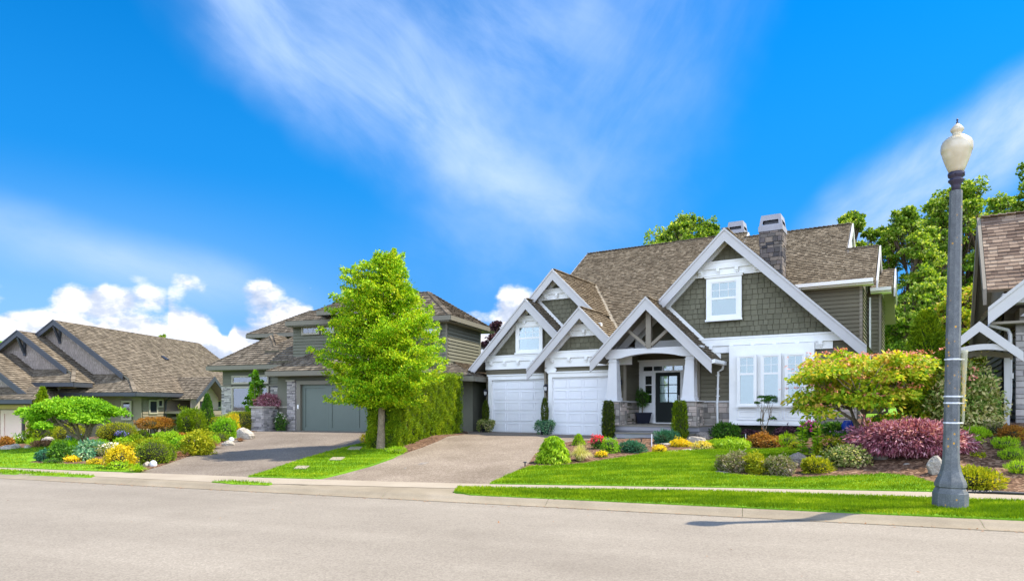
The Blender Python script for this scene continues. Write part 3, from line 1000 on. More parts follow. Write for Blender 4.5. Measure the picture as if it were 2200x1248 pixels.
def grass_clump(name, label, cat, px, py, wpx, hpx, mat, seed, n=500, group=None, bw=0.010, arch=1.0):
    """fountain of long narrow blades, each bent outwards"""
    X, Y, Z = gp(px, py)
    w, h = wpx * Y / 1415, hpx * Y / 1415
    Y += w * 0.3
    rng = np.random.default_rng(seed)
    a = rng.random(n) * 2 * np.pi
    r0 = rng.random(n) * w * 0.12
    lean = rng.random(n) ** 0.7
    base = np.stack([np.cos(a) * r0, np.sin(a) * r0, np.zeros(n)], 1)
    out = np.stack([np.cos(a), np.sin(a), np.zeros(n)], 1)
    side = np.stack([-np.sin(a), np.cos(a), np.zeros(n)], 1)
    segs = 3
    V = []
    pts = []
    for k in range(segs + 1):
        t = k / segs
        p = base + out * (lean * w * 0.5 * t ** 1.2)[:, None] + np.array([0, 0, 1.0]) * (h * (1.15 * t - (0.15 + 0.75 * lean * arch) * t ** 2.2) * (0.7 + 0.3 * rng.random(n)))[:, None] if k else base
        pts.append(p)
    for k in range(segs):
        w0, w1 = bw * (1 - 0.25 * k), bw * (1 - 0.25 * (k + 1))
        q = np.stack([pts[k] - side * w0 / 2, pts[k] + side * w0 / 2, pts[k + 1] + side * w1 / 2, pts[k + 1] - side * w1 / 2], 1)
        V.append(q.reshape(-1, 3))
    o = quad_mesh(name, np.vstack(V), M[mat])
    o.location = (X, Y, Z)
    return tag(o, label, cat, group)


def boulder(label, px, py, wpx, hpx, seed, mat='rock', name='boulder', cat='boulder', group=None, depth=0.8, round_=0.0):
    X, Y, Z = gp(px, py)
    w, h = wpx * Y / 1415, hpx * Y / 1415
    rr = random.Random(seed)
    mb = MB()
    seg, rings = 14, 9
    dirs = [Vector((rr.gauss(0, 1), rr.gauss(0, 1), rr.gauss(0, 1))).normalized() for _ in range(9)]
    offs = [rr.uniform(0.62, 0.9) for _ in dirs]
    for i in range(rings + 1):
        th = math.pi * i / rings
        for j in range(seg):
            ph = 2 * math.pi * j / seg + i * 0.2
            v = Vector((math.sin(th) * math.cos(ph), math.sin(th) * math.sin(ph), math.cos(th)))
            r = 1.0
            if round_ < 1:
                for d, o_ in zip(dirs, offs):
                    c = v.dot(d)
                    if c > 1e-3: r = min(r, o_ / c)
                r = r * (1 + rr.uniform(-0.03, 0.03))
            mb.v.append((v.x * r * w / 2 * 1.12, v.y * r * w / 2 * depth, v.z * r * h * 0.62 + h * 0.40))
    for i in range(rings):
        for j in range(seg):
            mb.f.append((i * seg + j, (i + 1) * seg + j, (i + 1) * seg + (j + 1) % seg, i * seg + (j + 1) % seg))
            mb.uv += [(0, 0)] * 4
    o = mb.build(name, M[mat], None, smooth=round_ >= 1)
    o.location = (X, Y + w * depth * 0.4, Z)
    return tag(o, label, cat, group)

# ------------------------------------------------------------------ buildings
class House:
    """local frame: u along the front, D away from the street, h up"""
    def __init__(s, name, ang, base, label, cat='house'):
        a = R(ang)
        u, D, h = base
        s.off = base
        s.root = empty(name, (D * math.sin(a) + u * math.cos(a), D * math.cos(a) - u * math.sin(a), h), label, cat, -a)
        s.rng = random.Random(name)
        s.k = 1.0
        s.sh = (0.0, 0.0)

    def mb(s):
        m = MB(s.off)
        m.k = s.k
        m.sh = s.sh
        return m

    def put(s, mb, name, mat, parent=None, **k):
        return mb.build(name, M[mat], parent or s.root, **k)

    def roof(s, polys, mat='shake', row=0.150, th=0.044, wid=(0.07, 0.16), slab=0.07, name='roof'):
        for pts in polys:
            mb = s.mb()
            mb.courses(pts, (0, -0.1, 1), row, th, wid, s.rng, lift=0.003)
            o = s.put(mb, name, mat)
            sb = s.mb().slab(pts, (0, -0.1, 1), slab)
            s.put(sb, 'soffit', 'taupe_trim' if mat == 'shake' else 'green_trim' if mat == 'shake_grey' else 'soffit', o)

    def siding(s, pts, hint=(0, -1, 0), mat='lap_siding', row=0.145, th=0.042, name='wall'):
        return s.put(s.mb().courses(pts, hint, row, th, None, s.rng), name, mat)

    def shingles(s, pts, hint=(0, -1, 0), mat='wall_shingle', row=0.175, th=0.028, wid=(0.14, 0.26), name='gable_wall'):
        return s.put(s.mb().courses(pts, hint, row, th, wid, s.rng, gap=0.016), name, mat)

    def ridge_cap(s, p, q, mat='shake', w=0.20):
        mb = s.mb()
        P, Q = Vector(p), Vector(q)
        L = (Q - P).length
        n = max(1, int(L / 0.17))
        d = (Q - P) / n
        for i in range(n):
            a = P + d * i
            mb.bar(a + Vector((0, 0, 0.045)), a + d * 1.12 + Vector((0, 0, 0.015)), w * s.rng.uniform(0.9, 1.1), 0.022)
        s.put(mb, 'ridge_cap', mat)

    def rake(s, peak, end, D, hv=0.40, th=0.055, mat='fascia_paint', name='rake_board', lift=0.03):
        (u0, h0), (u1, h1) = peak, end
        mb = s.mb()
        mb.prism([(u0, D, h0 + lift), (u1, D, h1 + lift), (u1, D, h1 - hv), (u0, D, h0 - hv)], (0, th, 0))
        # narrow crown moulding along the top edge
        mb.prism([(u0, D - 0.03, h0 + lift + 0.012), (u1, D - 0.03, h1 + lift + 0.012), (u1, D - 0.03, h1 + lift - 0.07), (u0, D - 0.03, h0 + lift - 0.07)], (0, 0.028, 0))
        return s.put(mb, name, mat)

    def stone(s, u0, u1, h0, h1, D, side=None, mat='stone', rows=(0.10, 0.22), wid=(0.16, 0.46), name='stone_base', depth=0.05, cap=None):
        """coursed stones with mortar behind; side gives the second horizontal axis for side faces"""
        mb, mo = s.mb(), s.mb()
        rr = s.rng

        def bx(m, a, b, z0, z1, d):
            if side is None: m.box(a, b, D - d, D + 0.02, z0, z1)
            else: m.box(D - 0.02, D + d, a, b, z0, z1)
        z = h0
        while z < h1 - 0.02:
            r = min(rr.uniform(*rows), h1 - z)
            if h1 - z - r < 0.06: r = h1 - z
            x = u0 - rr.uniform(0, wid[0])
            while x < u1:
                w = rr.uniform(*wid)
                a, b = max(u0, x), min(u1, x + w)
                if b - a > 0.03:
                    if r > 0.17 and rr.random() < 0.35:
                        zm = z + r * rr.uniform(0.4, 0.6)
                        bx(mb, a + .006, b - .006, z + .006, zm - .006, depth * rr.uniform(0.55, 1.1))
                        bx(mb, a + .006, b - .006, zm + .006, z + r - .006, depth * rr.uniform(0.55, 1.1))
                    else:
                        bx(mb, a + .006, b - .006, z + .006, z + r - .006, depth * rr.uniform(0.55, 1.1))
                x += w
            z += r
        o = s.put(mb, name, mat, bevel=0.008)
        bx(mo, u0, u1, h0, h1, depth * 0.35)
        s.put(mo, 'mortar', 'mortar', o)
        if cap:
            c = s.mb()
            if side is None: c.box(u0 - .02, u1 + .02, D - depth - 0.05, D + 0.03, h1 + 0.003, h1 + 0.06)
            else: c.box(D - 0.03, D + depth + 0.05, u0 - .02, u1 + .02, h1 + 0.003, h1 + 0.06)
            s.put(c, 'stone_cap', cap, o)
        return o

    def window(s, u0, u1, h0, h1, D, trim=0.11, split=None, cols=0, rows=0, back='curtain', tmat='white_paint', sill=True, head=False, grid_all=False, name='window', drop=0.0):
        D -= .047          # clear of the boards behind
        mb = s.mb()
        d = 0.07
        mb.box(u0, u0 + trim, D - d, D, h0, h1).box(u1 - trim, u1, D - d, D, h0, h1)
        mb.box(u0 + trim, u1 - trim, D - d, D, h1 - trim, h1).box(u0 + trim, u1 - trim, D - d, D, h0, h0 + trim)
        if sill: mb.box(u0 - .03, u1 + .03, D - d - .045, D - d, h0 - .02, h0 + .045)
        if head: mb.box(u0 - .05, u1 + .05, D - d - .05, D - 0.001, h1 + .003, h1 + .06).box(u0 - .08, u1 + .08, D - d - .075, D - .002, h1 + .062, h1 + .085)
        o = s.put(mb, name, tmat)
        a, b, z0, z1 = u0 + trim, u1 - trim, h0 + trim, h1 - trim
        sa = s.mb()
        w = 0.035
        zs = z0 + (z1 - z0) * split if split else None
        for (q0, q1) in (((z0, zs), (zs, z1)) if split else ((z0, z1),)):
            sa.box(a, a + w, D - .05, D - .005, q0, q1).box(b - w, b, D - .05, D - .005, q0, q1)
            sa.box(a + w, b - w, D - .05, D - .005, q0, q0 + w).box(a + w, b - w, D - .05, D - .005, q1 - w, q1)
        g0, g1 = (zs if split and not grid_all else z0) + w, z1 - w
        for i in range(1, cols):
            x = a + (b - a) * i / cols
            sa.box(x - .008, x + .008, D - .038, D - .022, g0, g1)
        for i in range(1, rows):
            z = g0 + (g1 - g0) * i / rows
            sa.box(a + w, b - w, D - .0385, D - .0225, z - .008, z + .008)
        s.put(sa, 'sash', tmat, o)
        s.put(s.mb().box(a + .002, b - .002, D - .032, D - .028, z0 + .002, z1 - .002), 'pane', 'glass', o)
        bk = s.mb()
        bk.box(a, b, D - .012, D - .004, z0, z1)
        s.put(bk, 'blind' if back in ('blind', 'curtain') else 'dark_interior', back, o)
        if back in ('blind',):
            sl = s.mb()
            z = z0 + .04
            while z < z1 - .02:
                sl.box(a + .005, b - .005, D - .018, D - .0125, z, z + .030)
                z += .05
            s.put(sl, 'blind_slats', back, o)
        if back == 'curtain' and z1 - z0 > .6:
            sl = s.mb()
            n = max(6, int((b - a) / 0.05))
            for i in range(n):
                x = a + (b - a) * (i + s.rng.uniform(0.2, 0.8)) / n
                sl.box(x - .006, x + .006, D - .017, D - .0125, z0, z1)
            s.put(sl, 'curtain_folds', back, o)
        return o

    def band(s, u0, u1, h0, h1, D, frieze=None, step=0.56, dn=True, mat='white_paint', proud=0.10):
        mb = s.mb()
        mb.box(u0, u1, D - proud, D, h0, h1)
        mb.box(u0, u1, D - proud - .02, D - proud, h1 - .05, h1 + .008)
        o = s.put(mb, 'trim_band', mat)
        if frieze:
            s.put(s.mb().box(u0 + frieze[1], u1 - frieze[2], D - proud * .45, D, h0 - frieze[0], h0 - .002), 'frieze', mat, o)
            if dn:
                n = max(2, int((u1 - u0 - frieze[1] - frieze[2]) / step))
                for i in range(n):
                    x = u0 + frieze[1] + (u1 - u0 - frieze[1] - frieze[2]) * (i + .5) / n
                    d = s.mb()
                    d.box(x - .055, x + .055, D - proud - .05, D - proud * .45, h0 - .11, h0 - .003)
                    d.box(x - .045, x + .045, D - proud * .45 - .06, D - proud * .45 - .0002, h0 - .17, h0 - .112)
                    s.put(d, 'bracket', mat, o)
        return o

    def garage_door(s, u0, u1, h0, h1, D, cols=4, rows=5, mat='door_paint', trim='white_paint', tw=0.17):
        D -= .035
        t = s.mb()
        t.box(u0 - tw, u0, D - .13, D + .0, h0, h1 + tw).box(u1, u1 + tw, D - .13, D + .0, h0, h1 + tw)
        t.box(u0, u1, D - .13, D, h1, h1 + tw)
        t.box(u0 - tw - .03, u1 + tw + .03, D - .17, D - .001, h1 + tw + .002, h1 + tw + .05)
        s.put(t, 'door_surround', trim)
        mb = s.mb()
        mb.box(u0, u1, D - .010, D + .015, h0, h1)
        H_, W_ = (h1 - h0) / rows, (u1 - u0) / cols
        for r in range(rows):
            z = h0 + r * H_
            mb.box(u0, u1, D - .022, D + .02, z + .0035, z + H_ - .0035)
            for c in range(cols):
                x = u0 + c * W_
                mb.box(x + .07, x + W_ - .07, D - .030, D - .0221, z + .10, z + H_ - .10)
                for (a, b, e, f) in ((x + .07, x + W_ - .07, z + .060, z + .074), (x + .07, x + W_ - .07, z + H_ - .074, z + H_ - .060), (x + .040, x + .0698, z + .060, z + H_ - .060), (x + W_ - .0698, x + W_ - .040, z + .060, z + H_ - .060)):
                    mb.box(a, b, D - .046, D - .0222, e, f)
        return s.put(mb, 'garage_door', mat)

    def lantern(s, u, D, h):
        D -= .02
        mb = s.mb()
        mb.box(u - .05, u + .05, D - .03, D, h - .02, h + .16)
        mb.tube([(u, D - .03, h + .12), (u, D - .10, h + .20), (u, D - .14, h + .17)], .012, 6)
        mb.lathe([(.03, h + .19), (.09, h + .12), (.085, h + .10)], 6, (u, D - .14))
        for k in range(4):
            a = k * math.pi / 2 + .78
            mb.tube([(u + .08 * math.cos(a), D - .14 + .08 * math.sin(a), h + .11), (u + .055 * math.cos(a), D - .14 + .055 * math.sin(a), h - .08)], .008, 4)
        mb.lathe([(.055, h - .08), (.06, h - .10), (.02, h - .14)], 6, (u, D - .14))
        o = s.put(mb, 'wall_lantern', 'dark_metal')
        s.put(s.mb().lathe([(.02, h - .07), (.045, h - .04), (.055, h + .08), (.02, h + .10)], 8, (u, D - .14)), 'lantern_glass', 'white_lantern', o)
        return o


def gable_roof(Hs, uc, hp, ul, ur, D0, D1, mat='shake', pitch=1.0, D1l=None, D1r=None, hv=0.40, rmat='fascia_paint'):
    """two slopes meeting on a ridge that runs away from the street, with rake boards"""
    L = [(uc, D0, hp), (ul, D0, hp - (uc - ul) * pitch), (ul, D1l or D1, hp - (uc - ul) * pitch), (uc, D1, hp)]
    Rr = [(uc, D0, hp), (ur, D0, hp - (ur - uc) * pitch), (ur, D1r or D1, hp - (ur - uc) * pitch), (uc, D1, hp)]
    Hs.roof([L, Rr], mat)
    Hs.rake((uc, hp), (ul, hp - (uc - ul) * pitch), D0 - .055, hv, mat=rmat)
    Hs.rake((uc, hp), (ur, hp - (ur - uc) * pitch), D0 - .055, hv, mat=rmat)
    Hs.ridge_cap((uc, D0, hp), (uc, D1, hp), mat)


def main_house():
    H = House('craftsman_house', 31.6, (-8, 22.7, 0.45), 'large grey-green craftsman house with white trim, two white garage doors and a stone chimney', 'house')
    g = 0.3
    mp = lambda D: 7.07 + .718 * (D - 27.6)
    # ---- masses
    b = H.mb()
    b.prism([(-14.2, 24.6, g), (-14.2, 24.6, 4.55), (-14.2, 30.85, 9.2), (-14.2, 36.5, 5.3), (-14.2, 36.5, g)], (7.6, 0, 0))
    b.prism([(-6.6, 26.55, g), (-6.6, 26.55, 6.0), (-6.6, 30.44, 8.9), (-6.6, 36.5, 5.2), (-6.6, 36.5, g)], (4.2, 0, 0))
    b.prism([(-2.4, 26.55, g), (-2.4, 26.55, 5.95), (-2.4, 28.4, 7.4), (-2.4, 30.5, 5.95), (-2.4, 30.5, g)], (.72, 0, 0))
    b.box(-1.67, -1.17, 28.62, 31.5, g, 5.95)
    b.prism([(-6.45, 22.92, g), (-1.55, 22.92, g), (-1.55, 22.92, 3.3), (-5.46, 22.92, 7.25), (-6.45, 22.92, 6.25)], (0, 3.7, 0))
    b.prism([(-8.75, 22.93, 3.95), (-6.46, 22.93, 3.95), (-6.46, 22.93, 6.2)], (0, 3.6, 0))
    b.prism([(-15.81, 23.62, g), (-12.42, 23.62, g), (-12.42, 23.62, 4.6), (-13.55, 23.62, 5.75), (-15.81, 23.62, 3.55)], (0, 6.0, 0))
    b.prism([(-12.42, 22.72, g), (-9.12, 22.72, g), (-9.12, 22.72, 3.5), (-10.7, 22.72, 5.05), (-12.42, 22.72, 3.4)], (0, 3.2, 0))
    b.prism([(-14.1, 24.12, 4.0), (-10.7, 24.12, 4.0), (-10.7, 24.12, 5.0), (-12.57, 24.12, 6.9), (-14.1, 24.12, 5.3)], (0, 3.0, 0))
    b.box(-9.12, -6.45, 24.22, 25.5, g, 3.6)
    H.put(b, 'wall', 'lap_siding')
    # ---- main roof planes
    H.roof([[(-14.43, 24.3, mp(24.3)), (-10.2, 24.3, mp(24.3)), (-10.2, 30.87, mp(30.87)), (-14.43, 30.87, mp(30.87))],
            [(-10.2, 22.9, mp(22.9)), (-6.54, 22.9, mp(22.9)), (-6.54, 30.87, mp(30.87)), (-10.2, 30.87, mp(30.87))],
            [(-6.54, 24.2, mp(24.2)), (-4.0, 24.2, mp(24.2)), (-4.0, 30.44, mp(30.44)), (-6.54, 30.44, mp(30.44))],
            [(-4.0, 26.05, mp(26.05)), (-2.32, 26.05, mp(26.05)), (-2.32, 30.44, mp(30.44)), (-4.0, 30.44, mp(30.44))],
            [(-2.32, 26.05, mp(26.05)), (-1.25, 26.05, mp(26.05)), (-1.25, 28.4, mp(28.4)), (-2.32, 28.4, mp(28.4))],
            [(-1.5, 28.2, 5.98), (-.78, 28.2, 5.98), (-.78, 29.5, 6.92), (-1.5, 29.5, 6.92)]])
    H.roof([[(-14.43, 30.87, 9.42), (-6.54, 30.87, 9.42), (-6.54, 37, 5.0), (-14.43, 37, 5.0)],
            [(-6.54, 30.44, 9.11), (-2.32, 30.44, 9.11), (-2.32, 37, 4.4), (-6.54, 37, 4.4)],
            [(-2.32, 28.4, 7.64), (-1.25, 28.4, 7.64), (-1.25, 31, 5.8), (-2.32, 31, 5.8)],
            [(-1.5, 29.5, 6.92), (-.78, 29.5, 6.92), (-.78, 32, 5.1), (-1.5, 32, 5.1)]])
    H.ridge_cap((-14.43, 30.87, 9.42), (-6.54, 30.87, 9.42))
    H.ridge_cap((-6.54, 30.44, 9.11), (-2.32, 30.44, 9.11))
    H.ridge_cap((-2.32, 28.4, 7.64), (-1.25, 28.4, 7.64))
    # small end gables on the right-hand roofs
    for u, Dr, hr, De in ((-6.50, 30.87, 9.42, 29.9), (-2.28, 30.44, 9.11, 28.0), (-1.21, 28.4, 7.64, 26.05), (-.74, 29.5, 6.92, 28.2), (-14.47, 30.87, 9.42, 24.0)):
        m = H.mb()
        m.prism([(u, Dr, hr + .02), (u, De, mp(De) + .02 if u != -.74 else 6.0), (u, De, (mp(De) if u != -.74 else 5.98) - .30), (u, Dr, hr - .30)], (.05, 0, 0))
        m.prism([(u, Dr, hr + .02), (u, Dr + (Dr - De), hr - (Dr - De) * .72), (u, Dr + (Dr - De), hr - (Dr - De) * .72 - .3), (u, Dr, hr - .30)], (.05, 0, 0))
        H.put(m, 'rake_board', 'fascia_paint')
    H.put(H.mb().prism([(-2.36, 28.2, 7.5), (-2.36, 30.44, 9.05), (-2.36, 31.5, 8.2), (-2.36, 31.5, 7.3)], (.05, 0, 0)), 'gable_wall', 'fascia_paint')
    # second-storey walls at the right
    H.siding([(-4.6, 26.5, 4.0), (-1.66, 26.5, 4.0), (-1.66, 26.5, 5.92), (-4.6, 26.5, 5.92)])
    H.siding([(-1.665, 26.5, 3.2), (-1.665, 28.6, 3.2), (-1.665, 28.6, 5.92), (-1.665, 26.5, 5.92)], (1, 0, 0))
    H.siding([(-1.66, 28.6, 3.2), (-1.17, 28.6, 3.2), (-1.17, 28.6, 5.9), (-1.66, 28.6, 5.9)])
    H.siding([(-1.165, 28.6, 3.2), (-1.165, 31, 3.2), (-1.165, 31, 5.9), (-1.165, 28.6, 5.9)], (1, 0, 0))
    c = H.mb()
    c.box(-1.75, -1.655, 26.46, 26.55, 3.4, 5.9).box(-1.24, -1.155, 28.55, 28.64, 3.2, 5.9)
    H.put(c, 'corner_board', 'taupe_trim')
    c = H.mb(); c.box(-1.56, -1.50, 28.50, 28.58, 3.2, 5.75)
    H.put(c, 'downspout', 'white_paint')
    for (a, b_, D, z) in ((-3.95, -1.3, 25.93, 5.93), (-1.5, -.82, 28.08, 5.92)):
        gm = H.mb()
        gm.prism([(a, D, z), (a, D - .02, z + .12), (a, D + .13, z + .12), (a, D + .13, z)], (b_ - a, 0, 0))
        gm.box(a, b_, D + .131, D + .65, z - .05, z - .015)
        H.put(gm, 'gutter', 'white_paint')
    # ---- upper gable, left garage gable, right garage gable
    gable_roof(H, -12.57, 7.12, -14.5, -10.7, 23.6, 27.9)
    gable_roof(H, -13.55, 5.95, -16.35, -11.75, 23.1, 24.1, D1l=29)
    gable_roof(H, -10.7, 5.27, -12.96, -9.2, 22.2, 24.1, D1l=23.6, D1r=27)
    H.roof([[(-12.5, 24.0, 7.05), (-10.7, 24.0, 5.25), (-10.7, 28, 5.25), (-12.5, 28, 7.05)]])
    # copper-coloured valley strip where the garage roof meets the main roof
    v0, v1 = Vector((-12.57, 27.67, 7.12)), Vector((-9.6, 23.55, 4.17))
    H.put(H.mb().bar(v0 + Vector((0, 0, .05)), v1 + Vector((0, 0, .05)), .16, .02), 'valley_flashing', 'soffit')
    # flashing boards where lower roofs die into walls
    H.put(H.mb().prism([(-13.5, 24.09, 5.94), (-11.8, 24.09, 4.24), (-11.8, 24.09, 4.40), (-13.5, 24.09, 6.10)], (0, -.05, 0)), 'flashing', 'white_paint')
    H.put(H.mb().prism([(-7.7, 22.89, 5.22), (-5.7, 22.89, 3.22), (-5.7, 22.89, 3.38), (-7.7, 22.89, 5.38)], (0, -.05, 0)), 'flashing', 'white_paint')
    # gable walls, shingled
    H.shingles([(-15.75, 23.6, 3.52), (-11.9, 23.6, 3.52), (-11.9, 23.6, 4.25), (-13.55, 23.6, 5.85), (-15.75, 23.6, 3.65)])
    H.shingles([(-12.42, 22.7, 3.5), (-9.0, 22.7, 3.5), (-10.7, 22.7, 5.18), (-12.42, 22.7, 3.5)][:3])
    H.shingles([(-14.2, 24.1, 4.2), (-10.75, 24.1, 4.2), (-10.75, 24.1, 5.2), (-12.57, 24.1, 7.0), (-14.2, 24.1, 5.4)])
    H.shingles([(-8.75, 22.9, 3.95), (-2.1, 22.9, 3.95), (-5.46, 22.9, 7.35)])
    # lap siding
    H.siding([(-15.81, 23.6, .45), (-12.42, 23.6, .45), (-12.42, 23.6, 3.5), (-15.81, 23.6, 3.5)])
    H.siding([(-12.42, 22.7, .45), (-9.12, 22.7, .45), (-9.12, 22.7, 3.5), (-12.42, 22.7, 3.5)])
    H.siding([(-9.115, 22.7, .9), (-9.115, 24.2, .9), (-9.115, 24.2, 3.6), (-9.115, 22.7, 3.6)], (1, 0, 0))
    H.siding([(-9.12, 24.2, .9), (-6.45, 24.2, .9), (-6.45, 24.2, 3.6), (-9.12, 24.2, 3.6)], th=.03)
    H.siding([(-6.45, 22.9, .5), (-1.55, 22.9, .5), (-1.55, 22.9, 3.7), (-6.45, 22.9, 3.7)])
    H.siding([(-9.6, 23.3, 3.55), (-6.45, 23.3, 3.55), (-6.45, 23.3, 3.95), (-7.79, 23.3, 5.2), (-9.6, 23.3, 3.6)], row=.10)
    H.put(H.mb().box(-9.14, -9.05, 22.62, 22.72, .45, 3.45).box(-6.50, -6.41, 22.82, 22.92, 1.8, 3.6).box(-12.44, -12.36, 22.62, 22.71, 1.8, 3.3), 'corner_board', 'taupe_trim')
    # bands
    H.band(-16.05, -12.45, 3.50, 3.74, 23.55, (.33, .25, .03), .58)
    H.band(-12.66, -8.7, 3.46, 3.72, 22.62, (.34, .28, .1), .62)
    H.band(-8.75, -1.95, 3.66, 3.93, 22.86, (.24, 2.4, .3), .60)
    H.band(-14.12, -12.95, 5.12, 5.33, 23.54, (.20, .02, .02), .5)
    H.band(-11.42, -9.98, 4.48, 4.70, 22.64, (.22, -.1, -.1), .45)
    H.band(-13.25, -11.9, 6.22, 6.43, 24.04, (.22, -.1, -.1), .45)
    H.band(-6.42, -4.50, 6.28, 6.53, 22.84, (.25, -.28, -.28), .5)
    # inner frieze boards just under the rakes
    for uc, hp, D, w in ((-5.46, 7.35, 22.88, 3.3), (-10.7, 5.12, 22.68, 1.55), (-13.55, 5.80, 23.58, 2.15), (-12.57, 6.97, 24.08, 1.4)):
        for sg in (-1, 1):
            H.put(H.mb().prism([(uc, D, hp), (uc + sg * w, D, hp - w), (uc + sg * w, D, hp - w - .22), (uc, D, hp - .22)], (0, -.07, 0)), 'frieze_board', 'white_paint')
    # windows
    H.window(-14.25, -12.98, 3.78, 5.02, 23.56, .13, .52, 3, 2, 'blind', sill=True)
    H.window(-6.17, -5.0, 4.52, 5.98, 22.87, .15, .52, 3, 2, 'curtain', head=True)
    # garage doors
    H.garage_door(-15.43, -12.72, .50, 2.72, 23.58)
    H.garage_door(-12.03, -9.50, .50, 2.72, 22.68)
    H.stone(-12.42, -12.22, .45, 1.76, 22.68, cap='fascia_paint')
    H.stone(-15.81, -15.62, .45, 1.76, 23.58, cap='fascia_paint')
    H.lantern(-12.31, 22.66, 2.28)
    H.lantern(-15.74, 23.56, 2.15)
    H.lantern(-9.25, 22.66, 2.42)
    # blank address plaque over the doors
    p = [(-12.40, 3.02), (-12.34, 3.09), (-12.24, 3.12), (-12.02, 3.12), (-11.92, 3.09), (-11.87, 3.02), (-11.92, 2.95), (-12.02, 2.92), (-12.24, 2.92), (-12.34, 2.95)]
    H.put(H.mb().prism([(x, 22.60, z) for x, z in p], (0, -.03, 0)), 'address_plaque', 'white_paint')
    # ---- bay
    m = H.mb()
    m.box(-5.36, -2.75, 22.58, 22.88, 1.0, 3.62)
    H.put(m, 'bay', 'white_paint')
    for i, u in enumerate((-5.08, -4.33, -3.60)):
        H.window(u, u + .62, 1.60, 3.30, 22.575, .065, .64, 2, 2, 'curtain', sill=True)
        m = H.mb()
        m.box(u - .03, u + .65, 22.555, 22.578, 1.16, 1.18).box(u - .03, u + .65, 22.555, 22.578, 1.50, 1.52)
        m.box(u - .03, u - .01, 22.5555, 22.578, 1.18, 1.50).box(u + .63, u + .65, 22.5555, 22.578, 1.18, 1.50)
        m.box(u + .06, u + .56, 22.56, 22.578, 1.25, 1.265).box(u + .06, u + .56, 22.56, 22.578, 1.425, 1.44)
        m.box(u + .06, u + .075, 22.5605, 22.578, 1.265, 1.425).box(u + .545, u + .56, 22.5605, 22.578, 1.265, 1.425)
        H.put(m, 'bay_panel', 'door_paint')
    m = H.mb(); m.box(-5.40, -2.71, 22.53, 22.60, .99, 1.06)
    H.put(m, 'bay_sill', 'white_paint')
    H.put(H.mb().box(-5.33, -2.78, 22.75, 22.9, .4, .985), 'bay_gap_shade', 'inner_shade')  # dark block stands in for the shade under the bay
    H.stone(-6.45, -5.42, .5, 1.74, 22.88, cap='fascia_paint')
    H.stone(-2.72, -1.58, .5, 1.74, 22.88, cap='fascia_paint')
    H.stone(22.9, 25.8, .5, 1.74, -1.56, side=1, cap='fascia_paint')
    H.siding([(-1.545, 22.9, 1.7), (-1.545, 26.4, 1.7), (-1.545, 26.4, 3.3), (-1.545, 22.9, 3.3)], (1, 0, 0))
    # main gable roof last: it stands in front of the ridge roofs
    gable_roof(H, -5.46, 7.50, -9.6, -1.29, 22.4, 28.1, pitch=.985, D1l=24.5, D1r=26.6)
    # ---- chimneys
    for (u0, u1, D0, D1, z0, z1, z2) in ((-4.93, -4.21, 25.5, 26.35, 4.9, 8.02, 8.62), (-7.9, -7.17, 33.0, 33.8, 7.5, 9.95, 10.6)):
        ms = H.mb()
        rr = H.rng
        z = z0
        while z < z1:
            r = min(rr.uniform(.10, .19), z1 - z)
            for (a, b_, fn) in ((u0, u1, lambda p, q, d: ms.box(p, q, D0 - d, D0 + .03, z + .006, z + r - .006)), (D0, D1, lambda p, q, d: ms.box(u1 - .03, u1 + d, p, q, z + .006, z + r - .006)), (D0, D1, lambda p, q, d: ms.box(u0 - d, u0 + .03, p, q, z + .006, z + r - .006))):
                x = a - rr.uniform(0, .1)
                while x < b_:
                    w = rr.uniform(.13, .30)
                    p, q = max(a, x), min(b_, x + w)
                    if q - p > .03: fn(p + .005, q - .005, rr.uniform(.02, .05))
                    x += w
            z += r
        o = H.put(ms, 'chimney', 'stone_dark', bevel=.006)
        H.put(H.mb().box(u0 + .002, u1 - .002, D0 + .002, D1, z0, z1), 'mortar', 'mortar', o)
        cp = H.mb()
        cp.box(u0 - .06, u1 + .06, D0 - .06, D1 + .06, z1, z1 + .19)
        ti = .05
        for (p, q) in (((u0 - .04, D0 - .04), (u1 + .04, D0 - .04)), ((u1 + .04, D0 - .04), (u1 + .04, D1 + .04)), ((u1 + .04, D1 + .04), (u0 - .04, D1 + .04)), ((u0 - .04, D1 + .04), (u0 - .04, D0 - .04))):
            uc, Dc = (u0 + u1) / 2, (D0 + D1) / 2
            up = lambda a, k: (uc + (a[0] - uc) * k, Dc + (a[1] - Dc) * k)
            za, zb, zc, zd = z1 + .191, z1 + .24, z1 + .40, z2
            k = lambda zz: 1 - .16 * (zz - za) / (zd - za)
            # four-sided hood with a long slot in each face
            def q4(s0, s1, z_0, z_1):
                P = []
                for t, zz in ((s0, z_0), (s1, z_0), (s1, z_1), (s0, z_1)):
                    a = up(p, k(zz)); b2 = up(q, k(zz))
                    P.append((a[0] + (b2[0] - a[0]) * t, a[1] + (b2[1] - a[1]) * t, zz))
                cp.face(P)
            q4(0, 1, za, zb); q4(0, 1, zc, zd); q4(0, .14, zb, zc); q4(.86, 1, zb, zc)
        kk = .84
        uc, Dc = (u0 + u1) / 2, (D0 + D1) / 2
        cp.box(uc - (u1 - u0 + .08) / 2 * kk, uc + (u1 - u0 + .08) / 2 * kk, Dc - (D1 - D0 + .08) / 2 * kk, Dc + (D1 - D0 + .08) / 2 * kk, z2 - .03, z2 + .004)
        H.put(cp, 'chimney_cap', 'cap_metal', o)
        H.put(H.mb().box(u0 + .1, u1 - .1, D0 + .1, D1 - .1, z1 + .19, z2 - .05), 'flue', 'dark_metal', o)
    # ---- porch
    gable_roof(H, -7.79, 5.26, -9.85, -5.60, 21.3, 25.0, D1r=22.88, D1l=25.0)
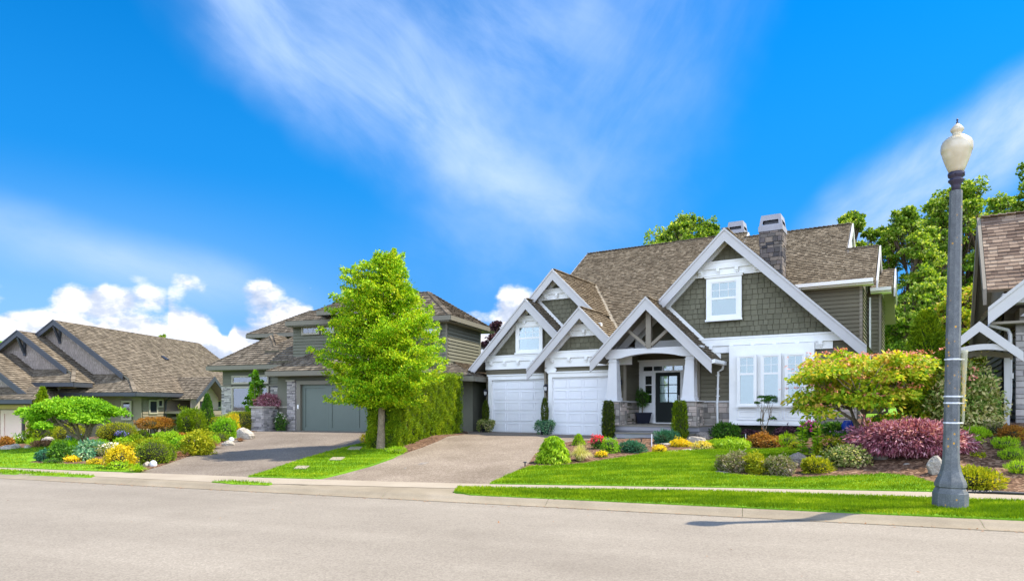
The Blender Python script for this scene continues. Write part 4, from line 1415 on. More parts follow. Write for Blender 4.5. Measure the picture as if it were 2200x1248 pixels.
    H.put(H.mb().box(-9.1, -6.0, 21.3, 24.2, .78, .93).box(-9.06, -6.04, 21.36, 24.2, .3, .78), 'porch_deck', 'deck_grey')
    H.put(H.mb().box(-9.12, -5.98, 21.26, 24.19, .931, .965), 'deck_boards', 'taupe_trim')
    st = H.mb(); st.box(-8.72, -6.1, 20.90, 21.3, .25, .69)
    o = H.put(st, 'step', 'deck_grey')
    H.put(H.mb().box(-8.75, -6.07, 20.86, 21.3, .691, .725), 'tread', 'taupe_trim', o)
    for (ub0, ub1, ut0, ut1, us0, us1) in ((-9.36, -8.94, -9.27, -9.0, -9.42, -8.84), (-6.66, -6.24, -6.53, -6.27, -6.72, -6.14)):
        D0 = 21.55
        ps = H.mb()
        bt = [(ub0, D0, 1.82), (ub1, D0, 1.82), (ub1, D0 + .42, 1.82), (ub0, D0 + .42, 1.82)]
        tp = [(ut0, D0 + .07, 3.30), (ut1, D0 + .07, 3.30), (ut1, D0 + .34, 3.30), (ut0, D0 + .34, 3.30)]
        k = len(ps.v); ps.v += bt + tp
        for f in ((0, 3, 2, 1), (4, 5, 6, 7), (0, 1, 5, 4), (1, 2, 6, 5), (2, 3, 7, 6), (3, 0, 4, 7)):
            ps.f.append(f); ps.uv += [(ps.v[i][0], ps.v[i][2]) for i in f]
        ps.box(ub0 - .02, ub1 + .02, D0 - .02, D0 + .44, 1.80, 1.90)
        ps.box(ut0 - .03, ut1 + .03, D0 + .04, D0 + .37, 3.16, 3.20)
        c = H.put(ps, 'porch_column', 'column_paint')
        H.stone(us0, us1, .93, 1.76, D0 - .02, name='pedestal')
        H.stone(D0 - .02, D0 + .6, .93, 1.76, us1, side=1, name='pedestal')
        H.put(H.mb().box(us0 - .05, us1 + .10, D0 - .12, D0 + .62, 1.762, 1.80).box(us0 + .01, us1 - .01, D0, D0 + .58, .93, 1.76), 'pedestal_cap', 'fascia_paint')
    H.stone(22.7, 24.2, .93, 1.74, -9.12, side=1, cap='fascia_paint')
    # arched beam
    am = H.mb()
    n = 16
    bot = []
    for i in range(n + 1):
        t = i / n
        u = -8.98 + (2.44) * t
        bot.append((u, 21.58, 3.22 + .20 * math.sin(math.pi * t) ** .7))
    pts = [(-9.62, 21.58, 3.58), (-9.35, 21.58, 3.27), (-8.98, 21.58, 3.27)] + bot[1:-1] + [(-6.54, 21.58, 3.27), (-6.1, 21.58, 3.27), (-5.98, 21.58, 3.58)]
    top = [(p[0], p[1], 3.60) for p in pts]
    for i in range(len(pts) - 1):
        a, b_, c, d = pts[i], pts[i + 1], top[i + 1], top[i]
        am.prism([a, b_, c, d], (0, .30, 0))
    H.put(am, 'porch_beam', 'column_paint')
    tr = H.mb(); tr.box(-7.88, -7.70, 21.50, 21.66, 3.601, 4.98)
    H.put(tr, 'king_post', 'taupe_trim')
    for sg in (-1, 1):
        H.put(H.mb().bar((-7.79 + sg * .09, 21.58, 3.68), (-7.79 + sg * .82, 21.58, 4.30), .10, .16, (0, 1, 0)), 'brace', 'taupe_trim')
    H.put(H.mb().box(-9.5, -6.46, 21.88, 24.2, 3.56, 3.60), 'porch_ceiling', 'soffit')
    # porch gutter and downspout
    gm = H.mb()
    gm.prism([(-5.62, 21.3, 3.10), (-5.50, 21.3, 3.12), (-5.50, 21.3, 3.0), (-5.62, 21.3, 2.98)], (0, 1.55, 0))
    H.put(gm, 'gutter', 'white_paint')
    dm = H.mb()
    dm.tube([(-5.56, 22.6, 3.0), (-5.62, 22.75, 2.86), (-5.78, 22.82, 2.78), (-5.80, 22.82, 1.9)], .038, 8)
    dm.tube([(-5.80, 22.82, 1.9), (-5.80, 22.76, 1.72), (-5.78, 22.74, .75)], .038, 8)
    for z in (2.2, 2.65, 1.95): dm.box(-5.87, -5.73, 22.84, 22.875, z, z + .02)
    H.put(dm, 'downspout', 'white_paint')
    # entrance
    D = 24.145
    e = H.mb()
    e.box(-9.08, -8.93, D - .10, D, .98, 3.12).box(-6.99, -6.84, D - .10, D, .98, 3.12).box(-9.08, -6.84, D - .101, D, 3.12, 3.30)
    e.box(-9.16, -6.76, D - .19, D, 3.302, 3.36).box(-8.93, -8.47, D - .06, D, .98, 1.70).box(-7.45, -6.99, D - .06, D, .98, 1.70)
    e.box(-8.53, -8.44, D - .08, D, .98, 2.90).box(-7.48, -7.39, D - .08, D, .98, 2.90).box(-8.93, -6.99, D - .081, D, 2.88, 2.95)
    o = H.put(e, 'door_surround', 'white_paint')
    tm = H.mb()
    for i in range(5):
        x = -8.93 + i * 1.94 / 5
        tm.box(x + .02, x + .366, D - .02, D - .008, 2.955, 3.115)
    H.put(tm, 'transom_pane', 'glass', o)
    mu = H.mb()
    for i in range(1, 5):
        x = -8.93 + i * 1.94 / 5
        mu.box(x - .02, x + .02, D - .06, D, 2.95, 3.12)
    for x0, x1 in ((-8.93, -8.53), (-7.39, -6.99)):
        for z in (1.70, 2.05, 2.40, 2.76):
            mu.box(x0, x1, D - .055, D - .003, z, z + .035)
        mu.box(x0, x0 + .08, D - .0555, D - .003, 1.735, 2.88).box(x1 - .06, x1, D - .0555, D - .003, 1.735, 2.88).box(x0 + .08, x1 - .06, D - .0553, D - .003, 2.795, 2.88)
    H.put(mu, 'muntins', 'white_paint', o)
    sd_ = H.mb(); sd_.box(-8.92, -8.54, D - .006, D - .002, 1.71, 2.87).box(-7.38, -7.0, D - .006, D - .002, 1.71, 2.87).box(-8.92, -7.0, D - .006, D - .0021, 2.955, 3.118)
    H.put(sd_, 'dark_interior', 'dark_room', o)
    for x in (-8.92, -7.38): H.put(H.mb().box(x, x + .38, D - .020, D - .016, 1.71, 2.87), 'sidelight_pane', 'glass', o)
    dr = H.mb()
    dr.box(-8.44, -7.48, D - .03, D, 1.0, 1.62)
    dr.box(-8.44, -8.28, D - .03, D, 1.62, 2.88).box(-7.62, -7.48, D - .03, D, 1.62, 2.88).box(-8.28, -7.62, D - .03, D, 2.74, 2.88).box(-8.28, -7.62, D - .03, D, 1.62, 1.76)
    dr.box(-7.97, -7.935, D - .03, D - .004, 1.76, 2.74)
    for z in (2.08, 2.40): dr.box(-8.28, -7.62, D - .0295, D - .004, z, z + .03)
    for x in (-8.30, -7.90):
        for q in ((x, x + .30, 1.12, 1.14), (x, x + .30, 1.54, 1.56), (x, x + .02, 1.14, 1.54), (x + .28, x + .30, 1.14, 1.54)):
            dr.box(q[0], q[1], D - .042, D - .0301, q[2], q[3])
    do = H.put(dr, 'front_door', 'black_paint')
    H.put(H.mb().box(-8.28, -7.62, D - .014, D - .010, 1.76, 2.74), 'pane', 'glass', do)
    H.put(H.mb().box(-8.28, -7.62, D - .006, D - .002, 1.76, 2.74), 'curtain', 'curtain', do)
    H.put(H.mb().tube([(-7.55, D - .03, 1.95), (-7.55, D - .07, 1.93), (-7.55, D - .07, 1.72), (-7.55, D - .03, 1.70)], .012, 6).box(-7.575, -7.525, D - .036, D - .0302, 1.66, 2.02), 'handle', 'fascia_paint', do)
    H.put(H.mb().box(-8.5, -7.42, D - .14, D, .966, 1.0), 'threshold', 'white_paint')
    return H


def second_house():
    H = House('hip_roof_house', 19.1, (-16, 25, 0.45), 'grey-green two-storey house with hipped shake roofs and wide green garage door behind the street tree', 'house')
    mt = 'shake_grey'
    g = .3
    b = H.mb()
    b.box(-19.9, -12.6, 24.845, 33, g, 3.2)
    b.box(-20.3, -12.08, 26.52, 30.2, 3.0, 5.4)
    b.box(-24.8, -21.4, 26.82, 31, g, 3.3)
    b.box(-21.4, -19.2, 28.5, 33, g, 3.6)
    b.box(-12.62, -10.9, 26.3, 32, g, 2.95)
    b.box(-25.2, -20.4, 30.2, 33.5, 3.0, 5.45)
    H.put(b, 'wall', 'green_siding')
    s = .61
    e0 = 3.16
    # garage skirt roof wrapping the upper storey
    H.roof([[(-20.0, 24.2, e0), (-12.9, 24.2, e0), (-12.9, 26.55, e0 + s * 2.35), (-17.65, 26.55, e0 + s * 2.35)],
            [(-20.0, 24.2, e0), (-17.65, 26.55, e0 + s * 2.35), (-17.65, 29.6, e0 + s * 2.35), (-20.0, 29.6, e0)],
            [(-21.4, 26.2, 3.75), (-17.8, 26.2, 3.75), (-17.8, 27.2, 4.55), (-21.4, 27.2, 4.55)],
            [(-22.4, 27.0, 4.35), (-17.8, 27.0, 4.35), (-17.8, 28.4, 5.25), (-21.6, 28.4, 5.25)],
            [(-13.4, 25.1, 2.87), (-10.35, 25.1, 2.85), (-11.8, 26.55, 3.45), (-13.4, 26.55, 3.47)],
            [(-10.35, 25.1, 2.85), (-10.35, 31.5, 2.85), (-12.1, 31.5, 3.58), (-12.1, 26.9, 3.58)],
            ], mt, row=.20, th=.050, wid=(.10, .26))
    H.ridge_cap((-20.0, 24.2, e0), (-17.65, 26.55, e0 + s * 2.35), mt)
    # left wing
    pk = (-23.2, 28.5, 5.30)
    pk2 = (-23.0, 29.2, 5.32)
    c0, c1 = (-25.25, 26.2, 3.62), (-20.75, 26.2, 3.62)
    H.roof([[c0, c1, pk], [c1, (-20.75, 30.5, 3.62), pk2, pk], [c0, pk, pk2, (-25.25, 30.5, 3.62)]], mt, row=.20, th=.050, wid=(.10, .26))
    H.ridge_cap(c0, pk, mt); H.ridge_cap(c1, pk, mt)
    # upper hips
    u0, u1, d0, d1, eh = -20.33, -12.6, 26.0, 33.5, 5.62
    w = 3.74
    a, b_, c, d = (u0, d0, eh), (u1, d0, eh), (u1, d1, eh), (u0, d1, eh)
    r0, r1 = (u0 + w, d0 + w, 7.92), (u1 - w, d0 + w, 7.92)
    H.roof([[a, b_, r1, r0], [b_, c, r1], [c, d, r0, r1], [d, a, r0]], mt, row=.20, th=.050, wid=(.10, .26))
    H.ridge_cap(a, r0, mt); H.ridge_cap(b_, r1, mt); H.ridge_cap(r0, r1, mt)
    a, b_, c, d = (-14.6, 25.7, 5.50), (-11.7, 25.7, 5.50), (-11.7, 30.3, 5.50), (-15.5, 30.3, 5.50)
    r1, r0 = (-13.85, 28.0, 6.95), (-15.6, 28.0, 6.95)
    H.roof([[(-16.5, 25.7, 5.5), b_, r1, r0], [b_, c, r1], [c, d, r0, r1]], mt, row=.20, th=.050, wid=(.10, .26))
    H.ridge_cap(b_, r1, mt); H.ridge_cap(c, r1, mt); H.ridge_cap(r1, r0, mt)
    # small hip over the middle window
    a, b_ = (-18.2, 25.45, 5.95), (-15.6, 25.45, 5.95)
    H.roof([[a, b_, (-16.6, 26.9, 6.75), (-17.2, 26.9, 6.75)], [a, (-17.2, 26.9, 6.75), (-17.6, 28.0, 6.7), (-18.2, 27.2, 5.95)]], mt, row=.20, th=.050, wid=(.10, .26))
    H.ridge_cap(a, (-17.2, 26.9, 6.75), mt)
    # rear left hip
    a, b_, p = (-25.6, 29.4, 5.55), (-20.6, 29.4, 5.55), (-23.1, 31.6, 7.0)
    p2 = (-22.6, 31.6, 7.0)
    H.roof([[a, b_, p2, p], [a, p, p2, (-22.6, 33.8, 5.55), (-25.6, 33.8, 5.55)]], mt, row=.20, th=.050, wid=(.10, .26))
    H.ridge_cap(a, p, mt)
    # eave boards and gutters
    fs = H.mb()
    def fas(p, q, hgt=.20):
        fs.bar((p[0], p[1], p[2] - hgt / 2 - .01), (q[0], q[1], q[2] - hgt / 2 - .01), .07, hgt)
    for p, q in (((-20.02, 24.17, e0), (-12.9, 24.17, e0)), ((-20.03, 24.2, e0), (-20.03, 29.6, e0)), ((-25.27, 26.17, 3.62), (-20.72, 26.17, 3.62)), ((-20.72, 26.17, 3.62), (-20.72, 30, 3.62)),
                 ((-25.28, 26.2, 3.62), (-25.28, 30, 3.62)), ((-20.35, 25.97, 5.62), (-14.5, 25.97, 5.62)), ((-20.36, 26, 5.62), (-20.36, 33, 5.62)),
                 ((-16.5, 25.67, 5.50), (-11.67, 25.67, 5.50)), ((-11.67, 25.67, 5.50), (-11.67, 30.3, 5.50)), ((-18.2, 25.42, 5.95), (-15.6, 25.42, 5.95)), ((-18.22, 25.45, 5.95), (-18.22, 27.2, 5.95)),
                 ((-25.6, 29.37, 5.55), (-20.6, 29.37, 5.55)), ((-25.63, 29.4, 5.55), (-25.63, 33.8, 5.55)), ((-10.33, 25.1, 2.85), (-10.33, 31.5, 2.85)), ((-13.4, 25.08, 2.95), (-10.33, 25.08, 2.85))):
        fas(p, q)
    H.put(fs, 'gutter', 'green_trim')
    sf = H.mb()
    sf.box(-20.0, -12.9, 24.25, 24.9, 2.93, 2.97).box(-25.2, -20.8, 26.25, 27, 3.38, 3.42).box(-20.3, -12.6, 26.0, 26.6, 5.36, 5.40).box(-16.4, -11.75, 25.72, 26.5, 5.24, 5.28).box(-12.3, -11.72, 26.4, 30.2, 5.241, 5.281)
    H.put(sf, 'soffit', 'green_trim')
    # walls
    H.siding([(-19.2, 24.8, 2.65), (-12.6, 24.8, 2.65), (-12.6, 24.8, 3.0), (-19.2, 24.8, 3.0)], mat='green_siding')
    H.siding([(-19.2, 24.84, .4), (-12.6, 24.84, .4), (-12.6, 24.84, 2.65), (-19.2, 24.84, 2.65)], mat='green_siding')
    H.siding([(-24.8, 26.8, .4), (-21.4, 26.8, .4), (-21.4, 26.8, 3.4), (-24.8, 26.8, 3.4)], mat='green_siding')
    H.siding([(-20.3, 26.5, 4.0), (-12.2, 26.5, 3.4), (-12.2, 26.5, 5.4), (-20.3, 26.5, 5.4)], mat='green_siding')
    H.siding([(-12.075, 26.25, 3.3), (-12.075, 29.9, 3.3), (-12.075, 29.9, 5.3), (-12.075, 26.25, 5.3)], (1, 0, 0), 'green_siding', row=.15)
    H.siding([(-12.7, 26.24, 3.3), (-12.08, 26.24, 3.3), (-12.08, 26.24, 5.3), (-12.7, 26.24, 5.3)], mat='green_siding')
    H.put(H.mb().box(-12.7, -12.08, 26.25, 26.6, 3.3, 5.3), 'wall', 'green_siding')
    H.put(H.mb().box(-12.15, -12.06, 26.2, 26.29, 3.3, 5.3), 'corner_board', 'green_trim')
    # left wing windows
    H.window(-24.15, -22.85, 2.72, 3.15, 26.77, .06, None, 0, 0, 'curtain', 'fawn_trim', sill=False)
    H.window(-22.75, -21.9, 2.72, 3.15, 26.77, .06, None, 0, 0, 'dark_room', 'fawn_trim', sill=False)
    H.window(-24.15, -22.85, .75, 2.60, 26.77, .06, .32, 0, 0, 'curtain', 'fawn_trim', sill=False)
    H.window(-22.75, -21.9, .75, 2.60, 26.77, .06, .32, 0, 0, 'curtain', 'fawn_trim', sill=False)
    H.window(-19.75, -18.75, 5.00, 5.40, 26.47, .05, None, 3, 0, 'curtain', 'fawn_trim', sill=False)
    H.window(-18.65, -17.9, 5.00, 5.40, 26.47, .05, None, 0, 0, 'curtain', 'fawn_trim', sill=False)
    H.window(-13.1, -12.36, 4.72, 5.08, 26.21, .06, None, 0, 0, 'dark_room', 'fawn_trim', sill=False)
    H.stone(-24.85, -24.2, .4, 2.62, 26.77, mat='ledge_stone', rows=(.05, .10), wid=(.14, .4), depth=.05, cap='green_trim')
    H.stone(-21.85, -21.35, .4, 2.62, 26.77, mat='ledge_stone', rows=(.05, .10), wid=(.14, .4), depth=.05, cap='green_trim')
    # garage pillar
    H.stone(-19.22, -18.78, .45, 2.72, 24.66, mat='ledge_stone', rows=(.045, .09), wid=(.12, .4), name='pillar', cap='fawn_trim')
    H.stone(24.66, 24.9, .45, 2.72, -18.78, side=1, mat='ledge_stone', rows=(.045, .09), wid=(.12, .3), name='pillar')
    # garage door of three tall recessed panels
    gm = H.mb()
    U0, U1, Z0, Z1, D = -18.49, -14.35, .47, 2.58, 24.78
    gm.box(U0, U1, D, D + .03, Z0, Z1)
    pw = (U1 - U0) / 3
    for i in range(3):
        x = U0 + i * pw
        gm.box(x, x + .17, D - .03, D - .0005, Z0, Z1).box(x + pw - .17, x + pw - .003, D - .03, D - .0005, Z0, Z1)
        gm.box(x + .17, x + pw - .17, D - .03, D - .0005, Z1 - .16, Z1).box(x + .17, x + pw - .17, D - .03, D - .0005, Z0, Z0 + .2)
    H.put(gm, 'garage_door', 'green_door')
    gs = H.mb()
    gs.box(U0 - .2, U0, D - .18, D + .01, .45, Z1 + .16).box(U1, U1 + .2, D - .18, D + .01, .45, Z1 + .16).box(U0, U1, D - .18, D + .01, Z1, Z1 + .16)
    H.put(gs, 'door_surround', 'green_trim')
    H.put(H.mb().box(U0 - .13, U0 - .07, D - .215, D - .181, 1.5, 1.68), 'keypad', 'white_paint')
    # recessed entrance, its deep shade put into the near-black wall colour
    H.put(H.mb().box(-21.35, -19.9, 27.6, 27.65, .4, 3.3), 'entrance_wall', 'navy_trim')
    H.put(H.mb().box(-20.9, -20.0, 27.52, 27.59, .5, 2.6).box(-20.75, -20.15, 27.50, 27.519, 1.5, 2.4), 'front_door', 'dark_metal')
    return H


def left_house():
    H = House('cottage_house', 7.25, (-29, 36, -0.6), 'long low house at far left with three stepped shake gables and dark eave boards', 'house')
    mt = 'shake_grey'
    p = .72
    g = -1.4
    H.k = K0 = .944
    b = H.mb()
    b.prism([(-36.0, 36.02, g), (-26.7, 36.02, g), (-26.7, 36.02, 2.7), (-32.05, 36.02, 6.5), (-36.0, 36.02, 3.7)], (0, 13.7, 0))
    H.put(b, 'wall', 'beige_siding')
    H.k = 1.0
    b = H.mb()
    b.prism([(-34.9, 33.02, g), (-28.4, 33.02, g), (-28.4, 33.02, 3.3), (-31.6, 33.02, 5.6), (-34.9, 33.02, 3.2)], (0, 1.4, 0))
    H.put(b, 'wall', 'beige_siding')
    H.sh = (2.35, .22)
    b = H.mb()
    b.prism([(-40, 31.22, g), (-31.85, 31.22, g), (-31.85, 31.22, 2.0), (-34.6, 31.22, 4.0), (-40, 31.22, 1.0)], (0, 1.6, 0))
    H.put(b, 'wall', 'beige_siding')
    H.sh = (0.0, 0.0)
    # B: big gable
    H.k = K0
    H.roof([[(-32.05, 35.5, 6.74), (-26.1, 35.5, 2.44), (-26.1, 50, 2.44), (-32.05, 50, 6.74)], [(-32.05, 35.5, 6.74), (-37, 35.5, 3.18), (-37, 50, 3.18), (-32.05, 50, 6.74)]], mt, row=.19, th=.045, wid=(.10, .24))
    H.rake((-32.05, 6.74), (-27.55, 3.48), 35.44, .30, mat='navy_trim')
    H.rake((-32.05, 6.74), (-34.5, 4.98), 35.44, .30, mat='navy_trim')
    H.shingles([(-31.0 + .0, 36.0, 3.40), (-27.4, 36.0, 3.40), (-32.05, 36.0, 6.65), (-33.5, 36.0, 5.6), (-31.6, 36.0, 3.9)][:0] or [(-34.5, 36.0, 3.40), (-27.5, 36.0, 3.40), (-32.05, 36.0, 6.62), (-34.5, 36.0, 4.9)], mat='mauve_shingle', row=.15, wid=(.10, .2))
    H.roof([[(-31.0, 34.6, 2.40), (-26.1, 34.6, 2.40), (-27.55, 36.0, 3.50), (-31.0, 36.0, 3.50)], [(-26.1, 34.6, 2.40), (-26.1, 36.0, 2.42), (-27.55, 36.0, 3.52)]], mt, row=.19, th=.045, wid=(.10, .24))
    H.ridge_cap((-26.1, 34.6, 2.42), (-27.5, 35.95, 3.50), mt)
    # A: middle gable
    H.k = 1.0
    H.roof([[(-31.53, 32.5, 5.76), (-27.5, 32.5, 2.86), (-27.5, 34.5, 2.86), (-31.53, 34.5, 5.76)], [(-31.53, 32.5, 5.76), (-35, 32.5, 3.26), (-35, 34.5, 3.26), (-31.53, 34.5, 5.76)]], mt, row=.19, th=.045, wid=(.10, .24))
    H.rake((-31.53, 5.76), (-28.55, 3.62), 32.44, .30, mat='navy_trim')
    H.rake((-31.53, 5.76), (-34.4, 3.70), 32.44, .30, mat='navy_trim')
    H.shingles([(-34.4, 33.0, 3.55), (-28.5, 33.0, 3.55), (-31.53, 33.0, 5.66), (-34.4, 33.0, 3.7)], mat='mauve_shingle', row=.15, wid=(.10, .2))
    H.roof([[(-32.1, 31.7, 2.86), (-27.5, 31.7, 2.86), (-28.5, 33.0, 3.66), (-32.1, 33.0, 3.66)], [(-27.5, 31.7, 2.86), (-27.5, 33.0, 2.88), (-28.5, 33.0, 3.68)]], mt, row=.19, th=.045, wid=(.10, .24))
    H.ridge_cap((-27.5, 31.7, 2.88), (-28.5, 32.95, 3.68), mt)
    # C: left gable over the garage
    H.sh = (2.35, .22)
    H.roof([[(-34.6, 30.5, 4.28), (-31.2, 30.5, 1.86), (-31.2, 33.2, 1.86), (-34.6, 33.2, 4.28)], [(-34.6, 30.5, 4.28), (-38.6, 30.5, 1.6), (-38.6, 34, 1.6), (-34.6, 34, 4.28)]], mt, row=.19, th=.045, wid=(.10, .24))
    H.rake((-34.6, 4.28), (-31.25, 1.90), 30.44, .30, mat='navy_trim')
    H.rake((-34.6, 4.28), (-38.5, 1.66), 30.44, .30, mat='navy_trim')
    H.shingles([(-37, 31.2, 2.35), (-31.9, 31.2, 2.35), (-34.6, 31.2, 4.2), (-37, 31.2, 2.6)], mat='mauve_shingle', row=.15, wid=(.10, .2))
    H.roof([[(-38, 29.9, 1.72), (-30.6, 29.9, 1.72), (-31.3, 31.2, 2.40), (-38, 31.2, 2.40)], [(-30.6, 29.9, 1.72), (-30.6, 31.2, 1.74), (-31.3, 31.2, 2.42)]], mt, row=.19, th=.045, wid=(.10, .24))
    H.put(H.mb().box(-38, -30.56, 29.83, 29.89, 1.52, 1.72).box(-38, -30.86, 29.891, 31.17, 1.56, 1.60), 'fascia', 'navy_trim')
    H.sh = (0.0, 0.0)
    # fascia under the skirts
    f = H.mb()
    H.k = K0
    fb = H.mb()
    fb.box(-31.0, -26.06, 34.53, 34.59, 2.20, 2.40).box(-31.0, -26.36, 34.591, 35.87, 2.24, 2.28)
    fb.box(-26.10, -26.03, 34.6, 50, 2.20, 2.42).box(-26.8, -26.1, 34.6, 50, 2.16, 2.199)
    H.put(fb, 'fascia', 'navy_trim')
    H.k = 1.0
    for (a, b_, D, z) in ((-32.1, -27.46, 31.67, 2.76),):
        f.box(a, b_, D - .04, D + .02, z - .10, z + .10)
        f.box(a, b_ - .3, D + .021, D + 1.3, z - .06, z - .02)
    f.box(-27.5, -27.43, 31.7, 33.0, 2.64, 2.86)
    H.put(f, 'fascia', 'navy_trim')
    # brackets under the two peaks
    for uc, hp, D in ((-32.05, 6.40, 36.0), (-31.53, 5.42, 33.0)):
        H.k = K0 if D == 36.0 else 1.0
        m = H.mb()
        m.box(uc - .07, uc + .07, D - .10, D, hp - 1.0, hp + .05)
        m.bar((uc, D - .08, hp - .85), (uc, D - .52, hp - .02), .10, .12)
        H.put(m, 'bracket', 'navy_trim')
    # pent ends seen at the left of each skirt
    H.k = K0
    H.put(H.mb().box(-31.06, -30.98, 34.7, 36, 2.5, 3.45), 'skirt_end', 'fawn_trim')
    H.k = 1.0
    H.put(H.mb().box(-32.2, -32.1, 31.8, 33, 2.85, 3.6), 'skirt_end', 'fawn_trim')
    # garage
    H.sh = (2.05, .06)
    gm = H.mb(); gm.box(-37.0, -31.95, 31.10, 31.16, -1.2, 1.36)
    for i in range(4):
        x = -37.0 + i * 1.2625
        gm.box(x + .02, x + .22, 31.06, 31.099, -1.2, 1.36).box(x + 1.04, x + 1.24, 31.06, 31.099, -1.2, 1.36).box(x + .22, x + 1.04, 31.06, 31.099, 1.16, 1.36)
    H.put(gm, 'garage_door', 'pink_door')
    H.put(H.mb().box(-38, -31.55, 31.12, 31.215, 1.40, 1.62).box(-31.9, -31.55, 31.12, 31.215, -1.2, 1.4), 'wall', 'cream_wall')
    H.put(H.mb().box(-31.9, -31.82, 31.02, 31.119, -1.2, 1.4), 'downspout', 'dark_metal')
    H.sh = (0.0, 0.0)
    # entry below A, its shaded opening drawn as a flat near-black panel
    H.put(H.mb().box(-31.4, -28.4, 32.94, 33.015, 1.5, 2.66).box(-28.9, -28.4, 32.95, 33.014, -1.2, 1.5), 'wall', 'cream_wall')
    H.put(H.mb().box(-31.2, -29.0, 32.90, 32.939, 2.10, 2.32), 'lintel', 'navy_trim')
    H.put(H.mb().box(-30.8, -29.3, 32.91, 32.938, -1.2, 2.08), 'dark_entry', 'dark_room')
    # wall under B and along the side
    H.k = K0
    H.put(H.mb().box(-28.4, -26.7, 35.92, 36.015, g, 2.4), 'wall', 'stucco')
    H.put(H.mb().box(-26.75, -26.68, 36, 49, 1.9, 2.4), 'wall', 'stucco')
    H.siding([(-26.69, 36, g), (-26.69, 49.5, g), (-26.69, 49.5, 2.2), (-26.69, 36, 2.2)], (1, 0, 0), 'beige_siding', row=.16)
    def sidewin(D0, D1, z0, z1):
        m = H.mb()
        m.box(-26.67, -26.60, D0, D0 + .09, z0, z1).box(-26.67, -26.60, D1 - .09, D1, z0, z1).box(-26.67, -26.60, D0 + .09, D1 - .09, z0, z0 + .09).box(-26.67, -26.60, D0 + .09, D1 - .09, z1 - .09, z1)
        o = H.put(m, 'window', 'fawn_trim')
        H.put(H.mb().box(-26.655, -26.64, D0 + .09, D1 - .09, z0 + .09, z1 - .09), 'pane', 'dark_room', o)
    H.window(-27.9, -27.25, .8, 1.95, 35.90, .08, None, 0, 0, 'dark_room', 'fawn_trim', sill=False)
    sidewin(35.9 + .6, 37.3, 1.15, 2.0); sidewin(37.3, 37.8, 1.55, 2.05); sidewin(43.3, 44.2, 1.5, 2.05); sidewin(45.0, 46.2, 1.45, 2.05)
    sidewin(36.5, 37.2, -.6, .95)
    H.put(H.mb().tube([(-26.2, 38.0, 2.2), (-26.55, 38.0, 1.95), (-26.6, 38.0, 1.7), (-26.6, 38.0, -.8)], .06, 6), 'downspout', 'dark_metal')
    H.stone(-27.4, -26.7, -1.0, .15, 35.86, mat='ledge_stone', rows=(.06, .14), wid=(.15, .4))
    H.put(H.mb().box(-27.45, -26.65, 35.7, 35.9, .16, .24), 'sill', 'fawn_trim')
    # side gable porch facing right
    c = 40.5
    H.roof([[(-24.9, c, 3.52), (-24.9, c - 1.9, 2.06), (-26.6, c - 1.9, 2.06), (-27.6, c, 3.52)], [(-24.9, c, 3.52), (-24.9, c + 1.9, 2.06), (-26.6, c + 1.9, 2.06), (-27.6, c, 3.52)]], mt, row=.19, th=.045)
    for sg in (-1, 1):
        H.put(H.mb().prism([(-24.88, c, 3.55), (-24.88, c + sg * 1.95, 2.05), (-24.88, c + sg * 1.95, 1.80), (-24.88, c, 3.28)], (.06, 0, 0)), 'rake_board', 'navy_trim')
    H.put(H.mb().prism([(-25.6, c - 1.5, 1.4), (-25.6, c + 1.5, 1.4), (-25.6, c + 1.5, 2.2), (-25.6, c, 3.35), (-25.6, c - 1.5, 2.2)], (.08, 0, 0)), 'gable_wall', 'fawn_trim')
    H.put(H.mb().box(-25.515, -25.49, c - .6, c + .7, 1.42, 1.95), 'pane', 'dark_room')
    H.put(H.mb().box(-26.6, -24.2, c - 2.6, c + 2.6, 1.16, 1.30).box(-26.6, -24.5, c - 1.9, c + 2.2, .80, .94), 'canopy', 'soffit')
    H.put(H.mb().box(-24.75, -24.6, c - 1.8, c - 1.65, g, .8).box(-24.75, -24.6, c + 1.9, c + 2.05, g, .8), 'post', 'fawn_trim')
    # roof vents
    for (D, k) in ((42.0, .42), (49.0, .62), (47.6, .45)):
        u = -32.05 + 5.95 * k
        z = 6.74 - 4.3 * k
        H.put(H.mb().bar((u - .1, D, z + .12), (u + .3, D, z - .12), .32, .07), 'roof_vent', 'dark_metal')
    return H


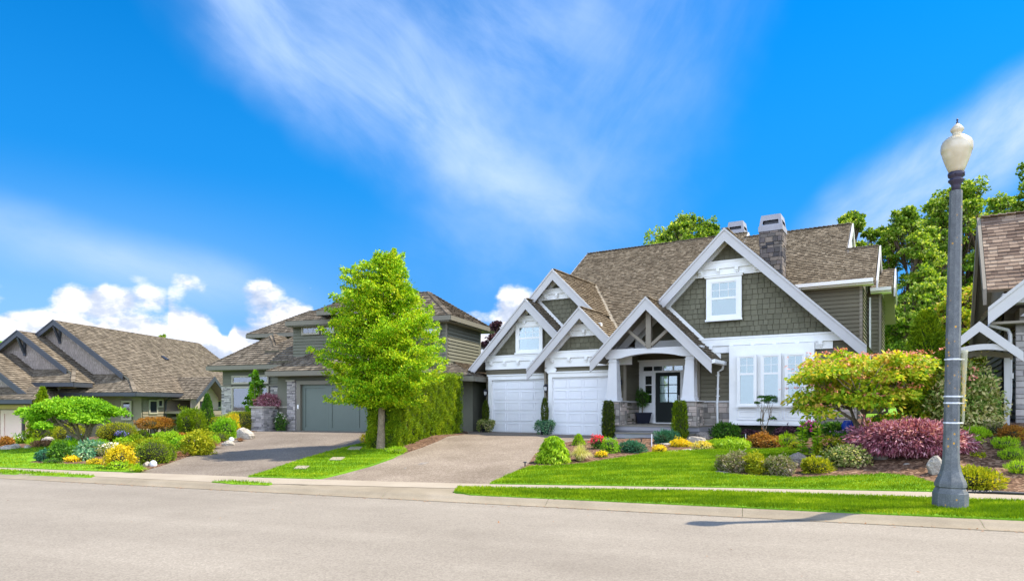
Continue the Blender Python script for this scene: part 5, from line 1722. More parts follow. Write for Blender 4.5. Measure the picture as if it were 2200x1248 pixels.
def right_house():
    H = House('gabled_house', 31.6, (1.8, 18, 1.0), 'house at right edge with steep brown shake roof, white eave board and a stone corner', 'house')
    mt = 'shake_brown'
    b = H.mb()
    b.box(1.95, 9, 18.5, 26, .2, 3.8)
    b.prism([(1.75, 19.4, .2), (1.75, 19.4, 4.3), (1.75, 20.9, 6.2), (1.75, 23.5, 3.8), (1.75, 23.5, .2)], (7, 0, 0))
    H.put(b, 'wall', 'soffit')
    H.roof([[(1.40, 19.0, 4.32), (9, 19.0, 4.32), (9, 20.85, 6.45), (1.40, 20.85, 6.45)], [(1.40, 20.85, 6.45), (9, 20.85, 6.45), (9, 24, 3.3), (1.40, 24, 3.3)]], mt, row=.135, th=.02, wid=(.12, .26))
    H.ridge_cap((1.40, 20.85, 6.45), (9, 20.85, 6.45), mt)
    H.put(H.mb().prism([(1.32, 19.0, 4.36), (1.32, 20.85, 6.48), (1.32, 24, 3.33), (1.32, 24, 3.0), (1.32, 20.85, 6.1), (1.32, 19.0, 3.98)], (.07, 0, 0)), 'rake_board', 'taupe_trim')
    # front gable: its left rake rises out of frame
    k = .87
    uc = 4.2
    hp = 3.74 + (uc - 1.33) * k
    H.roof([[(uc, 17.9, hp), (1.33, 17.9, 3.74), (1.33, 20.3, 3.74), (uc, 20.3, hp)], [(uc, 17.9, hp), (7.1, 17.9, 3.74), (7.1, 20.3, 3.74), (uc, 20.3, hp)]], mt, row=.135, th=.02, wid=(.12, .26))
    H.rake((uc, hp), (1.33, 3.74), 17.85, .34, mat='fascia_paint')
    H.rake((uc, hp), (7.1, 3.74), 17.85, .34, mat='fascia_paint')
    H.put(H.mb().prism([(1.95, 18.38, 3.6), (6.6, 18.38, 3.6), (uc, 18.38, hp - .2)], (0, .1, 0)), 'gable_wall', 'fascia_paint')
    H.put(H.mb().box(1.6, 7, 18.0, 18.42, 3.86, 4.08), 'trim_band', 'fascia_paint')
    H.put(H.mb().box(1.40, 7, 18.0, 19.4, 3.42, 3.47), 'soffit', 'soffit')
    H.stone(1.86, 3.2, .3, 3.45, 18.36, mat='ledge_stone', rows=(.07, .15), wid=(.15, .4), name='stone_corner')
    H.siding([(1.75, 19.38, .3), (4, 19.38, .3), (4, 19.38, 4.3), (1.75, 19.38, 4.3)], mat='beige_siding')
    H.siding([(1.94, 18.4, .3), (1.94, 19.4, .3), (1.94, 19.4, 3.5), (1.94, 18.4, 3.5)], (-1, 0, 0), 'beige_siding')
    # side wall set back, lap siding
    H.siding([(1.74, 19.4, .3), (1.74, 23.4, .3), (1.74, 23.4, 4.2), (1.74, 19.4, 4.2)], (-1, 0, 0), 'lap_siding')
    H.put(H.mb().tube([(1.36, 18.1, 3.42), (1.72, 18.28, 3.30), (1.76, 18.28, 3.2), (1.76, 18.28, 1.9)], .04, 8).tube([(1.76, 18.28, 1.9), (1.74, 18.24, 1.6), (1.66, 18.2, 1.25)], .04, 8).tube([(1.76, 18.28, 2.34), (1.76, 18.28, 2.22)], .065, 8), 'downspout', 'fascia_paint')
    return H


def garden_gate_hood():
    H = House('gate_hood', 31.6, (1.2, 17, 1.0), 'small grey gabled arch over the side gate, between the lamp post and the right-hand house', 'gate arch')
    m = H.mb()
    for (u0, h0, u1, h1) in ((1.12, 3.40, 1.86, 2.72), (1.12, 3.40, .66, 2.98)):
        m.prism([(u0, 17.0, h0), (u1, 17.0, h1), (u1, 17.0, h1 - .20), (u0, 17.0, h0 - .22)], (0, .06, 0))
    H.put(m, 'rake_board', 'fascia_paint')
    a = H.mb()
    n = 10
    for i in range(n):
        t0, t1 = i / n, (i + 1) / n
        f = lambda t: (.64 + 1.14 * t, 2.70 + .10 * math.sin(math.pi * t))
        (x0, z0), (x1, z1) = f(t0), f(t1)
        a.prism([(x0, 17.05, z0), (x1, 17.05, z1), (x1, 17.05, z1 + .12), (x0, 17.05, z0 + .12)], (0, .07, 0))
    H.put(a, 'arched_beam', 'fascia_paint')
    r = H.mb()
    r.slab([(1.12, 17.06, 3.40), (1.86, 17.06, 2.72), (1.86, 18.2, 2.72), (1.12, 18.2, 3.40)], (1, 0, 1), .04)
    r.slab([(1.12, 17.06, 3.40), (.66, 17.06, 2.98), (.66, 18.2, 2.98), (1.12, 18.2, 3.40)], (-1, 0, 1), .04)
    H.put(r, 'roof', 'soffit')
    b = H.mb()
    for i in range(n):
        t0, t1 = i / n, (i + 1) / n
        f = lambda t: (.64 + 1.14 * t, 2.62 + .10 * math.sin(math.pi * t))
        (x0, z0), (x1, z1) = f(t0), f(t1)
        b.prism([(x0, 18.0, z0), (x1, 18.0, z1), (x1, 18.0, z1 + .12), (x0, 18.0, z0 + .12)], (0, .07, 0))
    H.put(b, 'arched_beam', 'taupe_trim')
    for u in (.70, 1.62):
        H.put(H.mb().box(u, u + .10, 17.9, 18.0, .5, 2.66), 'post', 'fascia_paint')
    # gate lanterns hang by the posts
    H.lantern(1.22, 17.9, 2.2)

# ------------------------------------------------------------------ street lamp
def street_lamp():
    X, Y = from_st(2.95, 11.35)
    a, b = ray(2041, 1093)
    Y = 9.66; X = a * Y
    Z = terrain(X, Y)
    e = empty('street_lamp', (X, Y, Z), 'grey octagonal street lamp with cream urn-shaped globe on the grass verge', 'street lamp', R(-8))
    e.rotation_euler = (R(0.2), R(0.9), R(-8))
    e.scale = (0.80, 0.80, 0.965)
    m, T = newmat('lamp_concrete')
    co = T.add('ShaderNodeTexCoord').outputs['Object']
    n = T.noise(co, 6, 5, 0.6)
    f = T.noise(co, 60, 3, 0.7)
    c = T.ramp(T.math('ADD', T.math('MULTIPLY', n, .5), T.math('MULTIPLY', f, .5)), [(.3, (.070, .075, .078)), (.5, (.125, .135, .138)), (.68, (.21, .22, .215)), (.8, (.45, .46, .45))])
    # orange lichen spots
    vo = T.add('ShaderNodeTexVoronoi', {'Vector': co, 'Scale': 13.0, 'Randomness': 1.0})
    rr = T.add('ShaderNodeSeparateColor', {0: vo.outputs['Color']}).outputs[0]
    spot = T.math('MULTIPLY', T.smooth(vo.outputs['Distance'], .26, .18), T.smooth(rr, .62, .68))
    patch = T.smooth(T.noise(co, 2.2, 2, .5), .44, .60)
    c = T.mix(T.math('MULTIPLY', spot, patch), c, (.62, .32, .03))
    finish(T, c, .8, f, .5, .004, .25)
    k = 1.082
    def oct_(mb, prof, n=8):
        kk = len(mb.v)
        mb.lathe([(r * k, z) for r, z in prof], n)
    base = MB()
    oct_(base, [(.262, -.1), (.262, .26), (.25, .275), (.235, .31), (.215, .34)])
    base.build('base', m, e)
    col = MB()
    oct_(col, [(.212, .341), (.235, .355), (.235, .40), (.222, .44), (.19, .50), (.155, .59), (.132, .70), (.122, .85), (.118, 1.2), (.112, 2.2), (.104, 3.4), (.094, 4.83)])
    col.build('pole', m, e)
    dm = MATS['lamp_metal'] if 'lamp_metal' in MATS else mat_paint('lamp_metal', (.035, .028, .05), .4, .2)
    c2 = MB()
    c2.lathe([(.072, 4.80), (.072, 4.90), (.082, 4.93), (.125, 4.975), (.128, 4.995), (.095, 5.00), (.105, 5.03), (.13, 5.05), (.135, 5.10), (.11, 5.115)], 20)
    for i in range(6):
        t = i * math.pi / 3
        c2.lathe([(.012, 5.055), (.014, 5.07), (.006, 5.085)], 6, (.135 * math.cos(t), .135 * math.sin(t)))
    c2.build('collar', dm, e, True)
    gm, T = newmat('lamp_globe')
    n = T.noise(T.add('ShaderNodeTexCoord').outputs['Object'], 5, 3, .5)
    c = T.ramp(n, [(.3, (.50, .42, .27)), (.7, (.66, .58, .42))])
    T.add('ShaderNodeOutputMaterial', {0: T.add('ShaderNodeBsdfPrincipled', {'Base Color': c, 'Roughness': .25, 'Subsurface Weight': .25, 'Subsurface Radius': (.1, .08, .05, ), 'Specular IOR Level': .5}).outputs[0]})
    g = MB()
    pr = [(.098, 5.10), (.128, 5.16), (.165, 5.25), (.198, 5.34), (.215, 5.41), (.2255, 5.425), (.232, 5.47), (.228, 5.53), (.205, 5.585), (.165, 5.62)]
    g.lathe([(r * 1.10, z) for r, z in pr], 40)
    g.build('globe', gm, e, True)
    g = MB()
    g.lathe([(.178, 5.612), (.168, 5.632), (.12, 5.655), (.082, 5.672), (.072, 5.70), (.086, 5.718), (.108, 5.745), (.106, 5.765), (.075, 5.80), (.040, 5.832), (.016, 5.85)], 32)
    g.build('globe_lid', gm, e, True)
    g = MB()
    g.lathe([(.014, 5.845), (.022, 5.862), (.010, 5.875), (.014, 5.892), (.020, 5.905), (.006, 5.925)], 10)
    g.build('finial', dm, e, True)
    # steel bands and the clear flower tube strapped to the pole
    for z in (1.32, 1.62, 1.72, 2.28):
        mb = MB()
        r = .128
        mb.lathe([(r, z - .012), (r + .006, z - .010), (r + .006, z + .010), (r, z + .012)], 8)
        mb.tube([(.13, -.03, z), (.19, -.02, z)], .010, 6)
        mb.build('strap', M['white_glaze'], e)
    tb = MB()
    tb.lathe([(.012, 1.30), (.022, 1.36), (.03, 1.8), (.05, 2.35), (.055, 2.42)], 12, (.185, -.02))
    tg, T = newmat('tube_plastic')
    T.add('ShaderNodeOutputMaterial', {0: T.add('ShaderNodeMixShader', {0: .45, 1: T.add('ShaderNodeBsdfTransparent', {0: (.9, .9, .82, 1)}).outputs[0], 2: T.add('ShaderNodeBsdfPrincipled', {'Base Color': (.6, .58, .42, 1), 'Roughness': .25}).outputs[0]}).outputs[0]})
    tb.build('flower_tube', tg, e, True)
    rng = np.random.default_rng(3)
    p = np.stack([.185 + rng.normal(size=60) * .008, -.02 + rng.normal(size=60) * .008, 1.45 + rng.random(60) * .75], 1)
    D = unit(rng.normal(size=(60, 3)) * .4 + np.array([0, 0, 1.]))
    S = unit(np.cross(D, rng.normal(size=(60, 3))))
    quad_mesh('dried_flowers', leaf_arrays(p, D, S, np.full(60, .06), np.full(60, .02)), M['petal_yellow']).parent = e


# ------------------------------------------------------------------ trees
def limb(mb, p, q, r0, r1, rr, sag=0.0, n=4, sides=7):
    p, q = Vector(p), Vector(q)
    pts, rad = [], []
    L = (q - p).length
    for i in range(n + 1):
        t = i / n
        j = Vector((rr.gauss(0, 1), rr.gauss(0, 1), rr.gauss(0, .6))) * L * .035 * math.sin(math.pi * t)
        pts.append(p.lerp(q, t) + j + Vector((0, 0, sag * L * math.sin(math.pi * t))))
        rad.append(r0 + (r1 - r0) * t)
    mb.tube(pts, rad, sides)
    return pts


def street_tree():
    """round-crowned tree on the strip between the drives: layered flat sprays on near-level branches"""
    X, Y, Z = gp(818, 966)
    e = empty('street_tree', (X, Y, Z), 'bright green layered street tree with pale trunk, on the lawn strip between the two driveways', 'tree')
    rng = np.random.default_rng(11)
    rr = random.Random(11)
    S = Y / 1415.0
    # outline: apparent height -> left and right reach, measured from the trunk line
    prof = [(872, 95, 70), (850, 122, 102), (815, 136, 130), (785, 144, 135), (755, 148, 142), (725, 138, 142), (700, 130, 128), (680, 126, 116), (655, 118, 100), (635, 114, 102), (612, 104, 72), (590, 98, 62), (575, 80, 50), (560, 18, 52), (545, 4, 48)]
    top = (873 - 541) * S + 1.6 - Z
    zz = np.array([(873 - y) * S + 1.6 - Z for y, _, _ in prof])
    ll = np.array([a * S for _, a, _ in prof]); rl = np.array([b * S for _, _, b in prof])
    ax = lambda z: 0.02 + 0.42 * max(0, (z - 1.4)) / 4.4       # leader leans right
    V = []
    tb = MB()
    tr = [(0, 0, -.1), (.0, 0, .1), (.02, 0, .7), (.03, 0, 1.35), (.02, .02, 2.2), (.10, .03, 3.2), (.22, 0, 4.3), (.36, 0, 5.4)]
    tb.tube(tr, [.17, .125, .10, .09, .075, .06, .04, .015], 12)
    nb = 230
    for i in range(nb):
        t = (i + rr.random()) / nb
        z = 1.30 + (top - 1.38) * t ** 1.05
        az = i * 2.399963 + rr.uniform(-.4, .4)
        c, s = math.cos(az), math.sin(az)
        l, r_ = float(np.interp(z, zz, ll)), float(np.interp(z, zz, rl))
        side = (r_ - 0.0) if c > 0 else l
        dep = (l + r_) / 2 * .85
        L = 1 / math.sqrt((c / max(.1, side)) ** 2 + (s / max(.1, dep)) ** 2)
        L *= rr.uniform(.60, 1.04) if i % 4 else rr.uniform(.92, 1.12)
        a0 = ax(z) * (0.35 + .65 * t)
        z0 = z - L * .22
        tip = Vector((c * L, s * L, z + L * rr.uniform(-.05, .05)))
        root = Vector((a0 * .55, 0, max(1.25, z0)))
        if i % 3 == 0: limb(tb, root, tip * .93 + root * .07, .022 * (1.1 - t) + .006, .004, rr, .03, 4, 5)
        # a spray: leaves along the outer part, flattish fan with drooping rim
        n = int(230 * (0.5 + L))
        u = rng.random(n) ** .65
        base = np.array(root)[None] * (1 - u)[:, None] + np.array(tip)[None] * u[:, None]
        wdt = (.10 + .26 * np.sin(np.pi * np.clip(u * .86 + .1, 0, 1))) * (.45 + .5 * L)
        perp = np.array([-s, c, 0.0])
        off = rng.normal(size=n) * wdt * .62
        p = base + perp[None] * off[:, None]
        p[:, 2] += rng.normal(size=n) * .04 - .25 * off ** 2 + .05 * np.sin(p[:, 0] * 9 + i) + .03 * L
        D = unit(np.array([c, s, -.25])[None] * .9 + perp[None] * (off * 2.0)[:, None] + rng.normal(size=(n, 3)) * .65)
        Sd = unit(np.cross(D, np.array([0, 0, 1.])[None] + rng.normal(size=(n, 3)) * .75))
        Lf = .078 * (.6 + .7 * rng.random(n))
        V.append(leaf_arrays(p, D, Sd, Lf, Lf * .55, .1))
    # spire
    n = 900
    zt = 1 - rng.random(n) ** 1.3
    p = np.stack([.38 + rng.normal(size=n) * .10 * (1.2 - zt), rng.normal(size=n) * .15 * (1.2 - zt), top - .55 + .60 * zt], 1)
    D = unit(rng.normal(size=(n, 3)) + np.array([0, 0, .9]))
    Sd = unit(np.cross(D, rng.normal(size=(n, 3))))
    Lf = .075 * (.6 + .7 * rng.random(n))
    V.append(leaf_arrays(p, D, Sd, Lf, Lf * .5, .1))
    tb.build('trunk', M['bark'], e, True)
    quad_mesh('crown', np.vstack(V), M['leaf_fresh']).parent = e


def clump_tree(name, label, px, zd, ytop, ybot, wpx, seed, mat='leaf_alder', group=None, cl=60, leaves=260, lsz=.16, trunk=.22, bark='bark_dark', shape=1.0, gz=None, stems=1, clr=1.0, low=.15):
    """loose-crowned tree: forked trunk, limbs ending in leaf clumps with sky between them"""
    a, _ = ray(px, 800)
    X, Y = a * zd, zd
    Z = terrain(X, Y) if gz is None else gz
    e = empty(name, (X, Y, Z), label, 'tree', 0, group)
    rng = np.random.default_rng(seed); rr = random.Random(seed)
    h = (873 - ytop) / 1415 * zd + 1.6 - Z
    hb = max(h * low, (873 - ybot) / 1415 * zd + 1.6 - Z)
    w = wpx / 1415 * zd / 2
    mb = MB()
    V = []
    tops = []
    for s in range(stems):
        off = (s - (stems - 1) / 2) * w * .5
        q = limb(mb, (off * .4, 0, -.2), (off + rr.uniform(-.1, .1) * w, rr.uniform(-.2, .2) * w, h * .80), trunk, trunk * .15, rr, 0, 7, 9)
        tops.append(q)
    nb = max(12, int(cl / 2.4))
    tot = int(cl * leaves * 1.05); lsz *= .80
    for i in range(nb):
        t = ((i + rr.random()) / nb) ** .9
        z = hb + (h - hb) * t * .93
        env = (math.sin(math.pi * min(1, (t * .80 + .16))) ** .6) * shape + (1 - shape) * (1 - t * .8)
        az = i * 2.399963 + rr.uniform(-.5, .5)
        rad = w * env * (rr.uniform(.45, .95) if t < .9 else rr.uniform(0, .3))
        c = Vector((rad * math.cos(az), rad * math.sin(az), z))
        q = tops[i % stems]
        k = min(len(q) - 1, max(1, int(len(q) * min(.95, (z - .12 * h) / h))))
        bt = limb(mb, q[k - 1], c, trunk * .35 * (1 - t * .6), .03, rr, .05, 4, 5)
        RB = w * rr.uniform(.26, .42) * clr * (1 - .25 * t)
        m = 22
        for j in range(m):
            d0 = Vector((rr.gauss(0, 1), rr.gauss(0, 1), rr.gauss(0.25, .8))).normalized()
            f = rr.uniform(.25, 1.15)
            cc = c + Vector((d0.x * RB * f * 1.15, d0.y * RB * f * 1.15, d0.z * RB * f * .85))
            limb(mb, bt[rr.choice((2, 3, 4))], cc, .035, .008, rr, .03, 2, 4)
            R_ = RB * rr.uniform(.16, .42)
            n = int(tot / nb / m * rr.uniform(.5, 1.5))
            d = unit(rng.normal(size=(n, 3)))
            p = np.array(cc) + d * (R_ * rng.random(n) ** .4)[:, None] * np.array([1.35, 1.35, .7])
            D = unit(rng.normal(size=(n, 3)) + np.array([0, 0, -.1]))
            Sd = unit(np.cross(D, rng.normal(size=(n, 3))))
            Lf = lsz * (.6 + .7 * rng.random(n))
            V.append(leaf_arrays(p, D, Sd, Lf, Lf * .7, .1))
    mb.build('trunk', M[bark], e, True)
    quad_mesh('crown', np.vstack(V), M[mat]).parent = e
    return e


def umbrella_tree(name, label, px, py, x0, x1, y0, y1, mat, seed, at=None, tiers=26, leaves=430, lsz=.07, bark='bark', fork=(.38, .62), flat=.55, trunk=.07, flowers=None, stems=4, spread_low=.35, ltype=.6):
    """low spreading garden tree, crown given by its apparent box"""
    X, Y, Z = at or gp(px, py)
    S = Y / 1415
    e = empty(name, (X, Y, Z), label, 'tree')
    rng = np.random.default_rng(seed); rr = random.Random(seed)
    L0, L1 = (x0 - px) * S, (x1 - px) * S
    zt, zb = (873 - y0) * S + 1.6 - Z, (873 - y1) * S + 1.6 - Z
    cx, hw = (L0 + L1) / 2, (L1 - L0) / 2
    mb = MB(); V = []; F = []
    fk = zb * fork[0] + .05
    mb.tube([(0, 0, -.06), (.0, 0, .05), (.015, 0, fk * .6), (0, 0, fk)], [trunk * 1.5, trunk * 1.1, trunk, trunk * .95], 9)
    hubs = []
    for s in range(stems):
        az = s * 6.283 / stems + rr.uniform(-.3, .3)
        tgt = Vector((cx + hw * .50 * math.cos(az), hw * .45 * math.sin(az), zb + (zt - zb) * .45))
        q = limb(mb, (0, 0, fk * .96), tgt, trunk * .62, trunk * .25, rr, -.06, 6, 7)
        hubs.append(q)
    for i in range(tiers):
        t = i / tiers
        az = i * 2.399963 + rr.uniform(-.25, .25)
        rad = math.sqrt((i + .5) / tiers) * rr.uniform(.72, 1.06)
        z = zt - (zt - zb) * (flat * rad ** 2 * rr.uniform(.6, 1.0) + (1 - flat) * rr.random() * .9 + .08)
        c = Vector((cx + hw * .88 * rad * math.cos(az), hw * .72 * rad * math.sin(az), z))
        q = min(hubs, key=lambda h_: (h_[-1] - c).length)
        limb(mb, q[rr.choice((3, 4, 5))], c, trunk * .25, .005, rr, .02, 3, 5)
        R_ = hw * rr.uniform(.11, .27)
        n = int(leaves * rr.uniform(.7, 1.3))
        d = unit(rng.normal(size=(n, 3)))
        p = np.array(c) + d * (R_ * rng.random(n) ** .45)[:, None] * np.array([1.1, 1.1, .38])
        p[:, 2] -= .25 * ((p[:, 0] - c.x) ** 2 + (p[:, 1] - c.y) ** 2) / max(R_, .01)
        D = unit(d * np.array([1, 1, .2]) + rng.normal(size=(n, 3)) * .6 + np.array([0, 0, -.45]))
        Sd = unit(np.cross(D, np.array([0, 0, 1.])[None] + rng.normal(size=(n, 3)) * .6))
        Lf = lsz * (.6 + .7 * rng.random(n))
        V.append(leaf_arrays(p, D, Sd, Lf, Lf * ltype, .1))
        if flowers:
            m = int(flowers[1] * rr.uniform(.2, 1.6))
            f = np.array(c) + np.stack([rng.normal(size=m) * R_ * .6, rng.normal(size=m) * R_ * .6, np.abs(rng.normal(size=m)) * .02 + R_ * .30], 1)
            f = np.repeat(f, 4, axis=0) + rng.normal(size=(m * 4, 3)) * .012
            D = unit(rng.normal(size=(len(f), 3)) * np.array([1, 1, .4]))
            Sd = unit(np.cross(D, np.array([0, 0, 1.])[None] + rng.normal(size=(len(f), 3)) * .3))
            F.append(leaf_arrays(f, D, Sd, np.full(len(f), flowers[2]), np.full(len(f), flowers[2] * .7)))
    mb.build('trunk', M[bark], e, True)
    quad_mesh('crown', np.vstack(V), M[mat]).parent = e
    if flowers: quad_mesh('flowers', np.vstack(F), M[flowers[0]]).parent = e
    return e


def cone_tree(name, label, px, py, wpx, hpx, seed, mat, cat='conifer', n=9000, L=.07, W=.35, power=.75, core=True, at=None, updir=1.0, wob=.1, flutes=0, flute=.1):
    """conifer or column: upswept sprays on a tapering solid"""
    X, Y, Z = at or gp(px, py)
    w, h = wpx * Y / 1415 / 2, hpx * Y / 1415
    Y += 0 if at else w * .6
    rng = np.random.default_rng(seed); rr = random.Random(seed)
    z = rng.random(n) ** 1.15
    az = rng.random(n) * 2 * np.pi
    prof = lambda t: np.clip((1 - t) ** power * np.minimum(1, .62 + 2.5 * t), .02, 1)
    lob = 1 + wob * np.sin(az * 5 + z * 17) + wob * .8 * np.sin(az * 9 - z * 31) + .05 * rng.normal(size=n)
    if flutes: lob += flute * (np.abs(np.sin(az * flutes / 2 + np.sin(z * 3))) - .6)
    r = w * prof(z) * lob * (.80 + .22 * rng.random(n))
    p = np.stack([r * np.cos(az), r * np.sin(az), z * h * .985], 1)
    d = np.stack([np.cos(az), np.sin(az), np.zeros(n)], 1)
    D = unit(d * .8 + np.array([0, 0, updir]) + rng.normal(size=(n, 3)) * .45)
    S = unit(np.cross(D, rng.normal(size=(n, 3))))
    Lf = L * (.6 + .7 * rng.random(n))
    cm = MB()
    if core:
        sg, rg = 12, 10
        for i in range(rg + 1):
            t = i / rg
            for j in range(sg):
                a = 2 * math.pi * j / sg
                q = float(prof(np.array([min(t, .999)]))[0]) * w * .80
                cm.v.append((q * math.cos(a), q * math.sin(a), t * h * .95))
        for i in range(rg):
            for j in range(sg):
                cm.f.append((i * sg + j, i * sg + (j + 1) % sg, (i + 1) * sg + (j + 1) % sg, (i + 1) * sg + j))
    o = quad_mesh(name, leaf_arrays(p, D, S, Lf, Lf * W), M[mat], cm if core else None)
    o.location = (X, Y, Z - .02)
    return tag(o, label, cat)


def hedge():
    A = gp(866, 966); B = gp(1001, 930)
    A = Vector((A[0], A[1], 0)); B = Vector((B[0], B[1], 0))
    d = (B - A).normalized(); nrm = Vector((-d.y, d.x, 0))      # away to the left
    if nrm.x > 0: nrm = -nrm
    A += nrm * .12; B += nrm * .12
    L = (B - A).length; W = 1.0
    base = (A + B) / 2
    z0 = min(terrain(A.x, A.y), terrain(B.x, B.y))
    rng = np.random.default_rng(21)
    V = []
    top = lambda s: 2.14 + .28 * (s / L) + .03 * np.sin(s * 3.1) + .02 * np.sin(s * 7.7)
    def add(n, s, t, z, nx):
        p = np.stack([A.x + d.x * s + nrm.x * t - base.x, A.y + d.y * s + nrm.y * t - base.y, z], 1)
        out = np.broadcast_to(np.array(nx), (n, 3))
        D = unit(out * .55 + np.array([0, 0, .9]) + rng.normal(size=(n, 3)) * .5)
        S = unit(np.cross(D, rng.normal(size=(n, 3))))
        Lf = .062 * (.6 + .8 * rng.random(n))
        V.append(leaf_arrays(p, D, S, Lf, Lf * .38, .1))
    def relief(a, z): return .06 * np.abs(np.sin(a * 5.2 + .5 * np.sin(z * 2))) + .03 * np.sin(a * 13 + z * 5) + .03 * np.sin(z * 11 + a * 4)
    n = 60000
    s = rng.random(n) * L; z = rng.random(n) * top(s)
    add(n, s, .14 - relief(s, z) + rng.random(n) * .08 + .12 * np.clip(z - top(s) + .3, 0, 1), z, (-nrm.x, -nrm.y, 0))
    n = 18000
    t = rng.random(n) * W; z = rng.random(n) * 2.5
    add(n, .10 - relief(t, z) + rng.random(n) * .08 + .12 * np.clip(z - 2.25, 0, 1), t, z, (-d.x, -d.y, 0))
    n = 16000
    s = rng.random(n) * L; t = rng.random(n) * W
    add(n, s, t, top(s) - .05 + relief(s, t) * .9 + rng.random(n) * .05, (0, 0, 1))
    n = 5000
    s = rng.random(n) * L; z = rng.random(n) * top(s)
    add(n, s, np.full(n, W), z, (nrm.x, nrm.y, 0))
    n = 5000
    t = rng.random(n) * W; z = rng.random(n) * 2.6
    add(n, L - .05 + relief(t, z), t, z, (d.x, d.y, 0))
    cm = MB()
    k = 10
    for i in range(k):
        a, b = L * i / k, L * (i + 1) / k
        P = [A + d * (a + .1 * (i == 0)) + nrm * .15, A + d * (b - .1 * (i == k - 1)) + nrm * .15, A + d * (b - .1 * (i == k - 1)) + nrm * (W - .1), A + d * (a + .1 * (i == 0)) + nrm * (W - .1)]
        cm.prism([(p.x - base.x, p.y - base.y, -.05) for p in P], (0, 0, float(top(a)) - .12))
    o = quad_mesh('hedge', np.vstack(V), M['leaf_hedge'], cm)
    o.location = (base.x, base.y, z0)
    tag(o, 'tall clipped yellow-green cedar hedge running back along the driveway of the large house', 'hedge')


def potted(name, label, px, py, potw, poth, seed, style, at=None):
    X, Y, Z = at or gp(px, py)
    S = Y / 1415
    w, h = potw * S / 2, poth * S
    Y += w
    e = empty(name, (X, Y, Z), label, 'potted plant')
    mb = MB()
    if style == 'square':
        k = .74
        q = lambda r, z: [(-r, -r, z), (r, -r, z), (r, r, z), (-r, r, z)]
        for (r0, z0, r1, z1) in ((w * k, 0, w, h), (w * 1.04, h - .03, w * 1.04, h + .01)):
            a, b = q(r0, z0), q(r1, z1)
            for i in range(4): mb.face([a[i], a[(i + 1) % 4], b[(i + 1) % 4], b[i]])
            mb.face(b); mb.face(a[::-1])
        mb.build('pot', M['black_pot'], e)
        V, cm = foliage([((0, 0, h + poth * S * 1.35), (w * .92, w * .92, w * 1.25))], 'spiky', seed, 1.0, .7)
        quad_mesh('foliage', V, M['leaf_mid'], cm).parent = e
        t = MB(); t.tube([(0, 0, h - .05), (0, 0, h + .45)], .02, 6); t.build('stem', M['bark'], e)
    else:
        mb.lathe([(w * .72, 0), (w * .95, h * .9), (w, h), (w * .85, h), (w * .8, h * .92)], 18)
        mb.build('pot', M['black_pot'], e, True)
        o = cone_tree('foliage', None, 0, 0, 0, 0, seed, 'leaf_yew', n=1, at=(0, 1e-4, 0))
        bpy.data.objects.remove(o)
        rng = np.random.default_rng(seed)
        n = 1500
        z = rng.random(n); a = rng.random(n) * 6.283
        hh = poth * S * 1.75
        r = w * .62 * np.clip(np.sin(np.pi * (z * .72 + .22)), .1, 1) * (.7 + .35 * rng.random(n))
        p = np.stack([r * np.cos(a), r * np.sin(a), h + z * hh], 1)
        D = unit(np.stack([np.cos(a), np.sin(a), np.full(n, 2.4)], 1) + rng.normal(size=(n, 3)) * .35)
        Sd = unit(np.cross(D, rng.normal(size=(n, 3))))
        Lf = .09 * (.6 + .7 * rng.random(n))
        quad_mesh('foliage', leaf_arrays(p, D, Sd, Lf, Lf * .22), M['leaf_yew']).parent = e
        # ivy spilling over the rim
        n = 1400
        a = rng.random(n) * 6.283; dn = rng.random(n) ** 1.1
        lob = .6 + .4 * np.sin(a * 3 + seed)
        p = np.stack([(w * 1.1 + .12 * np.sin(dn * 3)) * np.cos(a), (w * 1.1 + .12 * np.sin(dn * 3)) * np.sin(a), h * (1.08 - dn * lob * 1.05)], 1) + rng.normal(size=(n, 3)) * .03
        p[:, 2] = np.maximum(p[:, 2], .01)
        D = unit(rng.normal(size=(n, 3)) + np.array([0, 0, -.6]))
        Sd = unit(np.cross(D, rng.normal(size=(n, 3))))
        quad_mesh('ivy', leaf_arrays(p, D, Sd, np.full(n, .055), np.full(n, .04)), M['leaf_varieg' if seed % 2 else 'leaf_hosta']).parent = e
    return e


def lily(name, label, px, py, hpx, seed):
    X, Y, Z = gp(px, py)
    h = hpx * Y / 1415
    e = empty(name, (X, Y, Z), label, 'plant')
    rng = np.random.default_rng(seed)
    mb = MB(); mb.tube([(0, 0, 0), (.01, 0, h * .5), (0, 0, h)], [.012, .010, .006], 6)
    mb.build('stem', M['leaf_mid'], e)
    n = 170
    z = .15 + .85 * rng.random(n); a = rng.random(n) * 6.283
    p = np.stack([np.zeros(n), np.zeros(n), z * h], 1)
    D = unit(np.stack([np.cos(a), np.sin(a), .15 + 1.0 * (z > .92)], 1) + rng.normal(size=(n, 3)) * .1)
    Sd = unit(np.cross(D, rng.normal(size=(n, 3))))
    L = (.19 - .07 * z) * (.8 + .4 * rng.random(n))
    quad_mesh('leaves', leaf_arrays(p, D, Sd, L, L * .24, .12), M['leaf_lime']).parent = e
    return e


def path_light(label, px, py, hpx, dark=True):
    X, Y, Z = gp(px, py)
    h = hpx * Y / 1415
    e = empty('path_light', (X, Y, Z), label, 'garden light')
    mt = M['dark_metal'] if dark else M['white_glaze']
    mb = MB(); mb.tube([(0, 0, -.05), (0, 0, h * .82)], .015, 6); mb.build('stake', mt, e)
    if not dark: return
    mb = MB(); mb.lathe([(.02, h * .8), (.045, h * .82), (.045, h * .9), (.03, h * .96), (.01, h)], 12); mb.build('lamp_head', mt, e)


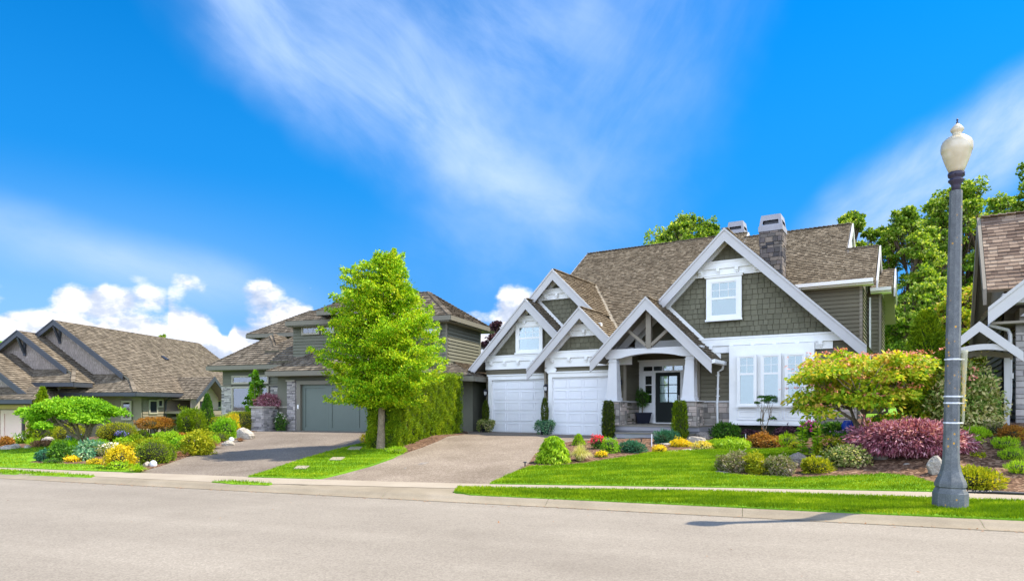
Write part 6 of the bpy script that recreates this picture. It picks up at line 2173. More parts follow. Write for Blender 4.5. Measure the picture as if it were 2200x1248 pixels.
def grass(polys):
    rng = np.random.default_rng(5)
    for k, P in enumerate(polys):
        xs = np.array([p[0] for p in P]); ys = np.array([p[1] for p in P])
        area = abs(np.dot(xs, np.roll(ys, 1)) - np.dot(ys, np.roll(xs, 1))) / 2
        near = ys.mean()
        dens = {0: 2600, 1: 4200, 2: 1500, 3: 1200, 4: 1500, 5: 700}[k]
        n = int(min(area, 60) * dens)
        bx0, bx1, by0, by1 = xs.min(), xs.max(), ys.min(), ys.max()
        m = int(n * (bx1 - bx0) * (by1 - by0) / max(area, .1))
        m = min(m, 900000)
        x = bx0 + (bx1 - bx0) * rng.random(m); y = by0 + (by1 - by0) * rng.random(m)
        # only where the photograph could show it
        keep = inpoly(x, y, P) & (np.abs(x / y) < 1.0)
        x, y = x[keep], y[keep]
        # terrain by table lookup
        gx = np.arange(bx0 - .3, bx1 + .6, .25); gy = np.arange(by0 - .3, by1 + .6, .25)
        G = np.array([[terrain(a, b) for a in gx] for b in gy])
        fi = (x - gx[0]) / .25; fj = (y - gy[0]) / .25
        i = fi.astype(int); j = fj.astype(int); fx = fi - i; fy = fj - j
        z = G[j, i] * (1 - fx) * (1 - fy) + G[j, i + 1] * fx * (1 - fy) + G[j + 1, i] * (1 - fx) * fy + G[j + 1, i + 1] * fx * fy
        n = len(x)
        C = np.stack([x, y, z + .028], 1)
        D = unit(rng.normal(size=(n, 3)) * np.array([.45, .45, .1]) + np.array([0, 0, 1.]))
        S = unit(np.cross(D, rng.normal(size=(n, 3))))
        L = (.030 + .030 * rng.random(n)) * (1.25 if k in (1, 3, 4) else 1.0)
        o = quad_mesh('grass', leaf_arrays(C, D, S, L, np.full(n, .011), .15), M['grass_blade'])
        o['kind'] = 'stuff'


def flat_pad(name, label, cat, pix, z, mat, th=.02):
    P = [gp(*p) for p in pix]
    cx, cy = sum(p[0] for p in P) / len(P), sum(p[1] for p in P) / len(P)
    cz = min(p[2] for p in P)
    mb = MB((cx, cy, cz))
    mb.prism([(p[0], p[1], p[2] + z) for p in P], (0, 0, -th))
    o = mb.build(name, M[mat]); o.location = (cx, cy, cz)
    return tag(o, label, cat)

# ------------------------------------------------------------------ everything planted and placed
def on_ground(px, D, ang=31.6):
    """ground point on a bearing, at a distance D in front of a facade"""
    a, r = R(ang), (px - 1100) / 1415
    Y = D / (r * math.sin(a) + math.cos(a))
    return r * Y, Y, terrain(r * Y, Y)


def planting_right():
    G = 'shrub'
    cone_tree('weeping_shrub', 'bright green weeping conifer mound at the driveway end of the front bed', 1190, 997, 66, 64, 1, 'leaf_lime', 'shrub', n=3600, L=.11, W=.3, power=.42, updir=-1.3, wob=.16)
    grass_clump('ornamental_grass', 'cream and green striped grass fountain beside the weeping conifer', 'grass plant', 1249, 993, 62, 48, 'leaf_straw', 2, 700, bw=.013)
    cone_tree('dwarf_conifer', 'small lime green cone behind the striped grass fountain', 1244, 958, 30, 26, 3, 'leaf_lime', n=1400, L=.05, power=.6)
    shrub('azalea', 'low azalea covered in red and coral blooms behind the orange marigolds', G, 1286, 966, 30, 28, 'mound', 'leaf_mid', 4, flowers=('petal_red', 60, .045))
    shrub('rhododendron', 'round apple-green shrub right of the red azalea', G, 1312, 976, 42, 34, 'broad', 'leaf_maple_green', 5, lscale=.6)
    shrub('flower_clump', 'little golden flower cushion alone on the mulch below the red azalea', 'flowers', 1293, 984, 24, 12, 'mound', 'leaf_yellowgreen', 6, flowers=('petal_yellow', 70, .03))
    shrub('juniper', 'low blue-green juniper in the middle of the front bed', G, 1362, 974, 60, 26, 'fine', 'leaf_teal', 7, lobes=4)
    shrub('juniper', 'blue-green juniper with layered tips in front of the porch step', G, 1436, 954, 58, 30, 'fine', 'leaf_teal', 8, lobes=4)
    shrub('flower_clump', 'golden flower cushion at the edge of the lawn left of the flat stones', 'flowers', 1419, 974, 28, 15, 'mound', 'leaf_gold', 9, flowers=('petal_yellow', 60, .03))
    shrub('flower_clump', 'wide golden flower carpet in front of the porch yew', 'flowers', 1466, 962, 44, 17, 'mound', 'leaf_gold', 10, flowers=('petal_yellow', 110, .03))
    shrub('spirea', 'small yellow shrub on a stem between the porch yew and the dark shrub', G, 1498, 938, 28, 20, 'mound', 'leaf_gold', 11)
    boulder('grey-pink boulder among the golden flowers near the porch', 1500, 957, 38, 22, 1)
    boulder('bluish boulder behind the grey-pink one, against the dark shrub', 1514, 944, 34, 16, 2, 'rock_dark')
    shrub('flower_clump', 'yellow flowers spilling over a pale rounded stone at the lawn edge', 'flowers', 1513, 968, 44, 17, 'mound', 'leaf_straw', 12, flowers=('petal_yellow', 70, .028))
    for k, (x, y, w, l) in enumerate(((1450, 972, 34, 'flat tan stone at the lawn edge, left of the two'), (1481, 969, 32, 'flat tan stone at the lawn edge, right of the two'), (1434, 956, 30, 'flat pale stone beside the layered juniper'))):
        boulder(l, x, y, w, 5, 20 + k, name='flat_stone', cat='stone')
    shrub('weeping_shrub', 'low green weeping conifer mat at the top edge of the lawn', G, 1580, 966, 98, 26, 'weep', 'leaf_lime', 13, lobes=5, lscale=.8, dens=1.1)
    boulder('small white stone in front of the green weeping mat', 1577, 967, 18, 6, 5, 'rock', 'stone', 'stone')
    shrub('rhododendron', 'glossy dark green rhododendron below the porch gutter', G, 1563, 942, 58, 40, 'broad', 'leaf_mid', 14, lscale=.8, at=on_ground(1563, 21.2))
    grass_clump('ornamental_grass', 'tall dark grass clump against the stone base beside the porch', 'grass plant', 1523, 934, 56, 52, 'leaf_teal', 15, 900, arch=.6)
    grass_clump('ornamental_grass', 'dark grass clump behind the downspout, left of the bay', 'grass plant', 1553, 930, 40, 36, 'leaf_dark', 16, 500, arch=.7)
    shrub('barberry', 'rust and orange mound under the bay window', G, 1652, 963, 68, 31, 'mound', 'leaf_rust', 17, dens=1.2)
    shrub('juniper', 'upright lime tuft between the rust mound and the lilies', G, 1696, 962, 34, 28, 'spiky', 'leaf_lime', 18)
    lily('lily', 'tall leafy lily stalk, left of the pair by the boulder', 1724, 988, 78, 19)
    lily('lily', 'tall leafy lily stalk, right of the pair by the boulder', 1756, 988, 76, 20)
    boulder('grey boulder behind the lily stalks', 1723, 1002, 42, 32, 6, 'rock_dark')
    boulder('pale boulder right of the lily stalks', 1764, 1003, 30, 24, 7)
    shrub('euonymus', 'yellow-green cushion in front of the lily boulder', G, 1763, 1020, 62, 36, 'fine', 'leaf_yellowgreen', 21)
    shrub('heather', 'green and mauve heather mound at the left tip of the lawn island', G, 1586, 1016, 78, 46, 'loose', 'leaf_heath', 22, dens=3.0, lscale=.6)
    shrub('heather', 'green heather mound in the middle of the lawn island group', G, 1634, 1021, 66, 44, 'loose', 'leaf_yellowgreen', 23, dens=3.0, lscale=.6)
    shrub('heather', 'mauve-brown heather mound at the right of the lawn island group', G, 1682, 1024, 66, 44, 'loose', 'leaf_heath', 24, dens=3.0, lscale=.6)
    shrub('heuchera', 'low dark purple planting in the shade under the bay', G, 1625, 938, 70, 22, 'broad', 'leaf_purple', 78, at=on_ground(1620, 22.2), lscale=.7, lobes=4)
    shrub('heuchera', 'dark purple planting under the right end of the bay', G, 1700, 938, 70, 22, 'broad', 'leaf_purple', 79, at=on_ground(1700, 22.2), lscale=.7, lobes=4)
    boulder('thin driftwood-coloured stone at the left tip of the lawn island', 1553, 1018, 34, 7, 8, 'rock_dark', 'stone', 'stone')
    shrub('abelia', 'cream and pink variegated shrub right of the yellow-green cushion', G, 1838, 1008, 92, 46, 'mound', 'leaf_varieg', 25, lobes=3)
    shrub('spirea', 'olive shrub with reddish tips behind the variegated one', G, 1796, 985, 66, 52, 'mound', 'leaf_yellowgreen', 26, flowers=('petal_coral', 16, .03))
    shrub('boxwood', 'dark green shrub between the dogwood trunk and the variegated shrub', G, 1835, 975, 84, 46, 'mound', 'leaf_mid', 27, lobes=3)
    shrub('rhododendron', 'shrub with magenta blooms under the right end of the bay', G, 1752, 938, 56, 34, 'broad', 'leaf_mid', 28, flowers=('petal_magenta', 26, .06))
    shrub('rhododendron', 'plain dark green shrub right of the magenta blooms', G, 1800, 936, 50, 30, 'broad', 'leaf_mid', 29)
    shrub('azalea', 'lilac-pink azalea left of the dogwood trunk', G, 1822, 952, 56, 28, 'mound', 'leaf_mid', 30, flowers=('petal_lilac', 60, .04))
    X, Y, Z = gp(1824, 930)
    mb = MB(); r = 15 * Y / 1415
    mb.lathe([(r * .6, 0), (r, r * .6), (r, r * 1.2), (r * .7, r * 1.7), (r * .75, r * 1.8)], 20)
    o = mb.build('glazed_pot', M['blue_glaze'], None, True); o.location = (X, Y, Z)
    tag(o, 'bright blue glazed pot by the stone wall behind the azalea', 'pot')
    shrub('azalea', 'leafy green azalea with tall yellow blooms behind the red maple', G, 1915, 945, 90, 56, 'broad', 'leaf_maple_green', 31, lscale=.7, lobes=3, flowers=('petal_yellow', 22, .06))
    grass_clump('iris', 'upright iris leaves beside the dogwood trunk', 'plant', 1880, 948, 44, 58, 'leaf_lime', 32, 90, bw=.03, arch=.3)
    umbrella_tree('dogwood_tree', 'yellow-green dogwood with pink bracts in front of the bay and stone wall', 1856, 948, 1686, 2026, 726, 905, 'leaf_dogwood', 33, tiers=92, leaves=200, lsz=.12, flat=.36, trunk=.075, flowers=('petal_coral', 11, .055), stems=6, ltype=.5)
    shrub('red_maple', 'low spreading crimson cut-leaf maple behind the street lamp', 'shrub', 1996, 990, 235, 74, 'lace', 'leaf_redmaple', 34, lobes=7, depth=.62, dens=1.35, stem=3)
    boulder('pointed pale boulder in front of the crimson maple, beside the lamp', 2014, 1022, 34, 44, 9)
    boulder('dark boulder at the left skirt of the crimson maple', 1896, 990, 36, 22, 10, 'rock_dark')
    boulder('small brown stone under the crimson maple', 1950, 1000, 14, 6, 11, 'rock_dark', 'stone', 'stone')
    cone_tree('arborvitae', 'broad dark green arborvitae rising behind the dogwood', 1990, 918, 96, 232, 35, 'leaf_hedge', n=16000, L=.09, power=.42, at=(.629 * 16.6, 16.6, terrain(.629 * 16.6, 16.6)))
    cone_tree('arborvitae', 'narrower arborvitae behind the street lamp pole', 2045, 905, 56, 150, 36, 'leaf_hedge', n=6000, L=.09, power=.5, at=(.668 * 17.2, 17.2, terrain(.668 * 17.2, 17.2)))
    shrub('viburnum', 'big leafy shrub with white-tipped leaves in front of the gate arch', G, 2120, 934, 158, 146, 'broad', 'leaf_varieg', 37, lobes=5, dens=.9, lscale=1.0, core=False, flowers=('petal_coral', 18, .05), stem=5)
    shrub('viburnum', 'dark inner shrub filling the space under the gate arch', G, 2108, 925, 96, 90, 'broad', 'leaf_mid', 38, lobes=3)
    shrub('spirea', 'rounded yellow-olive spirea right of the lamp base', G, 2118, 1056, 108, 46, 'fine', 'leaf_yellowgreen', 39, dens=1.1)
    for i, (x, y, w, h, l) in enumerate(((2118, 948, 60, 24, 'bright green cushion behind the lamp, top of the slope'), (2172, 972, 54, 24, 'bright green cushion second down the right-hand slope'), (2190, 996, 56, 26, 'bright green cushion third down the right-hand slope'), (2202, 1024, 50, 26, 'bright green cushion lowest on the right-hand slope'))):
        shrub('heather', l, G, x, y, w, h, 'spiky', 'leaf_lime', 50 + i, group='green cushions on the right-hand slope', lscale=.6)
    shrub('heather', 'russet heather at the right frame edge above the green cushions', G, 2190, 950, 60, 28, 'fine', 'leaf_rust', 60)
    shrub('heather', 'dull brown heather behind the topmost green cushion', G, 2150, 938, 50, 22, 'fine', 'leaf_heath', 61)
    shrub('flower_clump', 'tiny yellow-green plant in bare mulch below the maple', 'plant', 2110, 985, 26, 9, 'mound', 'leaf_yellowgreen', 62)
    cone_tree('columnar_yew', 'dark columnar yew between the right garage door and the porch', 1307, 938, 26, 80, 40, 'leaf_yew', 'yew', n=3600, L=.07, W=.3, power=.16, wob=.05, flutes=7, flute=.28, at=on_ground(1307, 20.9))
    cone_tree('columnar_yew', 'sunlit columnar yew in front of the right porch column', 1461, 938, 32, 84, 41, 'leaf_hedge', 'yew', n=4200, L=.07, W=.3, power=.16, wob=.05, flutes=7, flute=.28, at=on_ground(1461, 20.55))
    umbrella_tree('cloud_pruned_tree', 'small cloud-pruned tree in front of the bay windows', 1640, 930, 1616, 1674, 842, 908, 'leaf_mid', 42, at=on_ground(1640, 21.8), tiers=9, leaves=230, lsz=.05, flat=.25, trunk=.03, stems=3, ltype=.45)
    potted('potted_yew', 'black pot with upright yew and trailing ivy at the far left garage corner', 1043, 927, 22, 24, 43, 'round', at=on_ground(1043, 22.9))
    potted('potted_yew', 'black pot with upright yew and trailing ivy between the two white garage doors', 1171, 932, 24, 28, 44, 'round', at=on_ground(1171, 22.0))
    a = R(31.6); u, D = -8.72, 23.6
    potted('potted_topiary', 'ball topiary in a square black planter left of the front door', 0, 0, 34, 23, 45, 'square', at=(D * math.sin(a) + u * math.cos(a), D * math.cos(a) - u * math.sin(a), .966))
    path_light('short dark bollard light at the left point of the front lawn', 1128, 1003, 12)
    path_light('dark garden light by the driveway end of the porch path', 1378, 950, 8)
    path_light('thin grey stake in the bed in front of the porch step', 1400, 960, 34, False)
    path_light('thin pale stake under the bay window', 1602, 946, 18, False)
    # black edging along the pavement at the right
    P = [gp(2072, 1060), gp(2130, 1060.5), gp(2200, 1064), gp(2300, 1069)]
    mb = MB((P[0][0], P[0][1], P[0][2]))
    mb.tube([(p[0], p[1], p[2] + .035) for p in P], .022, 6)
    o = mb.build('bed_edging', M['dark_metal']); o.location = P[0]
    tag(o, 'black edging strip between the pavement and the bed right of the lamp', 'edging')

    for k, (x, y, w, h, kd, m, l) in enumerate((
            (1875, 985, 60, 40, 'mound', 'leaf_maple_green', 'leafy green shrub left of the crimson maple'),
            (1905, 962, 70, 34, 'broad', 'leaf_mid', 'dark leafy shrub behind the left side of the crimson maple'),
            (1778, 962, 50, 26, 'mound', 'leaf_rust', 'rusty cushion between the magenta blooms and the dogwood'),
            (1950, 940, 70, 40, 'broad', 'leaf_lime', 'lime foliage below the arborvitae'),
            (1716, 966, 30, 18, 'mound', 'leaf_yellowgreen', 'yellow-green cushion left of the lilies'),
            (2098, 958, 40, 16, 'mound', 'leaf_lime', 'lime cushion right of the lamp pole'))):
        shrub('shrub', l, G, x, y, w, h, kd, m, 440 + k, lscale=.8)


def planting_middle():
    G = 'shrub'
    shrub('hakone_grass', 'golden tuft beside the street tree at the green garage', 'plant', 790, 955, 34, 22, 'spiky', 'leaf_gold', 101)
    shrub('hosta', 'lime leafy plant just behind the street tree trunk', 'plant', 806, 948, 26, 22, 'broad', 'leaf_lime', 102, lscale=.7)
    shrub('ground_cover', 'yellow-green cover at the foot of the hedge corner', 'plant', 851, 977, 42, 14, 'spiky', 'leaf_lime', 103, lscale=.6)
    shrub('flower_clump', 'small low plant in the mulch ring of the street tree', 'plant', 834, 974, 18, 9, 'mound', 'leaf_mid', 104, flowers=('petal_coral', 8, .025))
    for k, (x, y, w, l) in enumerate(((763, 966, 26, 'stepping stone nearest the street tree'), (724, 989, 26, 'stepping stone in the middle of the lawn strip'), (648, 1008, 26, 'stepping stone at the driveway edge of the lawn strip'))):
        flat_pad('stepping_stone', l, 'paving stone', [(x - w / 2 - 4, y + 3), (x - w / 2 + 4, y - 3), (x + w / 2 + 4, y - 3), (x + w / 2 - 4, y + 3)], .06, 'concrete')
    flat_pad('drain_cover', 'dark rectangular drain cover in the driveway of the large house', 'drain cover', [(898, 998), (905, 994), (922, 993), (914, 997)], .012, 'rock_dark', .01)
    flat_pad('drain_cover', 'tiny dark cap in the driveway below the drain cover', 'drain cover', [(868, 1007), (870, 1005), (874, 1005), (872, 1007)], .012, 'rock_dark', .01)
    # side passage between the houses
    shrub('laurel', 'lime-leaved shrub in the passage between the two houses', G, 1014, 922, 44, 92, 'broad', 'leaf_lime', 105, lobes=1, lscale=.9)
    shrub('laurel', 'dark laurel deep in the passage beside the white garage', G, 1034, 918, 60, 86, 'broad', 'leaf_dark', 106)
    X, Y, Z = gp(1010, 926)
    mb = MB(); r = .11
    mb.lathe([(r * .8, 0), (r, .05), (r, .18), (r * .85, .2)], 16)
    o = mb.build('garden_pot', M['white_glaze'], None, True); o.location = (X, Y, Z)
    tag(o, 'small pale blue tub on the ground in the passage between the houses', 'pot')
    # timber pergola bridging the passage
    P = gp(1002, 924)
    a = R(19.1)
    e = empty('pergola', (P[0], P[1] + .4, P[2]), 'low timber pergola bridging the gap between the two houses', 'pergola', -a)
    m = MB(); m.box(-1.6, 1.7, 0, .1, 2.05, 2.25).box(-1.6, 1.7, 1.4, 1.5, 2.05, 2.25); m.build('beam', M['taupe_trim'], e)
    for i in range(8):
        m = MB(); x = -1.5 + i * .42
        m.box(x, x + .06, -.35, 1.8, 2.251, 2.36); m.build('rafter', M['cedar'], e)
    m = MB(); m.box(-.02, .10, 0, .1, -.2, 2.05); m.build('post', M['taupe_trim'], e)
    # stone pillars, iron gate and planter before the hip-roof house
    def pillar(px, py, wpx, hpx, label, dpt=.55, D=24):
        X, Y, Z = on_ground(px, D, 19.1)
        w, h = wpx * Y / 1415, hpx * Y / 1415
        e = empty('stone_pillar', (X, Y, Z), label, 'pillar', -a)
        rr = random.Random(px); mb = MB(); z = 0
        while z < h - .02:
            r = min(rr.uniform(.05, .10), h - z)
            for (q0, q1, fn) in ((-w / 2, w / 2, lambda p, q, d: mb.box(p, q, -d, .03, z + .004, z + r - .004)), (0, dpt, lambda p, q, d: mb.box(w / 2 - .03, w / 2 + d, p, q, z + .004, z + r - .004))):
                x = q0 - rr.uniform(0, .1)
                while x < q1:
                    ww = rr.uniform(.12, .34); p, q = max(q0, x), min(q1, x + ww)
                    if q - p > .02: fn(p + .004, q - .004, rr.uniform(.015, .045))
                    x += ww
            z += r
        mb.build('stonework', M['ledge_stone'], e)
        m = MB(); m.box(-w / 2 + .004, w / 2 - .004, .004, dpt, -.2, h - .003); m.build('mortar', M['mortar'], e)
        m = MB(); m.box(-w / 2 - .07, w / 2 + .07, -.09, dpt + .05, h, h + .07); m.build('cap', M['fawn_trim'], e, bevel=.01)
    pillar(553, 922, 30, 50, 'broad stone pillar with flat cap left of the iron gate', .75, 23.7)
    pillar(611, 921, 22, 48, 'stone pillar right of the iron gate, beside the garage', .55, 24.9)
    P = on_ground(582, 24.3, 19.1)
    e = empty('iron_gate', P, 'black wrought iron gate between two stone pillars', 'gate', -a)
    S = P[1] / 1415
    for i in range(7):
        m = MB(); x = (-13 + i * 4.3) * S
        m.tube([(x, 0, .05), (x, 0, 44 * S)], .012, 5); m.build('bar', M['iron'], e)
    m = MB()
    for z in (5, 20, 41): m.box(-15 * S, 15 * S, -.012, .012, z * S, z * S + .03)
    m.build('rail', M['iron'], e)
    shrub('potted_shrub', 'white-flowered plant in a dark pot beside the green garage pillar', 'potted plant', 600, 924, 26, 38, 'broad', 'leaf_mid', 107, lscale=.6, flowers=('petal_white', 18, .035), at=on_ground(600, 24.1, 19.1))
    umbrella_tree('window_tree', 'slim green tree climbing in front of the neighbour window', 545, 918, 522, 584, 790, 905, 'leaf_mid', 108, at=on_ground(545, 25.0, 19.1), tiers=20, leaves=260, lsz=.07, flat=.05, trunk=.03, stems=3)
    cone_tree('window_conifer', 'narrow leafy spire in front of the neighbour window', 549, 915, 46, 128, 109, 'leaf_maple_green', 'tree', n=3800, L=.11, W=.6, power=.8, core=False, updir=.1, wob=.25, at=on_ground(549, 25.2, 19.1))
    shrub('red_maple', 'small crimson maple spreading over the stone pillar by the gate', G, 572, 870, 66, 34, 'lace', 'leaf_redmaple', 110, lobes=4, at=on_ground(574, 24.4, 19.1)[:2] + (1.55,), sink=.0)


def planting_left():
    G = 'shrub'
    umbrella_tree('maple_tree', 'flat-topped bright green maple in the left front garden', 178, 962, 42, 278, 852, 908, 'leaf_maple_green', 201, tiers=50, leaves=560, lsz=.085, flat=.62, trunk=.085, stems=7, fork=(.22, .5))
    cone_tree('golden_conifer', 'yellow-green conifer spire behind the left side of the maple', 78, 952, 62, 122, 202, 'leaf_hedge', n=5200, L=.10, power=.85, wob=.22)
    shrub('box_mound', 'big yellow-green clipped mound under the right of the maple', G, 236, 950, 84, 40, 'clipped', 'leaf_yellowgreen', 203, dens=.8)
    shrub('box_mound', 'yellow-green clipped mound under the left of the maple', G, 136, 952, 66, 40, 'clipped', 'leaf_yellowgreen', 204, dens=.8)
    grass_clump('iris', 'iris clump with blade leaves left of the maple trunk', 'plant', 140, 972, 50, 36, 'leaf_maple_green', 205, 240, bw=.03, arch=.5)
    shrub('flower_clump', 'violet iris blooms by the maple trunk', 'flowers', 152, 956, 44, 20, 'spiky', 'leaf_mid', 206, flowers=('petal_violet', 20, .05))
    shrub('flower_clump', 'violet flowers at the right foot of the yellow-green mound', 'flowers', 256, 950, 26, 22, 'spiky', 'leaf_mid', 207, flowers=('petal_violet', 14, .05))
    shrub('heather', 'long low russet heather hedge left of the iris', G, 90, 962, 56, 14, 'fine', 'leaf_brown', 208, lobes=3)
    boulder('white boulder at the left edge of the garden', 12, 968, 32, 12, 31)
    boulder('white boulder second from the left garden edge', 29, 966, 22, 13, 32)
    boulder('small white boulder left of the russet heather', 54, 965, 16, 9, 33)
    shrub('azalea', 'cream and pink azalea near the left garden edge', G, 38, 954, 44, 22, 'mound', 'leaf_lime', 209, flowers=('petal_white', 60, .04))
    shrub('azalea', 'dull orange-green azalea at the far left edge', G, 8, 958, 34, 22, 'mound', 'leaf_rust', 210)
    shrub('spirea', 'lime tuft between the cream azalea and the conifer', G, 64, 958, 24, 14, 'spiky', 'leaf_lime', 211)
    boulder('pale boulder behind the conifer foot', 96, 952, 26, 14, 34)
    shrub('hydrangea', 'grey-blue shrub at the left tip of the pavement bed', G, 92, 992, 60, 26, 'broad', 'leaf_teal', 212, lscale=.6)
    shrub('hydrangea', 'dark green shrub in the middle of the pavement bed', G, 122, 992, 52, 40, 'broad', 'leaf_mid', 213, lscale=.8)
    shrub('hosta', 'blue-green hosta below the maple trunk', 'plant', 182, 982, 62, 34, 'broad', 'leaf_hosta', 214, lscale=1.0)
    shrub('hosta', 'pale striped hosta at the mulch edge', 'plant', 172, 992, 44, 24, 'broad', 'leaf_hosta', 215, lscale=.9)
    shrub('flower_clump', 'white and blush flower drift right of the hosta', 'flowers', 222, 982, 56, 28, 'mound', 'leaf_varieg', 216, flowers=('petal_white', 60, .045))
    shrub('flower_clump', 'gold flower cushion at the mulch edge below the hosta', 'flowers', 150, 994, 30, 12, 'mound', 'leaf_gold', 217, flowers=('petal_yellow', 30, .03))
    shrub('spirea', 'golden yellow spirea mound near the pavement', G, 238, 1010, 74, 56, 'mound', 'leaf_gold', 218, dens=1.2)
    shrub('spirea', 'low green skirt in front of the golden spirea', G, 246, 1012, 48, 20, 'mound', 'leaf_lime', 219)
    shrub('boxwood', 'large clipped olive boxwood ball beside the golden spirea', G, 316, 1000, 76, 54, 'clipped', 'leaf_box', 220)
    shrub('boxwood', 'small clipped boxwood ball right of the large one', G, 360, 992, 26, 38, 'clipped', 'leaf_box', 221)
    grass_clump('ornamental_grass', 'bright green grass tuft at the pavement corner of the second driveway', 'grass plant', 288, 1016, 46, 24, 'leaf_lime', 222, 700)
    o = boulder('white stone ball at the driveway corner', 326, 1003, 14, 14, 35, 'white_glaze', 'stone_ball', 'ornament', depth=1.0, round_=1)
    boulder('pale stone beside the white ball', 312, 1003, 16, 12, 36)
    boulder('pale flat stone right of the white ball', 346, 994, 22, 9, 37)
    shrub('shrub_rose', 'loose yellow-green shrub halfway up the driveway bed', G, 412, 980, 74, 54, 'loose', 'leaf_yellowgreen', 223, dens=2.4, lscale=.8, stem=4, core=False)
    grass_clump('ornamental_grass', 'large russet grass clump beside the driveway', 'grass plant', 444, 966, 56, 26, 'leaf_brown', 224, 900, bw=.012)
    grass_clump('ornamental_grass', 'small russet grass clump right of the small boxwood ball', 'grass plant', 382, 983, 26, 16, 'leaf_brown', 225, 500, bw=.012)
    grass_clump('ornamental_grass', 'smallest russet grass clump at the driveway edge', 'grass plant', 400, 981, 18, 12, 'leaf_brown', 226, 300, bw=.012)
    boulder('large pale boulder at the top of the driveway bed', 522, 944, 38, 26, 38)
    boulder('flat pale rock below the white stone on the driveway bed', 487, 958, 28, 12, 39)
    boulder('round white stone beside the large pale boulder', 495, 948, 11, 9, 40, 'white_glaze', 'stone', 'stone', depth=1.0, round_=1)
    grass_clump('ornamental_grass', 'brown grass tuft below the large pale boulder', 'grass plant', 513, 949, 26, 12, 'leaf_brown', 227, 300, bw=.012)
    shrub('boxwood', 'clipped green mound left of the large pale boulder', G, 466, 950, 36, 20, 'clipped', 'leaf_box', 228)
    shrub('cotoneaster', 'tall bright green shrub left of the golden cascade', G, 470, 944, 56, 48, 'mound', 'leaf_maple_green', 229)
    shrub('yellow_broom', 'golden cascade of leaves down the big mound', G, 496, 938, 30, 50, 'loose', 'leaf_gold', 230, dens=2.5, lscale=.6)
    shrub('box_mound', 'big rounded yellow-green mound in front of the stone pillar', G, 505, 926, 88, 42, 'clipped', 'leaf_yellowgreen', 231, dens=.8)
    shrub('box_mound', 'lower yellow-green mound at left of the big rounded one', G, 462, 930, 48, 34, 'clipped', 'leaf_yellowgreen', 232, dens=.8)
    cone_tree('arborvitae', 'small bright green cone beside the cottage porch', 440, 930, 36, 86, 233, 'leaf_mid', n=5000, L=.06, W=.5, power=.6, wob=.05)
    shrub('mugo_pine', 'bushy olive pine left of the green cone', G, 398, 938, 62, 62, 'fine', 'leaf_hedge', 234, lobes=4)
    shrub('azalea', 'flat-topped shrub with orange tips on bare stems', G, 323, 936, 70, 26, 'fine', 'leaf_rust', 235, lobes=3, at=(gp(323, 942)[0], gp(323, 942)[1], gp(323, 942)[2] + 22 * gp(323, 942)[1] / 1415), sink=0)
    X, Y, Z = gp(323, 942)
    for o in [o for o in COL.objects if o.get('label', '').startswith('flat-topped shrub with orange')]:
        mb = MB(); rr = random.Random(9)
        s = Y / 1415
        for i in range(9):
            mb.tube([((i - 4) * 4 * s, 0, -24 * s), ((i - 4) * 5 * s, rr.uniform(-.1, .1), -8 * s), ((i - 4) * 6.5 * s, rr.uniform(-.2, .2), 4 * s)], [.03, .022, .012], 6)
        mb.build('stem', M['bark_dark'], o, True)
    shrub('boxwood', 'clipped green ball left of the flat-topped shrub', G, 302, 944, 24, 20, 'clipped', 'leaf_box', 236)
    shrub('boxwood', 'clipped green ball behind the yellow-green mound', G, 277, 940, 22, 18, 'clipped', 'leaf_box', 237)
    shrub('euonymus', 'low yellow shrub in front of the flat-topped shrub', G, 312, 956, 60, 14, 'mound', 'leaf_yellowgreen', 238)
    shrub('boxwood', 'low green mat behind the yellow shrub', G, 285, 950, 40, 16, 'mound', 'leaf_box', 239)
    shrub('viburnum', 'pale green shrub below the bushy pine', G, 365, 962, 56, 34, 'broad', 'leaf_lime', 240, lscale=.6)
    shrub('hebe', 'pale leafy shrub between the orange-tipped shrub and the pine', G, 362, 938, 38, 24, 'broad', 'leaf_varieg', 241, lscale=.6)
    shrub('barberry', 'small orange mound below the bushy pine', G, 384, 944, 30, 14, 'mound', 'leaf_rust', 242)
    shrub('boxwood', 'yellow-green filler shrub below the tall bright green one', G, 432, 950, 54, 26, 'mound', 'leaf_yellowgreen', 243)
    # filler planting between the larger shrubs
    for k, (x, y, w, h, kd, m, l) in enumerate((
            (118, 968, 40, 20, 'spiky', 'leaf_lime', 'bright tuft left of the iris clump'),
            (206, 966, 44, 20, 'mound', 'leaf_maple_green', 'leafy cushion right of the maple trunk'),
            (268, 972, 44, 22, 'mound', 'leaf_yellowgreen', 'yellow-green cushion behind the golden spirea'),
            (252, 960, 40, 18, 'broad', 'leaf_lime', 'lime cushion below the violet flowers'),
            (338, 970, 44, 24, 'broad', 'leaf_lime', 'lime shrub behind the small clipped ball'),
            (374, 970, 40, 28, 'mound', 'leaf_maple_green', 'green shrub left of the loose yellow-green one'),
            (448, 958, 40, 24, 'mound', 'leaf_lime', 'lime shrub above the large russet grass'),
            (415, 952, 50, 26, 'mound', 'leaf_yellowgreen', 'yellow-green shrub below the bushy pine, right side'),
            (198, 1000, 36, 14, 'mound', 'leaf_gold', 'golden cushion in the mulch left of the spirea'),
            (105, 998, 36, 12, 'mound', 'leaf_mid', 'low dark cushion at the front edge of the mulch'),
            (342, 946, 36, 16, 'mound', 'leaf_lime', 'lime cushion at the feet of the flat-topped shrub'),
            (530, 922, 40, 18, 'spiky', 'leaf_straw', 'straw-coloured tuft left of the broad stone pillar'))):
        shrub('shrub', l, G, x, y, w, h, kd, m, 400 + k, lscale=.8)
    # low boundary hedge behind, yellow green
    shrub('low_hedge', 'yellow-green low hedge beside the neighbour stone wall', 'hedge', 468, 898, 40, 14, 'clipped', 'leaf_yellowgreen', 244, depth=.5)


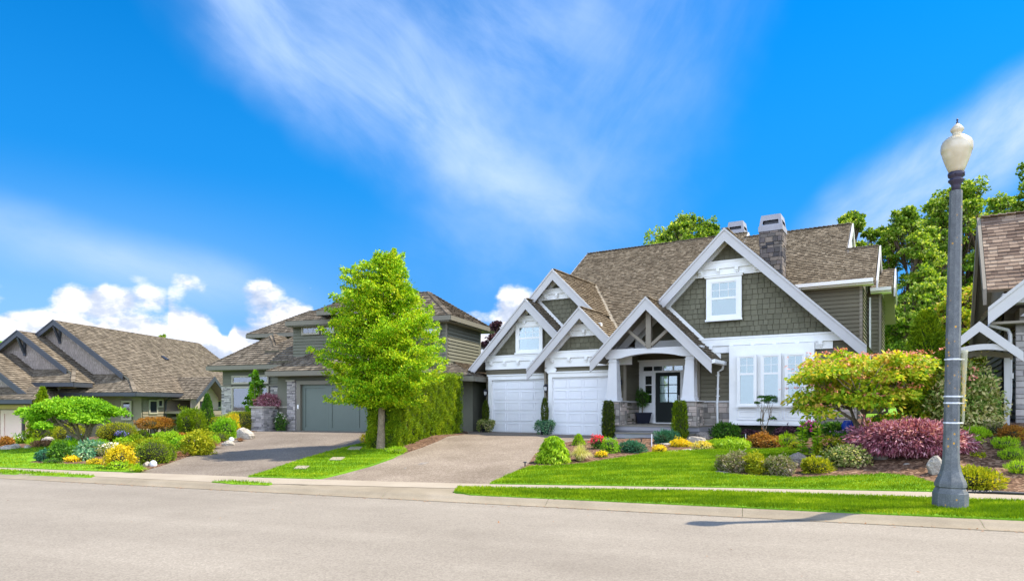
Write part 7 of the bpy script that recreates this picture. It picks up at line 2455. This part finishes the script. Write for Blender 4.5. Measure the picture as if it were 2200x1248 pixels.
def background():
    gr = 'tall alders behind the large house'
    clump_tree('alder_tree', 'tall alder seen over the roof left of the big gable', 1478, 52, 462, 620, 170, 301, cl=60, leaves=420, lsz=.26, gz=.5)
    clump_tree('alder_tree', 'alder with bare branches behind the right end of the roof', 1828, 48, 452, 640, 130, 302, cl=46, leaves=380, lsz=.26, gz=.8, stems=2)
    clump_tree('alder_tree', 'tall leafy alder between the house and the street lamp', 1945, 44, 432, 860, 175, 303, cl=95, leaves=420, lsz=.24, gz=.9, stems=2, low=.1)
    clump_tree('alder_tree', 'tallest alder rising behind the street lamp globe', 2070, 47, 372, 860, 215, 304, cl=120, leaves=440, lsz=.26, gz=.9, stems=3, low=.1)
    clump_tree('alder_tree', 'alder cut by the right frame edge above the brown roof', 2240, 46, 330, 820, 210, 305, cl=80, leaves=400, lsz=.26, gz=.9, stems=2)
    clump_tree('alder_tree', 'dark lower alder filling below the tall ones', 2000, 38, 600, 880, 220, 306, cl=70, leaves=420, lsz=.22, gz=.9, stems=3, low=.05)
    clump_tree('alder_tree', 'slim alder filling the gap left of the street lamp', 2015, 50, 400, 860, 120, 311, cl=60, leaves=420, lsz=.26, gz=.9, stems=2, low=.1, group=None)
    clump_tree('alder_tree', 'alder between the lamp globe and the brown roof ridge', 2150, 52, 395, 820, 150, 312, cl=60, leaves=420, lsz=.26, gz=.9, stems=2)
    clump_tree('cherry_tree', 'golden-green tree with orange tips leaning over the gate arch', 2072, 20.5, 606, 880, 185, 307, 'leaf_dogwood', cl=70, leaves=260, lsz=.12, trunk=.10, gz=1.0, stems=2)
    clump_tree('purple_tree', 'purple-leaved tree showing between the two houses', 1062, 40, 680, 860, 70, 308, 'leaf_purple', cl=34, leaves=300, lsz=.17, gz=.4)
    clump_tree('birch_tree', 'yellow-green tree top at the far left edge', -2, 60, 726, 900, 60, 309, 'leaf_lime', cl=30, leaves=260, lsz=.25, gz=-.6)
    clump_tree('alder_tree', 'tiny tree top showing over the ridge of the left house', 350, 75, 712, 800, 40, 310, cl=16, leaves=120, lsz=.25, gz=-.6)


# ------------------------------------------------------------------ run
polys = setting()
main_house()
second_house()
left_house()
right_house()
garden_gate_hood()
street_lamp()
street_tree()
hedge()
planting_right()
planting_middle()
planting_left()
background()
grass(polys)

# fallen leaves and grit gathered along the gutter
rng = np.random.default_rng(77)
n = 420
S_ = rng.uniform(-14, 9, n); T_ = 10.12 - np.abs(rng.normal(size=n)) * .10 - (rng.random(n) < .12) * rng.random(n) * 3.5
C_ = np.stack([S_ * CS + T_ * SN, -S_ * SN + T_ * CS, np.full(n, .008)], 1)
D_ = unit(np.stack([rng.normal(size=n), rng.normal(size=n), np.full(n, .12)], 1))
Q_ = unit(np.cross(D_, np.array([0, 0, 1.])[None]))
o = quad_mesh('leaf_litter', leaf_arrays(C_, D_, Q_, rng.uniform(.02, .05, n), rng.uniform(.012, .03, n)), M['leaf_brown'])
o['kind'] = 'stuff'


# repeats of a kind share a group
GROUPS = {'boulder': 'boulders set among the planting', 'stone': 'small garden stones', 'alder_tree': 'tall alders behind the houses',
          'lily': 'lily stalks beside the grey boulder', 'columnar_yew': 'columnar yews by the porch', 'potted_yew': 'matching black pots at the white garage',
          'stepping_stone': 'stepping stones across the lawn strip', 'path_light': 'small lights and stakes in the front beds', 'stone_pillar': 'stone pillars at the iron gate'}
seen = {}
for o in COL.objects:
    if o.parent is None and 'label' in o:
        seen.setdefault(o.name.split('.')[0], []).append(o)
for n, L_ in seen.items():
    if len(L_) > 1:
        for o in L_:
            if 'group' not in o:
                o['group'] = GROUPS.get(n, n.replace('_', ' ') + ' plants in the front gardens')
